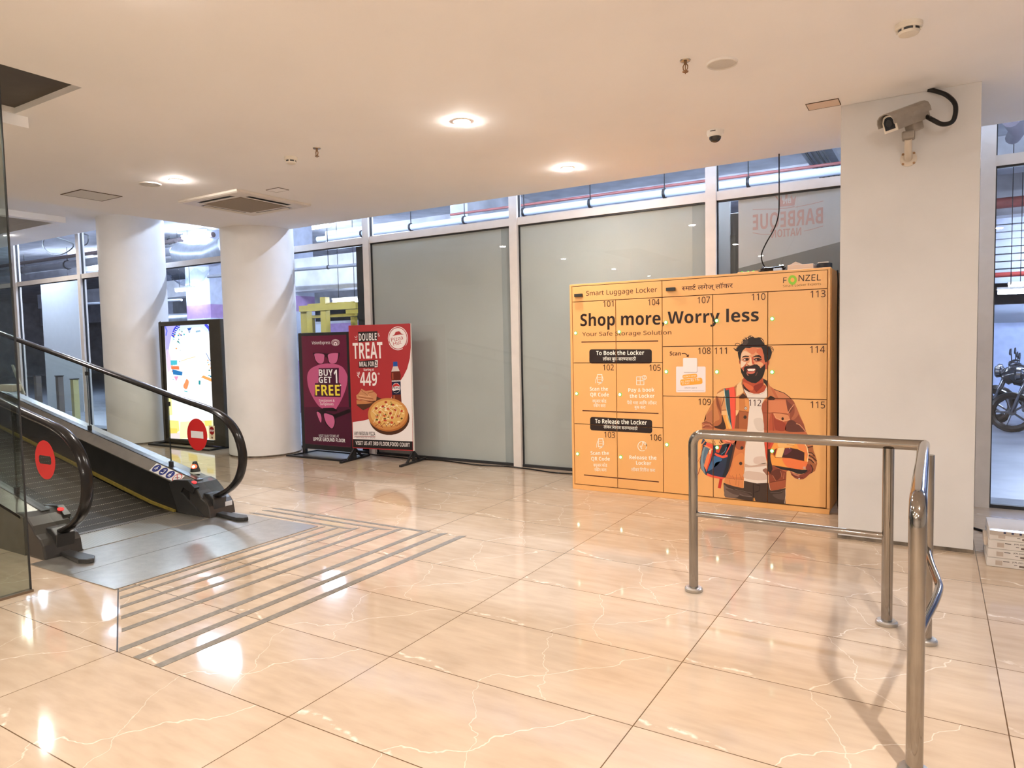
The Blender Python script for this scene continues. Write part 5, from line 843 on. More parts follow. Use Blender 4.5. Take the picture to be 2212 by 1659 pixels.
('p',2,'#52b0b8',0,[(-6.3872,1.5599),(-6.3836,1.5464),(-6.3989,1.5389),(-6.412,1.5478),(-6.4048,1.5608)]),
('p',2,'#3a5aa8',0,[(-6.5606,1.2393),(-6.5438,1.2412),(-6.5382,1.2256),(-6.5515,1.214),(-6.5654,1.2225)]),
('p',2,'#52b0b8',0,[(-6.5988,0.9883),(-6.6255,0.9908),(-6.6202,0.9968),(-6.5903,0.998),(-6.5772,0.9928)]),
('p',2,'#1f6f8a',0,[(-6.5349,1.168),(-6.5425,1.156),(-6.5677,1.1554),(-6.5755,1.167),(-6.5552,1.1748)]),
('p',2,'#1f6f8a',0,[(-6.5748,1.1796),(-6.5544,1.1857),(-6.5388,1.177),(-6.5495,1.1656),(-6.5717,1.1672)]),
('p',2,'#2a8aa0',0,[(-6.5362,1.1295),(-6.5548,1.1279),(-6.5616,1.1401),(-6.5471,1.1493),(-6.5314,1.1427)]),
('p',2,'#1f6f8a',0,[(-6.5768,1.0828),(-6.5858,1.088),(-6.5805,1.0955),(-6.5682,1.0949),(-6.5659,1.0871)]),
('p',2,'#1f6f8a',0,[(-6.4156,1.263),(-6.4253,1.2679),(-6.4239,1.2827),(-6.4133,1.2869),(-6.4081,1.2747)]),
('p',2,'#52b0b8',0,[(-6.5726,1.0265),(-6.5774,1.0354),(-6.5505,1.04),(-6.5291,1.0338),(-6.5428,1.0255)]),
('p',2,'#b8583a',0,[(-6.5701,1.2281),(-6.558,1.2329),(-6.5363,1.2315),(-6.535,1.2258),(-6.5559,1.2237)]),
('p',2,'#e0a860',0,[(-6.6375,1.2124),(-6.6329,1.2274),(-6.6036,1.2304),(-6.59,1.2173),(-6.6109,1.2062)]),
('p',2,'#b8583a',0,[(-6.541,1.1997),(-6.5118,1.1959),(-6.517,1.1872),(-6.5494,1.1857),(-6.5643,1.1934)]),
('p',2,'#b8583a',0,[(-6.6168,1.1145),(-6.6314,1.1221),(-6.6253,1.1354),(-6.6068,1.136),(-6.6016,1.123)]),
('p',2,'#e0a860',0,[(-5.7319,1.2333),(-5.7091,1.2365),(-5.6979,1.2246),(-5.7138,1.214),(-5.7348,1.2194)]),
('p',2,'#d88a4a',0,[(-5.7171,1.2974),(-5.7171,1.2831),(-5.7394,1.2782),(-5.7532,1.2894),(-5.7395,1.3013)]),
('p',2,'#3f7f7a',0,[(-5.6897,1.141),(-5.7071,1.1304),(-5.7316,1.1351),(-5.7294,1.1486),(-5.7034,1.1523)]),
('p',2,'#2a8aa0',0,[(-5.724,1.2486),(-5.739,1.2445),(-5.7462,1.2582),(-5.7356,1.2707),(-5.7219,1.2648)]),
('p',2,'#d88a4a',0,[(-5.6536,1.2455),(-5.6379,1.2407),(-5.6569,1.2364),(-5.6843,1.2385),(-5.6823,1.2441)]),
('p',2,'#1f6f8a',0,[(-5.6966,1.0652),(-5.6702,1.0657),(-5.6626,1.051),(-5.6842,1.0413),(-5.7053,1.0501)]),
('p',2,'#52b0b8',0,[(-5.714,1.0783),(-5.7004,1.0658),(-5.7173,1.0536),(-5.7414,1.0587),(-5.7393,1.074)]),
('p',2,'#3a5aa8',0,[(-5.6704,1.2257),(-5.6812,1.2259),(-5.684,1.231),(-5.6749,1.234),(-5.6665,1.2308)]),
('p',2,'#e0a860',0,[(-5.6382,1.3339),(-5.625,1.3224),(-5.6411,1.3116),(-5.6644,1.3165),(-5.6626,1.3302)]),
('p',2,'#d88a4a',0,[(-5.6981,1.1739),(-5.689,1.1855),(-5.671,1.1836),(-5.6689,1.1709),(-5.6856,1.1649)]),
('p',3,'#e8744a',0,[(-6.643,1.2041),(-6.4397,1.204),(-6.4329,1.1499),(-6.6355,1.1562)]),
('p',3,'#2f6fa8',0,[(-6.6128,1.1562),(-6.3577,1.1163),(-6.3731,1.0621),(-6.5968,1.0743)]),
('p',3,'#e890b0',0,[(-6.5764,1.0471),(-6.4636,1.0479),(-6.526,0.9725)]),
('p',3,'#48b0c0',0,[(-6.647,1.293),(-6.4773,1.2922),(-6.4828,1.2244),(-6.6418,1.2177)]),
('p',3,'#e89a58',0,[(-5.9188,1.0388),(-5.6718,0.9755),(-5.6483,1.0149),(-5.8532,1.0657)]),
('s',3,'#3a6aa8',0.012,[(-5.7656,1.3936),(-5.6996,1.3017),(-5.6212,1.2429)]),
('p',3,'#ee8a5a',1,[(-6.3518,0.9136),(-6.3153,0.9546),(-6.2669,1.0091),(-6.2146,0.976),(-6.2304,0.9153),(-6.2792,0.8539),(-6.3439,0.8731)]),
('p',3,'#2f8a92',0,[(-5.9756,0.9919),(-5.9269,0.9885),(-5.938,0.9261),(-5.9802,0.9321)]),
('s',3,'#5ab0b8',0.012,[(-6.3366,0.8259),(-6.26,0.8178)]),
('s',2,'#d8c8a0',0.012,[(-6.3779,1.2783),(-6.1986,1.3177),(-6.0235,1.3432)]),
('p',1,'#fff0a8',0,[(-6.7654,0.7557),(-6.6721,0.7164),(-6.6709,0.4543),(-6.769,0.4369)]),
('p',1,'#ffe98c',0,[(-6.7656,0.3676),(-6.5192,0.3638),(-6.5089,0.2132),(-6.7785,0.1026)]),
('p',2,'#ffd86a',0,[(-6.7575,0.2429),(-6.5628,0.245),(-6.569,0.1689),(-6.7645,0.159)]),
('p',1,'#fff2c0',0,[(-6.4751,0.3519),(-5.6303,0.4134),(-5.6184,0.1511),(-6.519,0.0889)]),
('p',2,'#ffe27a',0,[(-5.8831,0.3899),(-5.714,0.4034),(-5.7194,0.3306),(-5.8678,0.3108)]),
('p',2,'#f6dfe0',0,[(-6.7413,0.1602),(-6.5111,0.1856),(-6.4961,0.0929),(-6.7476,0.0847)]),
('p',2,'#ffe070',0,[(-6.3061,0.2366),(-6.0876,0.2336),(-6.0949,0.1389),(-6.3158,0.1136)]),
('s',3,'#d8803a',0.012,[(-6.208,0.6438),(-6.2115,0.5992)])]}

# ------------------------------------------------------------------ shared materials
PLASTER = mat('ceiling_paint', (.95, .94, .94), .8, 0, .2, noise=.03, nscale=1.2, bump=.03, bscale=3)
WALLP = mat('white_wall_paint', (.88, .87, .85), .6, 0, .3, noise=.06, nscale=2.5, bump=.04, bscale=30)
ALU = mat('powder_coated_aluminium', (.74, .70, .66), .4, 0, .5, noise=.05)
STEEL = mat('polished_steel', (.35, .32, .285), .09, 1, .5, noise=.06, nscale=14)
BRUSH = mat('brushed_steel', (.55, .54, .51), .34, 1, .5, noise=.1, nscale=25)
BLACKP = mat('black_plastic', (.025, .024, .023), .32, 0, .5, bump=.05, bscale=200)
BLACKM = mat('black_painted_metal', (.015, .015, .016), .4, 0, .5)
RUBBER = mat('black_rubber', (.014, .012, .011), .2, 0, .28)
CONC = mat('parking_concrete', (.66, .66, .69), .8, 0, .2, noise=.25, nscale=2.2, bump=.2, bscale=12)
CONCD = mat('parking_concrete_dark', (.24, .25, .28), .8, 0, .2, noise=.3, nscale=2, bump=.2, bscale=12)
PFLOOR = mat('parking_floor', (.27, .29, .34), .35, 0, .4, noise=.3, nscale=1.5)
WHITEP = mat('white_plastic', (.80, .77, .72), .35, 0, .5, noise=.04)
CREAM = mat('cream_plastic', (.72, .66, .56), .4, 0, .5, noise=.06)
GREYP = mat('grey_beige_metal', (.30, .26, .215), .45, 0, .5, noise=.12, nscale=20)
CLEAR = glass('clear_glass'); CLEARP = glass('window_glass', (.94, .965, .98), 1.5); TINT = glass('escalator_glass', (.90, .93, .91), 1.42); SCREEN = glass('screen_glass', (.72, .77, .74), 1.5)
SEAM = mat('dark_gasket', (.02, .02, .022), .5)

# ------------------------------------------------------------------ the room
ZC, YE, YG, ZF = 3.05, 4.80, 5.17, 3.52
mb = MB().box(-22, -9, -.2, 9.5, 5.24, 0); mb.build('floor', floor_mat(), kind='structure')
mb = MB()
for x0, y0, x1, y1 in ((-1.07, -9, 9.5, YE), (-4.8, .55, -1.07, YE), (-4.8, -9, -1.91, .55), (-1.91, -9, -1.07, -2.2)): mb.box(x0, y0, ZC, x1, y1, 3.9)
mb.build('ceiling', PLASTER, kind='structure')
mb = MB()
for x0, y0, x1, y1 in ((-8.06, -9, -4.8, YE), (-22, 3.79, -8.06, YE), (-22, -9, -10.6, 3.79), (-10.6, -9, -8.06, .8)): mb.box(x0, y0, ZF, x1, y1, 3.9)
mb.build('ceiling', PLASTER, kind='structure')
MB().box(-22, YE+.02, 3.75, 9.5, 5.3, 3.95).build('trim_1', PLASTER, kind='structure')
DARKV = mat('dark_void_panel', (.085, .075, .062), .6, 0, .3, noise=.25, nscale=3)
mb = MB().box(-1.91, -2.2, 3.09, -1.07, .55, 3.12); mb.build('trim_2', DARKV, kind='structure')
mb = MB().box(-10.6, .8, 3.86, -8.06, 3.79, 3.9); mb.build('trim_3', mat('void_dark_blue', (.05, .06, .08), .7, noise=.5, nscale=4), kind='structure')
mb = MB().box(-2.13, -2.2, 2.975, -1.912, .63, ZC-.001); mb.build('trim_4', PLASTER, kind='structure')
mb = MB().box(-8.2, .8, 3.43, -8.06, 3.79, ZF-.001).box(-10.6, 3.79, 3.43, -8.06, 3.9, ZF-.001); mb.build('trim_5', PLASTER, kind='structure')
MB().box(-22, -8.4, 0, 9.5, -8.2, 3.9).build('wall_front', WALLP, kind='structure')
MB().box(9.5, -9, 0, 9.7, 5.24, 3.9).build('wall_right', WALLP, kind='structure')
MB().box(-22.2, -9, 0, -22, 5.24, 3.9).build('wall_left', WALLP, kind='structure')
p = MB().box(2.785, 3.63, 0, 3.597, 4.45, ZC-.001).build('pillar', mat('pillar_paint', (.66, .645, .63), .55, 0, .3, noise=.07, nscale=1.6, bump=.06, bscale=25), kind='structure')
MB().box(2.781, 3.626, 0, 3.601, 4.45, .025).build('baseboard_pillar', mat('grimy_edge', (.17, .135, .10), .8, noise=.6, nscale=14), p)
COLP = mat('column_paint', (.88, .865, .85), .5, 0, .35, noise=.06, nscale=2, bump=.05, bscale=20)
for cx, cy, zt in ((-4.585, 4.63, 3.6), (-7.55, 4.61, ZF+.001)):
    c = MB().lathe([(.475, 0), (.475, zt)], (cx, cy, 0), 48).build('column', COLP, kind='structure')
    MB().lathe([(.478, 0), (.479, .018), (.476, .022)], (cx, cy, 0), 48).build('baseboard_column', mat('grimy_edge', '#000'), c)
# ---- glass wall: mullions, transoms, panes
MUL = [-15.05, -12.63, -10.17, -7.75, -5.42, -3.065, -.795, 1.468, 3.715, 6.0, 8.3]
mb = MB()
for x in MUL: mb.box(x-.052, YG-.05, 0, x+.052, YG+.055, 3.75)
mb.build('trim_6', ALU, kind='structure')
mb = MB()
for a, b in zip(MUL[:-1], MUL[1:]): mb.box(a+.052, YG-.03, 2.80, b-.052, YG+.05, 2.885); mb.box(a+.052, YG-.02, 0, b-.052, YG+.03, .028, 1)
mb.build('trim_7', [ALU, SEAM], kind='structure')
n = 0
for a, b in zip(MUL[:-1], MUL[1:]):
    n += 1
    w_ = thing('window_%d' % n, None, None, ((a+b)/2, YG, 0), kind='structure')
    MB().box(a+.054, YG, .03, b-.054, YG+.01, 2.80).build('pane', CLEARP, w_)
    MB().box(a+.054, YG, 2.885, b-.054, YG+.01, 3.75).build('transom_pane', CLEARP, w_)
    g = MB()
    for x0, x1 in ((a+.052, a+.062), (b-.062, b-.052)): g.box(x0, YG-.012, .028, x1, YG+.02, 2.80); g.box(x0, YG-.012, 2.885, x1, YG+.02, 3.75)
    g.box(a+.052, YG-.012, 2.785, b-.052, YG+.02, 2.80)
    g.build('gasket', SEAM, w_)
    FR1 = frosted('frosted_film', (.645, .635, .575)) if n == 1 else FR1
    if n in (6, 7):
        MB().box(a+.06, YG+.013, .03, b-.20, YG+.018, 2.79).build('frosted_film', FR1, w_)
        MB().box(b-.20, YG+.013, .03, b-.06, YG+.018, 2.79).build('film_edge_strip', mat('film_edge', (.42, .43, .40), .6), w_)
        MB().box(a-.1, YG+.30, 0, b+.1, YG+.33, 2.9).build('backing_board', mat('backing_board_grey', (.5, .5, .48), .8), w_)
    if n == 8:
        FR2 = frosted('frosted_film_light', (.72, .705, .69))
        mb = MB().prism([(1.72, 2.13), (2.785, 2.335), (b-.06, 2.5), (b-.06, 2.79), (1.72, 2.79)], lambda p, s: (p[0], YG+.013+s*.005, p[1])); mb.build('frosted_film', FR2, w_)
        MB().prism([(1.72, .03), (b-.06, .03), (b-.06, 2.5), (2.785, 2.335), (1.72, 2.13)], lambda p, s: (p[0], YG+.013+s*.005, p[1])).build('reflection_film', frosted('frosted_film_reflection', (.33, .32, .30)), w_)  # darker tone below the diagonal paints a dark reflection into the film
        # lettering seen from behind, reversed
        LOGO = thing('window_logo', None, None, (2.16, YG, 2.4)) if 0 else None
        red = '#cfaaa4'; items = [('t', 0, red, 'BARBEQUE', (0, .10), (.62, .10), .145, 3), ('t', 0, red, 'NATION', (.185, .01), (.45, .01), .072, 3), ('t', 1, '#e0dedb', 'BN', (.275, .315), (.345, .315), .045, 3),
            ('p', 0, red, 0, [(.245, .29), (.375, .29), (.395, .385), (.42, .40), (.385, .345), (.36, .395), (.355, .35), (.33, .34), (.325, .405), (.31, .41), (.305, .405), (.31, .34), (.285, .345), (.275, .39), (.255, .345), (.215, .40), (.23, .38)]),
            ('s', 0, red, .006, [(0, .30), (.10, .285), (.235, .272)]), ('s', 0, red, .006, [(.385, .272), (.50, .285), (.62, .295)]), ('s', 0, red, .008, [(.245, .278), (.31, .272), (.375, .278)]),
            ('s', 0, red, .006, [(0, .075), (.09, .055), (.16, .045)]), ('s', 0, red, .006, [(.465, .045), (.55, .055), (.62, .075)])]
        art_build('reversed_logo', art_tris(items), lambda u, v, l: (2.475-u, YG+.0125-l*.0004, 2.385+v), w_)

# ------------------------------------------------------------------ parking hall beyond the glass
MB().box(-45, 5.3, -.3, 25, 45, -.02).build('parking_floor', PFLOOR, kind='structure')
MB().box(-45, 5.26, -.02, 25, 5.6, 0).build('parking_kerb', CONCD, kind='structure')
MB().box(-45, 5.3, 4.5, 25, 45, 4.8).build('parking_slab', CONC, kind='structure')
MB().box(-45, 32, -.3, 25, 32.4, 4.6).build('parking_wall', mat('parking_wall_blue', (.32, .37, .48), .7, noise=.2, nscale=1), kind='structure')
MB().box(-45, 5.3, -.3, -44.5, 32, 4.6).box(24.5, 5.3, -.3, 25, 32, 4.6).build('parking_wall', CONC, kind='structure')
for x0, x1, y, z0, z1, y2 in ((-11.2, -4.4, 9.0, 2.68, 3.40, 9.5), (-30, -12.2, 10.5, 4.05, 4.5, 11), (-30, -11, 13.5, 3.35, 3.95, 14), (-10.5, 24, 11.6, 4.0, 4.5, 12.1), (-44, 24, 20, 3.1, 4.5, 20.5), (4.0, 24, 16.5, 2.9, 4.5, 17), (3.0, 24, 13.2, 3.5, 4.5, 13.6)):
    MB().box(x0, y, z0, x1, y2, z1).build('parking_beam', CONC, kind='structure')
for x, y0, y1 in ((2.55, 7.2, 20), (-4.3, 9.0, 20)):
    MB().box(x-.2, y0, 3.75, x+.2, y1, 4.5).build('parking_beam', CONC, kind='structure')
PINK = mat('lilac_paint', (.42, .26, .52), .7, noise=.15); LILW = mat('pale_wall_paint', (.58, .62, .74), .7, noise=.12)
def pcol(x, y, w=.55, lab=True):
    o = MB().box(x-w, y-w, -.02, x+w, y+w, 1.15, 1).box(x-w, y-w, 1.15, x+w, y+w, 2.25, 0).box(x-w, y-w, 2.25, x+w, y+w, 2.6, 1).box(x-w, y-w, 2.6, x+w, y+w, 4.5, 0)
    return o.build('parking_pillar', [LILW, PINK], kind='structure')
pcol(-13.0, 10.0, .5); pcol(-9.1, 9.3, .28); pcol(-24, 15); pcol(-3, 22, .6); pcol(8, 20); pcol(-16.5, 22, .7)
mb = MB()
for i in range(12):
    for k in range(5): mb.box(-17.2+i*.5, 16.9, .2+k*.42, -16.7+i*.5, 17.0, .62+k*.42, R.choice((0, 1, 2)))
mb.build('parking_wall', [PINK, LILW, mat('pixel_white', (.7, .74, .82), .7)], kind='structure')
MB().box(-17.3, 17.0, -.02, -11, 17.2, 2.4).build('parking_wall', CONC, kind='structure')
mb = MB().box(3.2, 16.4, -.02, 16, 16.48, 1.66, 1).box(3.2, 16.4, 1.66, 16, 16.48, 2.05, 0)
mb.build('parking_wall', [mat('parking_wall_blue', '#000'), mat('parking_wall_light_blue', (.42, .50, .74), .7, noise=.1)], kind='structure')
mb = MB()
for k in range(13): mb.box(3.2, 16.3+.02*(k % 2), 2.5+k*.155, 16, 16.38, 2.5+k*.155+.13)
mb.build('parking_wall', mat('shutter_slats', (.50, .54, .66), .5, .2, noise=.1), kind='structure')
# numbers painted on the pillar
mb_o = thing('painted_number', 'black bay number two painted on the pale parking pillar behind the lit sign', 'number', (-12.5, 9.5, 1.3))
art_build('digit', art_tris([('t', 0, '#14141c', 'B2', (0, 0), (.42, 0), .34, 2)]), lambda u, v, l: (-12.95+u, 9.495, 1.42+v), mb_o)
PIPEW = mat('white_pipe', (.68, .74, .84), .5); PIPER = mat('red_brown_pipe', (.30, .08, .07), .5, noise=.2); DUCTM = mat('galvanised_duct', (.36, .39, .44), .4, .6, noise=.2)
def pipe(name, path, r, m, lab, cat='pipe', grp=None, hang=0):
    o = thing(name, lab, cat, path[0], grp); MB().tube(path, r, 12).build('pipe_run', m, o)
    if hang:
        a, b = Vector(path[0]), Vector(path[-1]); k = int((b-a).length/hang)
        for i in range(1, k):
            q = a+(b-a)*(i/k); MB().cyl(q+Vector((0, 0, r)), (q.x, q.y, 4.5), .008, 6).cyl(q+Vector((-.02, 0, 0)), q+Vector((.02, 0, 0)), r*1.25, 10).build('hanger', SEAM, o)
pipe('overhead_pipe', [(-7.5, 8.5, 3.65), (2.3, 8.5, 3.65)], .06, PIPEW, 'white overhead pipe on rod hangers seen above the frosted panes', hang=1.15)
pipe('overhead_pipe', [(-4.2, 8.6, 3.80), (3.0, 8.6, 3.76)], .022, PIPER, 'thin red pipe above the white pipe seen over the frosted panes')
pipe('overhead_pipe', [(-18, 9.6, 4.36), (-12.4, 9.6, 4.36)], .07, mat('rusty_pipe', (.10, .07, .07), .6), 'dark rusty overhead pipe in parking between the round columns', hang=1.6)
pipe('overhead_pipe', [(-18, 9.3, 2.86), (-13.4, 9.3, 2.74)], .03, PIPEW, 'slim white pipe below the tube lamp between the round columns')
pipe('overhead_pipe', [(-26, 9.0, 4.05), (-13.2, 9.0, 3.95)], .11, CONCD, 'grey lagged overhead pipe seen through the upper left window', hang=2.2)
pipe('overhead_pipe', [(-26, 8.7, 4.2), (-12.6, 8.7, 4.12)], .05, mat('rusty_pipe', '#000'), 'thin rusty pipe above the lagged pipe in the upper left window')
pipe('overhead_pipe', [(-11, 8.4, 3.12), (-5.2, 8.4, 3.02)], .035, CONCD, 'grey pipe crossing the concrete beam behind the poster stands', hang=1.5)
pipe('overhead_pipe', [(3.2, 12.6, 3.62), (12, 12.6, 3.62)], .09, PIPER, 'red fire pipe high in the parking right of the pillar')
pipe('overhead_pipe', [(3.2, 15.5, 2.62), (13, 15.5, 2.62)], .05, mat('fire_red', (.42, .05, .04), .5), 'thin red pipe low over the motorbikes right of the pillar')
pipe('overhead_pipe', [(4.3, 10.9, 4.3), (4.3, 10.2, 4.24), (4.15, 9.2, 4.15)], .1, mat('dusty_pipe', (.20, .16, .20), .35), 'purplish drain pipe in the upper window right of the pillar')
pipe('air_duct', [(-17.5, 11.5, 2.42), (-13.6, 11.5, 2.42)], .17, DUCTM, 'round galvanised duct behind the lit sign between columns', 'duct')
pipe('air_duct', [(-12.75, 8.9, 3.86), (-12.3, 8.9, 3.76), (-11.5, 8.9, 3.71), (-10.9, 8.9, 3.85)], .28, DUCTM, 'bulging grey duct high behind the glass beside the second column', 'duct')
t = thing('cable_tray', 'perforated cable tray with cables seen in the bright top window by the pillar', 'cable tray', (2.0, 8.3, 4.0))
MB().box(1.72, 6.2, 4.02, 2.12, 11.5, 4.04).box(1.72, 6.2, 4.04, 1.74, 11.5, 4.10).box(2.10, 6.2, 4.04, 2.12, 11.5, 4.10).build('tray', DUCTM, t)
for i in range(4): MB().tube([(1.80+i*.08, 6.2, 4.0-.01*i), (1.81+i*.07, 9, 3.98), (1.80+i*.08, 11.5, 4.0)], .016, 8).build('cable', SEAM, t)
# tube lamps
TUBEM = emat('cool_tube', COOL, TUBE); TUBED = emat('cool_tube_dim', COOL, 26)
def tube_lamp(x, y, z, L, lab, ry=0, grp='tube lamps in the parking hall'):
    o = thing('tube_lamp', lab, 'lamp', (x, y, z), grp); d = Vector((math.cos(ry), math.sin(ry), 0))*L/2; c = Vector((x, y, z))
    MB().cyl(c-d, c+d, .032, 10).build('tube', TUBEM if z > 4.25 or z == 3.3 else TUBED, o)
    n_ = Vector((-d.y, d.x, 0)).normalized()*.05; mb = MB()
    v = [c+s*d*1.03+q*n_+Vector((0, 0, h)) for s in (-1, 1) for q in (-1, 1) for h in (.04, .075)]
    mb.add(v, [(0, 1, 3, 2), (4, 6, 7, 5), (0, 4, 5, 1), (2, 3, 7, 6), (0, 2, 6, 4), (1, 5, 7, 3)]); mb.build('housing', WHITEP, o)
    if z < 4.3:
        m = MB()
        for s in (-.6, .6): MB().cyl(c+d*s+Vector((0, 0, .075)), (c.x+d.x*s, c.y+d.y*s, 4.5), .006, 6).build('suspension_rod', SEAM, o)
for a in ((-12.9, 9.4, 4.34, .95, 'lit tube lamp near the slab between the two round columns'), (-13.10, 9.2, 2.977, .72, 'lit tube lamp in a sagging plastic sheet above the lit sign'), (-7.12, 8.87, 2.39, .75, 'lit tube lamp behind the yellow frame beyond the maroon poster'),
          (4.79, 12.4, 2.21, .8, 'upper lit tube lamp over the motorbikes right of the pillar'), (4.58, 11.3, 2.07, .8, 'lower lit tube lamp over the motorbikes right of the pillar'), (-20, 10, 3.3, 1.2, 'lit tube lamp seen left of the first window post'),
          (-9, 13, 4.2, 1.2, 'tube lamp deep in the parking behind the concrete beam'), (-20, 15, 3.2, 1.2, 'tube lamp deep in the parking left of the columns'), (-16.5, 14.4, 2.0, 1.2, 'tube lamp behind the white board window'), (6.0, 14.8, 3.3, 1.2, 'tube lamp deep in the parking right of the pillar'),
          *[(x, 6.2, 4.3, 1.2, 'unseen tube lamp added near the slab just beyond the glass wall') for x in (-15.2, -11.6, -8, -5, -2, 1.0, 2.2, 6.5)], *[(x, 10.2, 4.3, 1.2, 'tube lamp near the slab deeper in the parking') for x in (-19, -9.5, 8)]):  # row just beyond the glass: added out of sight to brighten the slab
    tube_lamp(*a)
o = thing('plastic_sheet', 'sagging clear plastic sheet hung around the tube lamp above the lit sign', 'plastic sheet', (-12.92, 9.2, 3.0))
PL = glass('plastic_film', (.80, .84, .92), 1.3, .25); mb = MB(); G = []
for i in range(9):
    for k in range(7):
        u, v = i/8*2-1, k/6*2-1; G.append((-12.92+u*.6, 9.2+v*.24, 3.06+.33*u*u+.1*v*v+.03*math.sin(i*3+k*2)))
mb.add(G, [(i*7+k, (i+1)*7+k, (i+1)*7+k+1, i*7+k+1) for i in range(8) for k in range(6)], 0, True); mb.build('sheet', PL, o)
# yellow steel frame
YEL = mat('yellow_paint', (.36, .27, .045), .45, 0, .5, noise=.12)
o = thing('steel_frame', 'yellow painted steel frame standing outside behind the maroon poster', 'frame', (-7.4, 8.5, 0))
for x, y, z1, w in ((-7.93, 8.5, 2.27, .09), (-7.33, 8.46, 2.46, .075), (-6.96, 8.9, 2.06, .055), (-8.2, 8.9, 2.12, .05)): MB().box(x-w, y-w*.8, -.02, x+w, y+w*.8, z1).build('post', YEL, o)
for x0, x1, y, z0, z1 in ((-8.01, -6.4, 8.42, 2.19, 2.31), (-8.25, -6.9, 8.9, 2.07, 2.13), (-7.0, -6.3, 8.75, 2.12, 2.2), (-8.0, -6.7, 8.65, 2.31, 2.36)): MB().box(x0, y-.04, z0, x1, y+.04, z1).build('cross_bar', YEL, o)
# dark door leaf edge behind the pane beside the poster
MB().box(-3.34, YG+.06, 0, -3.12, YG+.14, 2.79).build('door_1', mat('dark_door', (.035, .034, .032), .35, noise=.3), kind='structure')
# white board, bollards behind the left panes
o = MB().prism([(-15.64, .02), (-13.93, .02), (-13.93, 3.16), (-15.64, 3.16)], lambda p, s: (p[0], 7.0+s*.06, p[1])).build('partition_board', mat('white_board', (.74, .78, .80), .5, noise=.03), bevel=.004)
tag(o, 'tall white partition board standing outside behind the left window', 'board')
for x, y, z1, lab, m in ((-14.75, 6.4, .9, 'left brown post outside in front of the white board', 'b'), (-13.75, 6.4, .9, 'right brown post outside in front of the white board', 'b'), (-12.7, 6.2, .85, 'yellow sided post outside next to the first round column', 'y'), (-15.9, 6.6, .75, 'small yellow post at the left edge of the white board', 'y')):
    t = thing('bollard', lab, 'bollard', (x, y, 0)); MB().box(x-.06, y-.06, -.02, x+.06, y+.06, z1).build('post', mat('brown_post', (.17, .14, .12), .6) if m == 'b' else mat('pale_yellow_post', (.62, .56, .25), .5), t, .01); MB().box(x-.07, y-.07, z1, x+.07, y+.07, z1+.02).build('cap', SEAM, t)
# loose cables in the upper left window
for pts, lab in (([(-15.0, 6.9, 4.3), (-15.2, 6.9, 4.05), (-14.8, 6.9, 3.80), (-14.2, 6.9, 3.78), (-13.8, 6.9, 3.95), (-14.6, 6.9, 4.2)], 'loose black cable loop hanging in the upper left window'), ([(-13.35, 6.9, 4.15), (-13.15, 6.9, 4.08), (-13.2, 6.9, 3.92), (-13.4, 6.9, 3.9), (-13.5, 6.9, 4.05), (-13.4, 6.9, 4.3)], 'small black cable loop beside the first round column')):
    tag(MB().tube(catmull(pts, 5), .015, 8).build('cable_loop', SEAM), lab, 'cable')
# dark display cabinet behind the last pane
o = thing('cabinet', 'dark brown cabinet with rounded corner behind the glass left of the reversed logo', 'cabinet', (1.55, 5.6, 0))
MB().prism([(1.2, 0), (1.70, 0), (1.70, 2.66), (1.66, 2.72), (1.2, 2.72)], lambda p, s: (p[0], 5.5+s*.3, p[1])).build('carcass', mat('dark_brown_laminate', (.045, .035, .025), .3, noise=.3, nscale=4), o, .02)
MB().box(1.45, 5.49, 1.3, 1.62, 5.5, 2.5).build('door_panel', mat('dark_brown_laminate2', (.07, .055, .035), .25), o)
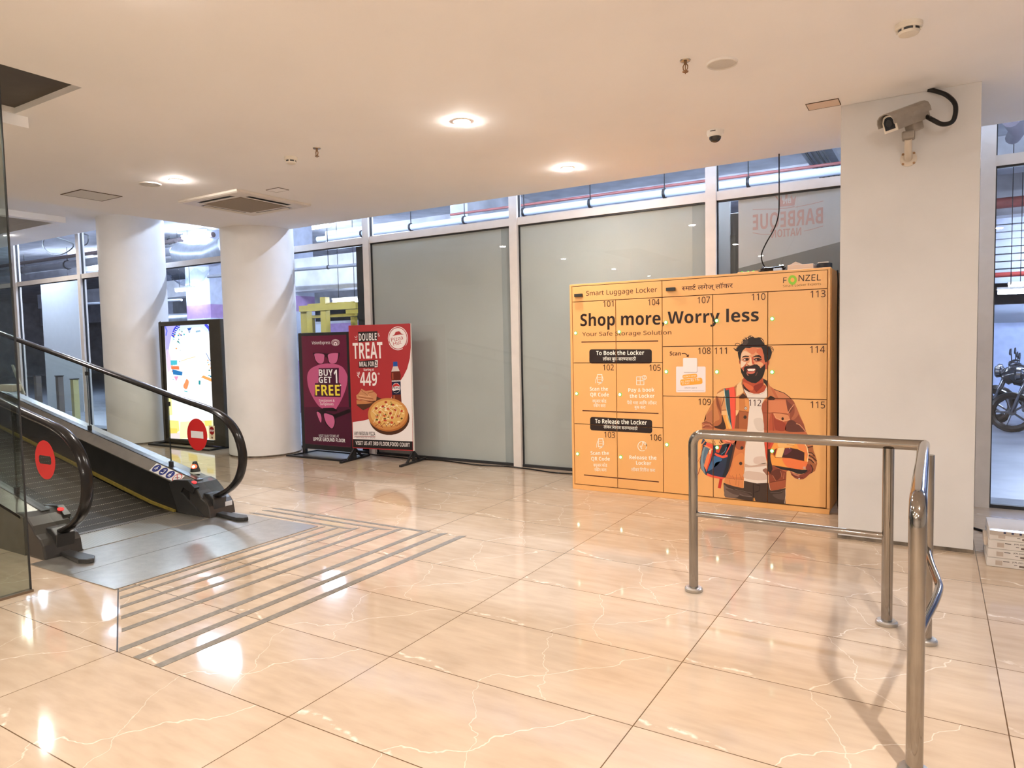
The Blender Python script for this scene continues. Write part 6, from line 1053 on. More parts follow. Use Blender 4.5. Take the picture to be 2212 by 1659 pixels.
# ---- motorbikes
def motorbike(x, y, a, lab, grp, lean=.12):
    o = thing('motorbike', lab, 'motorbike', (0, 0, 0), grp)
    BK = mat('black_gloss', (.02, .022, .03), .12, 0, .6); CH = mat('chrome_dark', (.22, .23, .26), .2, 1)
    for wx, nm in ((-.62, 'rear_wheel'), (.62, 'front_wheel')):
        p = MB().tube([(wx+.25*math.cos(k*math.pi/10), 0, .30+.25*math.sin(k*math.pi/10)) for k in range(20)], .05, 8, 0, True).build(nm, RUBBER, o)
        m = MB().cyl((wx, -.04, .3), (wx, .04, .3), .05, 12)
        for k in range(5): m.cyl((wx, 0, .3), (wx+.21*math.cos(k*1.257), 0, .3+.21*math.sin(k*1.257)), .015, 6)
        m.build('rim', CH, p)
    MB().tube(catmull([(-.72, 0, .62), (-.45, 0, .66), (-.2, 0, .62), (.1, 0, .74), (.35, 0, .80), (.5, 0, .74)], 4), [.05]+[.09]*4+[.10]*4+[.11]*4+[.15]*4+[.12]*3+[.06], 12).build('tank', BK, o)
    MB().prism([(-.8, .74), (-.1, .70), (-.05, .76), (-.45, .84), (-.85, .86)], lambda p, s: (p[0], -.11+s*.22, p[1])).build('seat', RUBBER, o, .02)
    MB().box(-.2, -.12, .22, .22, .12, .55).build('engine', mat('engine_grey', (.10, .10, .11), .4, .5), o, .04)
    MB().tube([(-.7, -.16, .38), (-.3, -.16, .30), (.2, -.14, .28), (.3, -.1, .45)], [.05, .05, .03, .03], 10).build('exhaust', CH, o)
    m = MB()
    for s in (-.07, .07): m.cyl((.62, s, .3), (.42, s, .92), .022, 8)
    m.build('fork', CH, o)
    MB().tube(fillet([(.30, -.36, .98), (.38, -.2, 1.0), (.42, 0, .95), (.38, .2, 1.0), (.30, .36, .98)], .06, 3), .016, 8).build('handlebar', CH, o)
    m = MB()
    for s in (-.34, .34): m.lathe([(0, -.01), (.055, 0), (.05, .02), (0, .025)], (.34, s, 1.14), 10, M=Matrix.Rotation(1.5, 3, 'Y')); m.cyl((.34, s*.8, 1.0), (.34, s, 1.12), .008, 6)
    m.build('mirror', BK, o)
    MB().lathe([(0, -.06), (.09, -.02), (.1, .03), (.08, .05), (0, .06)], (.55, 0, .86), 14, M=Matrix.Rotation(1.57, 3, 'Y')).build('headlamp', CH, o)
    MB().prism([(-.95, .55), (-.88, .88), (-.78, .86), (-.80, .55)], lambda p, s: (p[0], -.07+s*.14, p[1])).build('rear_mudguard', BK, o, .02)
    MB().cyl((-.05, .12, .28), (-.12, .30, 0.0), .014, 8).build('kickstand', CH, o)
    o.location = (x, y, -.02); o.rotation_euler = (lean, 0, a); return o
motorbike(4.95, 10.6, math.pi*.94, 'black motorbike nearest the glass right of the pillar', 'motorbikes parked right of the pillar')
motorbike(4.75, 11.5, math.pi*.92, 'second black motorbike behind the nearest one right of the pillar', 'motorbikes parked right of the pillar')
motorbike(4.85, 12.3, math.pi*.96, 'furthest black motorbike in the row right of the pillar', 'motorbikes parked right of the pillar')
motorbike(-7.6, 11.2, .3, 'dark motorbike parked behind the yellow steel frame', 'motorbikes parked behind the posters')
motorbike(-10.75, 8.3, 1.2, 'dark motorbike seen between the lit sign and second column', 'motorbikes parked behind the posters')

# ------------------------------------------------------------------ travelator
ES = thing('moving_walkway', 'inclined moving walkway with glass sides, black handrails and red no-entry discs', 'escalator', (-2.2, 1.35, 0))
XE = -10.0
def slope(x, z0, x0): return z0+.2*(x0-x)
LP = stripe_mat('landing_plate_metal', (.42, .40, .36), (.50, .48, .44), 1, .022, .5, .32, .9, bump=.15)
LPQ = mat('landing_plate_smooth', (.50, .47, .42), .30, .85, .5, noise=.10, nscale=14, bump=.05, bscale=60)
mb = MB().box(-1.93, .48, .0005, -1.43, 2.115, .006).box(-1.424, .48, .0005, -.885, 2.115, .006); mb.build('landing_plate', LPQ, ES)
MB().box(-2.41, .84, .0005, -1.936, 1.86, .009).build('comb_plate', stripe_mat('comb_metal', (.40, .37, .32), (.62, .58, .50), 0, .028, .55, .3, .85, bump=.4), ES)
MB().box(-2.45, .84, .0005, -2.39, 1.86, .012).build('comb', stripe_mat('comb_teeth', (.06, .055, .05), (.35, .33, .30), 1, .016, .5, .4, .7), ES)
PAL = stripe_mat('pallet_metal', (.010, .009, .008), (.05, .043, .032), 1, .0165, .5, .5, .3, 0, .133, .08, (.36, .33, .27), bump=.5)
pts = [(-2.40, .004), (-2.55, .012), (-2.75, .04), (-3.0, .085), (-3.3, .145), (XE, .145+.2*(-3.3-XE))]
MB().prism(pts+[(x, z-.12) for x, z in reversed(pts)], lambda p, s: (p[0], .855+s*.99, p[1])).build('pallet_belt', PAL, ES)
DARKSK = mat('skirt_panel', (.035, .032, .029), .28, .6, .5, noise=.2, nscale=6)
DECK = mat('balustrade_deck', (.47, .455, .42), .27, 1, .5, noise=.12, nscale=10)
def red_disc(yc, x, z, face, mark):
    fy = yc+face*.0062
    RED = mat('red_sticker', (.60, .022, .022), .4, 0, .4)
    d = MB(); n = 32; r = .143; a, b = .088, .031
    out = [(x+r*math.cos(2*math.pi*k/n), z+r*math.sin(2*math.pi*k/n)) for k in range(n)]
    inn = []
    for k in range(n):
        c, s_ = math.cos(2*math.pi*k/n), math.sin(2*math.pi*k/n); q = min(a/max(abs(c), 1e-6), b/max(abs(s_), 1e-6)); inn.append((x+q*c, z+q*s_))
    vs = [(p[0], yc+face*y_, p[1]) for y_ in (.0055, .0065) for p in out+inn]
    fs = []
    for k in range(n):
        j = (k+1) % n; fs += [(k, j, n+j, n+k), (2*n+k, 3*n+k, 3*n+j, 2*n+j), (k, 2*n+k, 2*n+j, j), (n+k, n+j, 3*n+j, 3*n+k)]
    d.add(vs, fs); return d, RED, (x-a, x+a, z-b, z+b)
for yc, sd in ((1.98, 1), (.72, -1)):       # sd: towards the outside
    near = sd < 0; nm = 'near' if near else 'far'
    Yi, Ym0, Ym1, Yo = yc-sd*.115, yc-sd*.028, yc+sd*.028, yc+sd*.15
    # skirt, inner deck, gasket, outer deck, outer cladding as strips along the walk
    def strip(name, prof, m, x0=XE, x1=-2.24, th=None, bev=0):
        # prof: (y, z at x=-2.43) closed section
        mb = MB(); xs = [x0, x1]; n = len(prof); vs = [(x, y, (0 if z is None else slope(x, z, -2.43))) for x in xs for y, z in prof]
        fs = [(k, (k+1) % n, n+(k+1) % n, n+k) for k in range(n)]+[tuple(range(n)), tuple(range(n, 2*n))]
        mb.add(vs, fs); return mb.build(name, m, ES, bev)
    strip('skirt_panel', [(Yi, .0), (Yi, .268), (Yi+sd*.02, .268), (Yi+sd*.02, .0)], DARKSK, x1=-2.2)
    strip('inner_deck', [(Yi, .268), (Yi, .276), (Ym0, .338), (Ym0, .30), (Yi+sd*.02, .25)], DECK)
    strip('glass_gasket', [(Ym0, .30), (Ym0, .345), (Ym1, .345), (Ym1, .30)], BLACKP, x1=-2.2)
    strip('outer_deck', [(Ym1, .30), (Ym1, .340), (Yo, .322), (Yo, .30)], DECK)
    strip('outer_cladding', [(Yo-sd*.02, None), (Yo-sd*.02, .322), (Yo, .322), (Yo, None)], mat('outer_cladding', (.22, .20, .17), .35, .7, noise=.15) , x1=-2.2)
    MB().prism([(-2.40, .01), (-2.75, .05), (-3.3, .155), (XE, .155+.2*(-3.3-XE)), (XE, .185+.2*(-3.3-XE)), (-3.3, .185), (-2.75, .075), (-2.40, .03)], lambda p, s: (p[0], (Yi-sd*.002)-sd*s*.016, p[1])).build('yellow_edge_line', mat('yellow_edge', (.26, .19, .03), .5, noise=.3, nscale=30), ES)
    # newel cap
    prof = [(-2.30, 0), (-2.44, .272), (-2.34, .300), (-2.24, .300), (-2.16, .278), (-2.09, .225), (-2.04, .168), (-1.98, .142), (-1.945, .10), (-1.925, .0)]
    MB().prism(prof, lambda p, s: (p[0], Yi+sd*(.004+s*.258), p[1])).build('newel_cap', mat('newel_grey', (.055, .050, .045), .3, .3, .5, noise=.1), ES, .012)
    MB().prism([(-2.02, .02), (-2.10, .06), (-2.14, .13), (-2.08, .20), (-2.0, .20), (-1.93, .16), (-1.94, .06)], lambda p, s: (p[0], yc-.066+s*.132, p[1])).build('handrail_inlet', BLACKP, ES, .008)
    MB().prism([(-2.36, .02), (-2.47, .262), (-2.40, .30), (-2.20, .315), (-2.10, .255), (-2.13, .20), (-2.26, .245), (-2.30, .20), (-1.98, .0), (-2.05, 0)], lambda p, s: (p[0], Yi-sd*(.012)+sd*s*.05, p[1])).build('inner_bumper', BLACKP, ES, .006)
    # handrail
    hp = [(XE, .92+.2*(-1.97-XE)), (-3.4, .92+.2*(-1.97+3.4)), (-2.5, 1.022), (-2.1, .946), (-1.93, .906), (-1.79, .845), (-1.675, .745), (-1.612, .60), (-1.618, .47), (-1.675, .352), (-1.78, .262), (-1.92, .195), (-2.02, .165)]
    path = [Vector((XE, yc, hp[0][1]))]+[Vector((p.x, yc, p.z)) for p in catmull([(a, yc, b) for a, b in hp[1:]], 5)]
    sec = [(-.036, -.012), (-.041, .0), (-.036, .014), (-.022, .022), (0, .024), (.022, .022), (.036, .014), (.041, 0), (.036, -.012), (.02, -.018), (-.02, -.018)]
    MB().tube(path, .03, section=sec, ref=Vector((0, 1, 0))).build('handrail', RUBBER, ES)
    # glass
    inner = [(p.x, p.z) for p in catmull([(a, 0, b) for a, b in hp[1:]], 5)]
    def off(q):
        o = []
        for i, (x, z) in enumerate(q):
            a = q[max(0, i-1)]; b = q[min(len(q)-1, i+1)]; t = Vector((b[0]-a[0], b[1]-a[1])).normalized(); o.append((x-t.y*-1*.018*-1 if False else x+t.y*.018, z-t.x*.018))
        return o
    inn = [p for p in off(inner) if p[0] > -2.62] 
    lowx = max(p[0] for p in inn[-3:])
    J1, J2 = -2.62, -3.98
    top = lambda x: .92+.2*(-1.97-x)-.02
    bot = lambda x: slope(x, .343, -2.43)
    g1 = [(J1+.003, bot(J1)), (J1+.003, top(J1))]+[p for p in inn if p[1] > .28 or p[0] > -1.9]+[(-2.02, .20), (-2.10, .24), (-2.2, .30)]
    MB().prism(g1, lambda p, s: (p[0], yc-.005+s*.010, p[1])).build('glass_panel', TINT, ES)
    for xa, xb in ((J1-.003, J2+.003), (J2-.003, XE)):
        MB().prism([(xa, bot(xa)), (xa, top(xa)), (xb, top(xb)), (xb, bot(xb))], lambda p, s: (p[0], yc-.005+s*.010, p[1])).build('glass_panel', TINT, ES)
    for J in (J1, J2):
        MB().box(J-.003, yc-.0052, bot(J), J+.003, yc+.0052, top(J)).box(J-.022, yc-.012, bot(J)+.0, J+.018, yc+.012, bot(J)+.05).box(J-.012, yc-.012, top(J)-.09, J+.016, yc+.012, top(J)-.05).build('glass_joint', SEAM, ES)
    # no-entry disc on the glass
    d, RED, q = red_disc(yc, -2.205 if not near else -2.15, .70 if not near else .675, -1, near); p_ = d.build('no_entry_disc', RED, ES, label='red disc sticker with a clear slot' if near else 'red disc sticker with a white paper strip')
    if not near: MB().box(q[0], yc-.0068, q[2], q[1], yc-.0056, q[3]).build('paper_strip', mat('paper', (.8, .8, .8), .6), p_)
    if not near:
        st = MB().box(-2.035, yc-.0066, .665, -1.955, yc-.0055, .79).build('stop_sticker', mat('sticker_cream', (.70, .62, .42), .5), ES)
        art_build('stop_lettering', art_tris([('p', 0, '#8a1414', 0, [(-1.995+.034*math.cos(k*.4), .745+.036*math.sin(k*.4)) for k in range(16)]), ('t', 1, '#ffffff', 'STOP', (-2.025, .737), (-1.967, .737), .017, 2), ('s', 1, '#5a1a14', .006, [(-1.995, .71), (-1.995, .682)]), ('s', 1, '#5a1a14', .006, [(-2.003, .69), (-1.995, .676), (-1.987, .69)])]), lambda u, v, l: (u, yc-.0068-l*.0003, v), st)
    # floor shoe
    MB().prism([(-1.95, yc-.06+.02), (-1.94, yc+.02), (-1.62, yc+.03), (-1.555, yc-.01), (-1.57, yc-.05), (-1.63, yc-.075)], lambda p, s: (p[0], p[1], .0065+s*.03)).build('floor_shoe', BLACKP, ES, .006)
    bx = Vector((-2.14, Yi-sd*.0-sd*.012+sd*.02, .245))
    b_ = MB().lathe([(.022, 0), (.022, .008), (.016, .01)], (-2.165, yc-sd*.085, .288), 14, M=Matrix.Rotation(.35, 3, 'Y')).build('stop_button', mat('red_button', (.75, .03, .03), .3, emit=.5), ES)
# guard, label strip, beacon
def deckpt(x, t): # on far inner deck, t 0 lower edge .. 1 upper edge
    return Vector((x, 1.865+t*.087, slope(x, .277+.062*t, -2.43)+.0012))
mb = MB(); mb.add([deckpt(-2.79, .05), deckpt(-2.37, .05), deckpt(-2.37, .92), deckpt(-2.79, .92)], [(0, 1, 2, 3)]); st = mb.build('safety_label', mat('white_sticker', (.78, .77, .76), .5), ES)
nv, rd = '#1c2a78', '#b8201c'; it = []
for k in range(4):
    cx = -.155+k*.103
    cir = [(cx+.045*math.cos(a*.3927), .043+.036*math.sin(a*.3927)) for a in range(16)]
    if k < 3: it.append(('p', 0, nv, 0, cir))
    else: it += [('s', 0, rd, .007, cir+cir[:1]), ('s', 1, rd, .006, [(cx-.03, .062), (cx+.03, .024)]), ('s', 0, '#222222', .006, [(cx-.02, .035), (cx+.02, .05)])]
for cx, q in ((-.155, [[(-.02, -.01), (0, .01), (.015, -.005)], [(0, .02), (.0, -.015)]]), (-.052, [[(-.02, -.015), (.015, -.015)], [(-.01, .01), (.012, .018), (.012, -.01)]]), (.051, [[(0, .022), (0, -.02)], [(-.012, -.018), (-.012, .0), (.012, .0), (.012, -.02)]])):
    for s_ in q: it.append(('s', 1, '#ffffff', .006, [(cx+a, .043+b) for a, b in s_]))
art_build('pictograms', art_tris(it), lambda u, v, l: deckpt(-2.58+u, v/.087)+Vector((0, -.0002, .0006+l*.0004)), st)
P0 = Vector((-2.385, 2.06, .322)); b_ = MB().lathe([(.044, 0), (.046, .012), (.044, .02)], P0, 20).build('beacon', WHITEP, ES)
MB().lathe([(.044, .02), (.042, .035), (.026, .085), (.018, .112), (0, .118)], P0, 20).build('housing', BLACKP, b_)
d = Vector((.55, -.83, .25)).normalized(); q = Vector((0, 0, 1)).rotation_difference(d).to_matrix()
MB().lathe([(.027, 0), (.025, .012), (.016, .02), (0, .023)], P0+Vector((0, 0, .062))+d*.014, 18, M=q).build('lamp_lens', emat('beacon_red', (1, .05, .02), 2.2), b_)
MB().lathe([(.0125, .021), (.008, .0245), (0, .026)], P0+Vector((0, 0, .062))+d*.014, 14, M=q).build('bulb', emat('beacon_white', (1, .65, .5), 7), b_)
P_ = MB().box(-1.937, 2.03, .075, -1.934, 2.10, .115).build('serial_plate', mat('plate_white', (.6, .58, .55), .4), ES)
# wedge guard at the upper left
g = MB().box(-5.75, 1.93, 1.02, -5.45, 2.03, 1.10).build('guard_block', CREAM, ES, .01)
MB().prism([(-5.38, .985), (-5.62, 1.32), (-5.66, 1.32), (-5.46, .99)], lambda p, s: (p[0], 2.02+s*.012, p[1])).build('guard_blade', mat('pale_guard', (.6, .6, .58), .3), ES)
# ---- tall glass screen at the left edge
o = thing('glass_screen', 'tall frameless glass screen at the left edge beside the walkway', 'glass screen', (-1.335, -1, 0))
MB().box(-1.341, -2.1, .012, -1.329, .217, 3.05).build('glass_pane', SCREEN, o)
MB().box(-1.3435, .2165, .012, -1.3265, .2225, 3.05).build('edge_strip', SEAM, o)
MB().box(-1.36, -2.1, 0, -1.31, .225, .014).build('floor_channel', mat('channel_brown', (.22, .16, .11), .4, .6), o)
# ---- anti-slip strips in the floor
STR = mat('grey_inlay', (.215, .19, .155), .6, 0, .4, noise=.22, nscale=30)
G_ = 'grey inlaid strips in front of the walkway'
for i, (x, w_, y0, y1, m0, m1, lab) in enumerate(((-.845, .03, .48, 2.135, 1, 0, 'thin grey floor strip touching the landing plate of the walkway'), (-.722, .042, .42, 2.16, 1, 0, 'first full grey strip from the landing plate, parallel to its edge'), (-.572, .042, .335, 2.235, 1, 0, 'second grey strip from the landing plate edge'), (-.41, .045, .25, 2.30, 1, 0, 'third grey strip from the landing plate edge'),
        (-.236, .045, .155, 2.36, 1, 0, 'fourth grey strip from the landing plate edge'), (-.008, .05, .012, 2.425, 1, 0, 'third outermost grey strip, ending at the tile corner'), (.152, .05, .004, 2.428, 0, 0, 'second outermost grey strip from the landing plate'), (.325, .05, .004, 2.43, 0, 0, 'outermost grey strip, farthest from the landing plate'))):
    a = .562 if m0 else 0.
    h = w_/2; q = [(x-h, y0+h*a), (x+h, y0-h*a), (x+h, y1+h*.55), (x-h, y1-h*.55)]
    tag(MB().prism(q, lambda p, s: (p[0], p[1], .0002+s*.0018)).build('floor_strip', STR), lab, 'floor strip', G_)
for y, x0, x1, lab in ((2.185, -1.80, -.60, 'inner short grey strip behind the landing plate, running leftward'), (2.30, -1.77, -.30, 'middle short grey strip behind the landing plate'), (2.395, -1.75, -.03, 'outer short grey strip behind the landing plate nearest the posters')):
    tag(MB().prism([(x0, y-.017), (x1-.03, y-.017), (x1+.02, y+.017), (x0+.05, y+.017)], lambda p, s: (p[0], p[1], .0002+s*.0017)).build('floor_strip', STR), lab, 'floor strip', G_)
mb = MB().prism([(-.887, .497), (-.883, .503), (.002, .003), (-.002, -.003)], lambda p, s: (p[0], p[1], .0002+s*.0010)); o = mb.build('trim_8', SEAM, kind='structure')

# ------------------------------------------------------------------ lockers
ORG = mat('orange_laminate', (.86, .46, .165), .33, 0, .45, noise=.02, nscale=2, coat=.1)
GAP = mat('maroon_gap', (.09, .012, .010), .6)
LK = thing('locker', 'orange luggage locker bank printed with a smiling man holding a helmet', 'locker', (1.48, 4.6, 0))
LX0, LX1, LY, LT = .318, 2.645, 4.32, 2.006
XG = [.342, .795, 1.247, 1.703, 2.163, 2.622]; ZL = [1.836, 1.244, .648, .050]; ZR = [1.836, 1.390, .941, .050]
MB().box(LX0+.004, LY+.02, .01, LX1-.002, 4.93, LT-.004).build('carcass', [mat('locker_side', (.62, .25, .05), .4)], LK)
MB().box(LX0+.03, LY+.016, .04, LX1-.03, LY+.0205, LT-.012).build('back_panel', GAP, LK)
mb = MB().box(LX0, LY, 0, LX1, LY+.04, .046).box(LX0, LY, 1.989, LX1, LY+.04, LT).box(LX0, LY, .046, .339, LY+.04, 1.989).box(2.625, LY, .046, LX1, LY+.04, 1.989)
mb.build('front_frame', ORG, LK, .002)
tr_all = [(l+1, c, t) for l, c, t in art_tris(ART['man'])]; tr_let = [(l, c, t) for l, c, t in art_tris(ART['locker'])]
FN = lambda u, v, l: (u, LY-.0006-l*.0003, v)
LEDZ = [1.535, .945, .352, 1.536, .945, .350, 1.609, 1.163, .496, 1.609, 1.163, .497, 1.609, 1.163, .496]
LEDM = emat('led_glow', (.82, 1.0, .80), 3.0); LEDG = emat('led_green', (.12, .60, .06), .45)
gp = .003
NUMS = {101: (0.67, 0.775, 1.775), 104: (1.116, 1.225, 1.769), 107: (1.572, 1.681, 1.766), 110: (2.033, 2.144, 1.77), 113: (2.495, 2.607, 1.769), 108: (1.575, 1.685, 1.321), 111: (1.719, 1.825, 1.32), 114: (2.493, 2.605, 1.321), 102: (0.661, 0.771, 1.173), 105: (1.122, 1.23, 1.171), 109: (1.575, 1.686, 0.87), 112: (2.009, 2.111, 0.873), 115: (2.499, 2.608, 0.87), 103: (0.665, 0.774, 0.53), 106: (1.123, 1.232, 0.528)}
def panel(name, r, lab=None):
    o = MB().box(r[0]+gp, LY, r[1]+gp, r[2]-gp, LY+.014, r[3]-gp).build(name, ORG, LK, .0015)
    q = (r[0]+gp, r[1]+gp, r[2]-gp, r[3]-gp)
    art_build('printed_picture', tr_all, FN, o, q)
    art_build('printed_lettering', tr_let, FN, o, q)
    return o
for a, b in ((0, 2), (2, 5)):
    o = panel('header_panel', (XG[a], 1.836, XG[b], 1.986))
    x = .378 if a == 0 else 1.292
    MB().box(x, LY-.028, 1.882 if a == 0 else 1.888, x+.082, LY, 1.912 if a == 0 else 1.918).build('sensor_bar', BLACKP, o, .003)
num = 100
for c in range(5):
    zs = ZL if c < 2 else ZR
    for r in range(3):
        num += 1; q = (XG[c], zs[r+1], XG[c+1], zs[r]); o = panel('door', q)
        x0, x1, zb = NUMS[num]
        art_build('number', art_tris([('t', 9, '#3c120e', str(num), (x0, zb), (x1, zb), .055, 0)]), FN, o)
        lx = XG[c]+.036; lz = LEDZ[num-101]
        k = MB().lathe([(.0175, 0), (.017, .003), (.013, .0045)], (lx, LY-.003, lz), 16, M=Matrix.Rotation(math.pi/2, 3, 'X')).build('indicator_light', LEDG, o)
        MB().lathe([(.0115, .0042), (.009, .0065), (0, .008)], (lx, LY-.003, lz), 16, M=Matrix.Rotation(math.pi/2, 3, 'X')).build('lens', LEDM, o)
# things on top of the locker
t = thing('cable_coil', 'coiled black cable with a blue plug lying on the locker top', 'cable', (2.2, 4.5, LT))
for i in range(3): MB().tube([(2.17+(.11-.012*i)*math.cos(k*math.pi/10), 4.50+(.07-.008*i)*math.sin(k*math.pi/10), LT+.010+.017*i+.008*math.sin(k*.6+i)) for k in range(20)], .0075, 8, 0, True).build('coil', RUBBER, t)
MB().box(2.19, 4.40, LT, 2.26, 4.425, LT+.028).build('plug', mat('pale_blue_plug', (.45, .58, .75), .4), t, .005)
o = thing('carton', 'small white carton lying flat on the locker top', 'box', (2.4, 4.5, LT)); MB().box(2.30, 4.42, LT, 2.50, 4.58, LT+.048).build('box_body', mat('pale_card', (.70, .56, .46), .7, noise=.06), o, .003); MB().prism([(2.31, LT+.048), (2.36, LT+.075), (2.41, LT+.052), (2.41, LT+.048)], lambda p, s: (p[0], 4.44+s*.08, p[1])).build('open_flap', mat('pale_card', '#000'), o)
o = thing('tape_reel', 'dark flat reel lying at the right end of the locker top', 'reel', (2.57, 4.52, LT)); MB().lathe([(.058, 0), (.060, .01), (.060, .045), (.055, .05), (.03, .05)], (2.575, 4.50, LT), 24).build('reel_body', BLACKM, o); MB().box(2.53, 4.45, LT+.05, 2.61, 4.475, LT+.058).build('strip', WHITEP, o)
o = thing('power_strip', 'slim orange strip with three small green lights on the locker top edge', 'power strip', (1.99, 4.40, LT)); MB().box(1.90, 4.385, LT, 2.07, 4.425, LT+.014).build('strip_body', ORG, o, .003)
for x in (1.935, 1.985, 2.03): MB().lathe([(.008, 0), (.007, .006), (0, .009)], (x, 4.40, LT+.014), 10).build('indicator_light', LEDG, o)
o = thing('wood_splint', 'thin pale wooden splint leaning on the locker top against the glass', 'stick', (1.95, 4.6, LT)); MB().tube([(1.87, 4.55, LT+.004), (2.10, 4.85, LT+.085)], .005, 6).build('stick', mat('pale_wood', (.62, .52, .36), .6), o)
tag(MB().tube(catmull([(2.181, 4.70, 3.049), (2.182, 4.70, 2.66), (2.176, 4.70, 2.521), (2.14, 4.70, 2.404), (2.074, 4.70, 2.289), (2.034, 4.70, 2.191), (2.048, 4.70, 2.105), (2.094, 4.68, 2.045), (2.14, 4.62, LT+.007)], 5), .0055, 8).build('hanging_cable', RUBBER), 'thin black cable hanging from the ceiling edge down to the locker top', 'cable')
tag(MB().tube(catmull([(2.66, 4.62, LT-.005), (2.668, 4.60, 1.9), (2.665, 4.62, 1.6), (2.67, 4.64, .5), (2.68, 4.60, .02), (2.74, 4.3, .012)], 4), .006, 8).build('power_cable', RUBBER), 'black cable running down the side of the orange locker', 'cable')
# ------------------------------------------------------------------ poster stands
o = thing('poster_stand', 'maroon glasses advert in a black floor frame beside the round column', 'sign', (-3.52, 4.76, 0))
fr = MB()
for x0, x1 in ((-3.985, -3.925), (-3.095, -3.04)): fr.box(x0, 4.745, 0, x1, 4.785, 1.64)
fr.box(-3.925, 4.745, 1.60, -3.095, 4.785, 1.64).box(-3.925, 4.745, .08, -3.095, 4.785, .145)
fr.build('frame', BLACKM, o, .003)
MB().box(-3.93, 4.746, .14, -3.09, 4.765, 1.605).build('poster', mat('maroon_print_base', (.11, .012, .035), .4), o)
art_build('printed_advert', art_tris(ART['maroon']), lambda u, v, l: (u, 4.7452-l*.0004, v), o)
bs = MB().box(-4.03, 4.50, 0, -3.005, 4.535, .022).box(-4.0, 4.98, 0, -3.005, 5.015, .022)
for x in (-4.0, -3.04): bs.box(x, 4.535, 0, x+.035, 4.98, .022)
bs.build('base_frame', BLACKM, o, .003); MB().box(-3.96, 4.54, .0, -3.045, 4.97, .008).build('base_sheet', mat('grey_sheet', (.20, .20, .22), .3, .5), o)
d = Vector((.85, .12, 0)).normalized(); n_ = Vector((-d.y, d.x, 0)); Q = Vector((-2.98, 4.69, 0))
o = thing('poster_stand', 'red and white pizza meal advert on a board with two black feet', 'sign', Q+d*.43)
def bb(u0, u1, w0, w1, z0, z1, mbx):
    v = [Q+d*u+n_*w+Vector((0, 0, z)) for u in (u0, u1) for w in (w0, w1) for z in (z0, z1)]
    return mbx.add(v, [(0, 1, 3, 2), (4, 6, 7, 5), (0, 4, 5, 1), (2, 3, 7, 6), (0, 2, 6, 4), (1, 5, 7, 3)])
bb(-.003, .898, -.016, .012, .152, 1.713, MB()).build('board', mat('board_red', (.42, .028, .032), .4), o)
art_build('printed_advert', art_tris(ART['red']), lambda u, v, l: Q+d*u-n_*(.0166+l*.0003)+Vector((0, 0, v)), o)
for u, nm in ((0.0, 'l'), (.868, 'r')):
    m = MB(); bb(u, u+.03, -.01, .02, .022, .16, m); bb(u-.002, u+.032, -.30, .28, 0, .024, m)
    for s in (-1, 1): m.prism([(s*.02, .15), (s*.02, .12), (s*.13, .022), (s*.17, .022)], lambda p, k: Q+d*(u+.004+k*.022)+n_*(p[0])+Vector((0, 0, p[1])))
    m.build('foot', BLACKM, o, .002)
bb(.895, .902, -.016, .012, .152, 1.713, MB()).build('edge_strip', WHITEP, o)
# lit sign
o = thing('light_box', 'glowing white and blue advert light box in a dark frame between the columns', 'sign', (-6.15, 4.65, 0))
LBM = mat('bronze_frame', (.070, .062, .048), .35, .3, .5, noise=.1)
fr = MB().box(-6.90, 4.58, .03, -6.842, 4.78, 1.885).box(-5.655, 4.58, .03, -5.40, 4.78, 1.885).box(-6.842, 4.58, 1.815, -5.655, 4.78, 1.885).box(-6.842, 4.58, .03, -5.655, 4.78, .085)
fr.build('frame', LBM, o, .012)
MB().box(-6.845, 4.60, .08, -5.65, 4.78, 1.82).build('back_box', LBM, o)
art_build('lit_screen', art_tris(ART['lightbox']), lambda u, v, l: (u, 4.596-l*.0006, v), o, emit=.42)
MB().box(-6.95, 4.35, 0, -5.45, 4.40, .028).box(-6.95, 4.40, 0, -6.89, 4.98, .028).box(-5.51, 4.40, 0, -5.45, 4.98, .028).build('base_frame', BLACKM, o, .004)
tag(MB().tube(catmull([(-5.42, 4.80, .30), (-5.30, 4.85, .25), (-5.25, 4.78, .06), (-5.33, 4.70, .012), (-5.2, 4.62, .012), (-5.12, 4.66, .012)], 4), .007, 8).build('power_cable', RUBBER), 'black power cable trailing from the glowing light box to the second column', 'cable')
# ------------------------------------------------------------------ steel rail
RL = thing('guard_rail', 'polished steel tubular guard rail with one bowed lower bar', 'railing', (3.0, 1.9, 0))
r = .0265; ZT = .915
AX, AY, BX, BY, CX, CY, DX, DY = 2.19, 2.105, 3.175, 2.09, 3.345, 1.94, 3.325, .775
MB().tube(fillet([(AX, AY, .78), (AX, AY, ZT), (3.325, 2.10, ZT)], .10, 7), r, 20).build('top_rail', STEEL, RL)
MB().tube(fillet([(3.325, 2.127, ZT-.002), (3.325, DY, ZT), (DX, DY, .74)], .10, 7), r, 20).build('top_rail', STEEL, RL)
for x, y, z in ((AX, AY, .785), (BX, BY, ZT-.02), (CX, CY, ZT-.02), (DX, DY, .745)):
    p = MB().cyl((x, y, 0), (x, y, z), r-.0006, 20).build('post', STEEL, RL)
    MB().lathe([(.048, 0), (.050, .004), (.050, .018), (.044, .024), (.03, .026)], (x, y, 0), 24).build('base_flange', BRUSH, p)
MB().cyl((AX, AY, .452), (BX, BY, .452), .0155, 14).build('lower_bar', STEEL, RL)
MB().tube(catmull([(CX, CY, .452), (3.362, 1.72, .448), (3.385, 1.52, .44), (3.392, 1.42, .435), (3.375, 1.22, .44), (3.345, .98, .446), (DX, DY, .45)], 5), .0155, 14).build('lower_bar', STEEL, RL, label='lower bar bowed outwards')
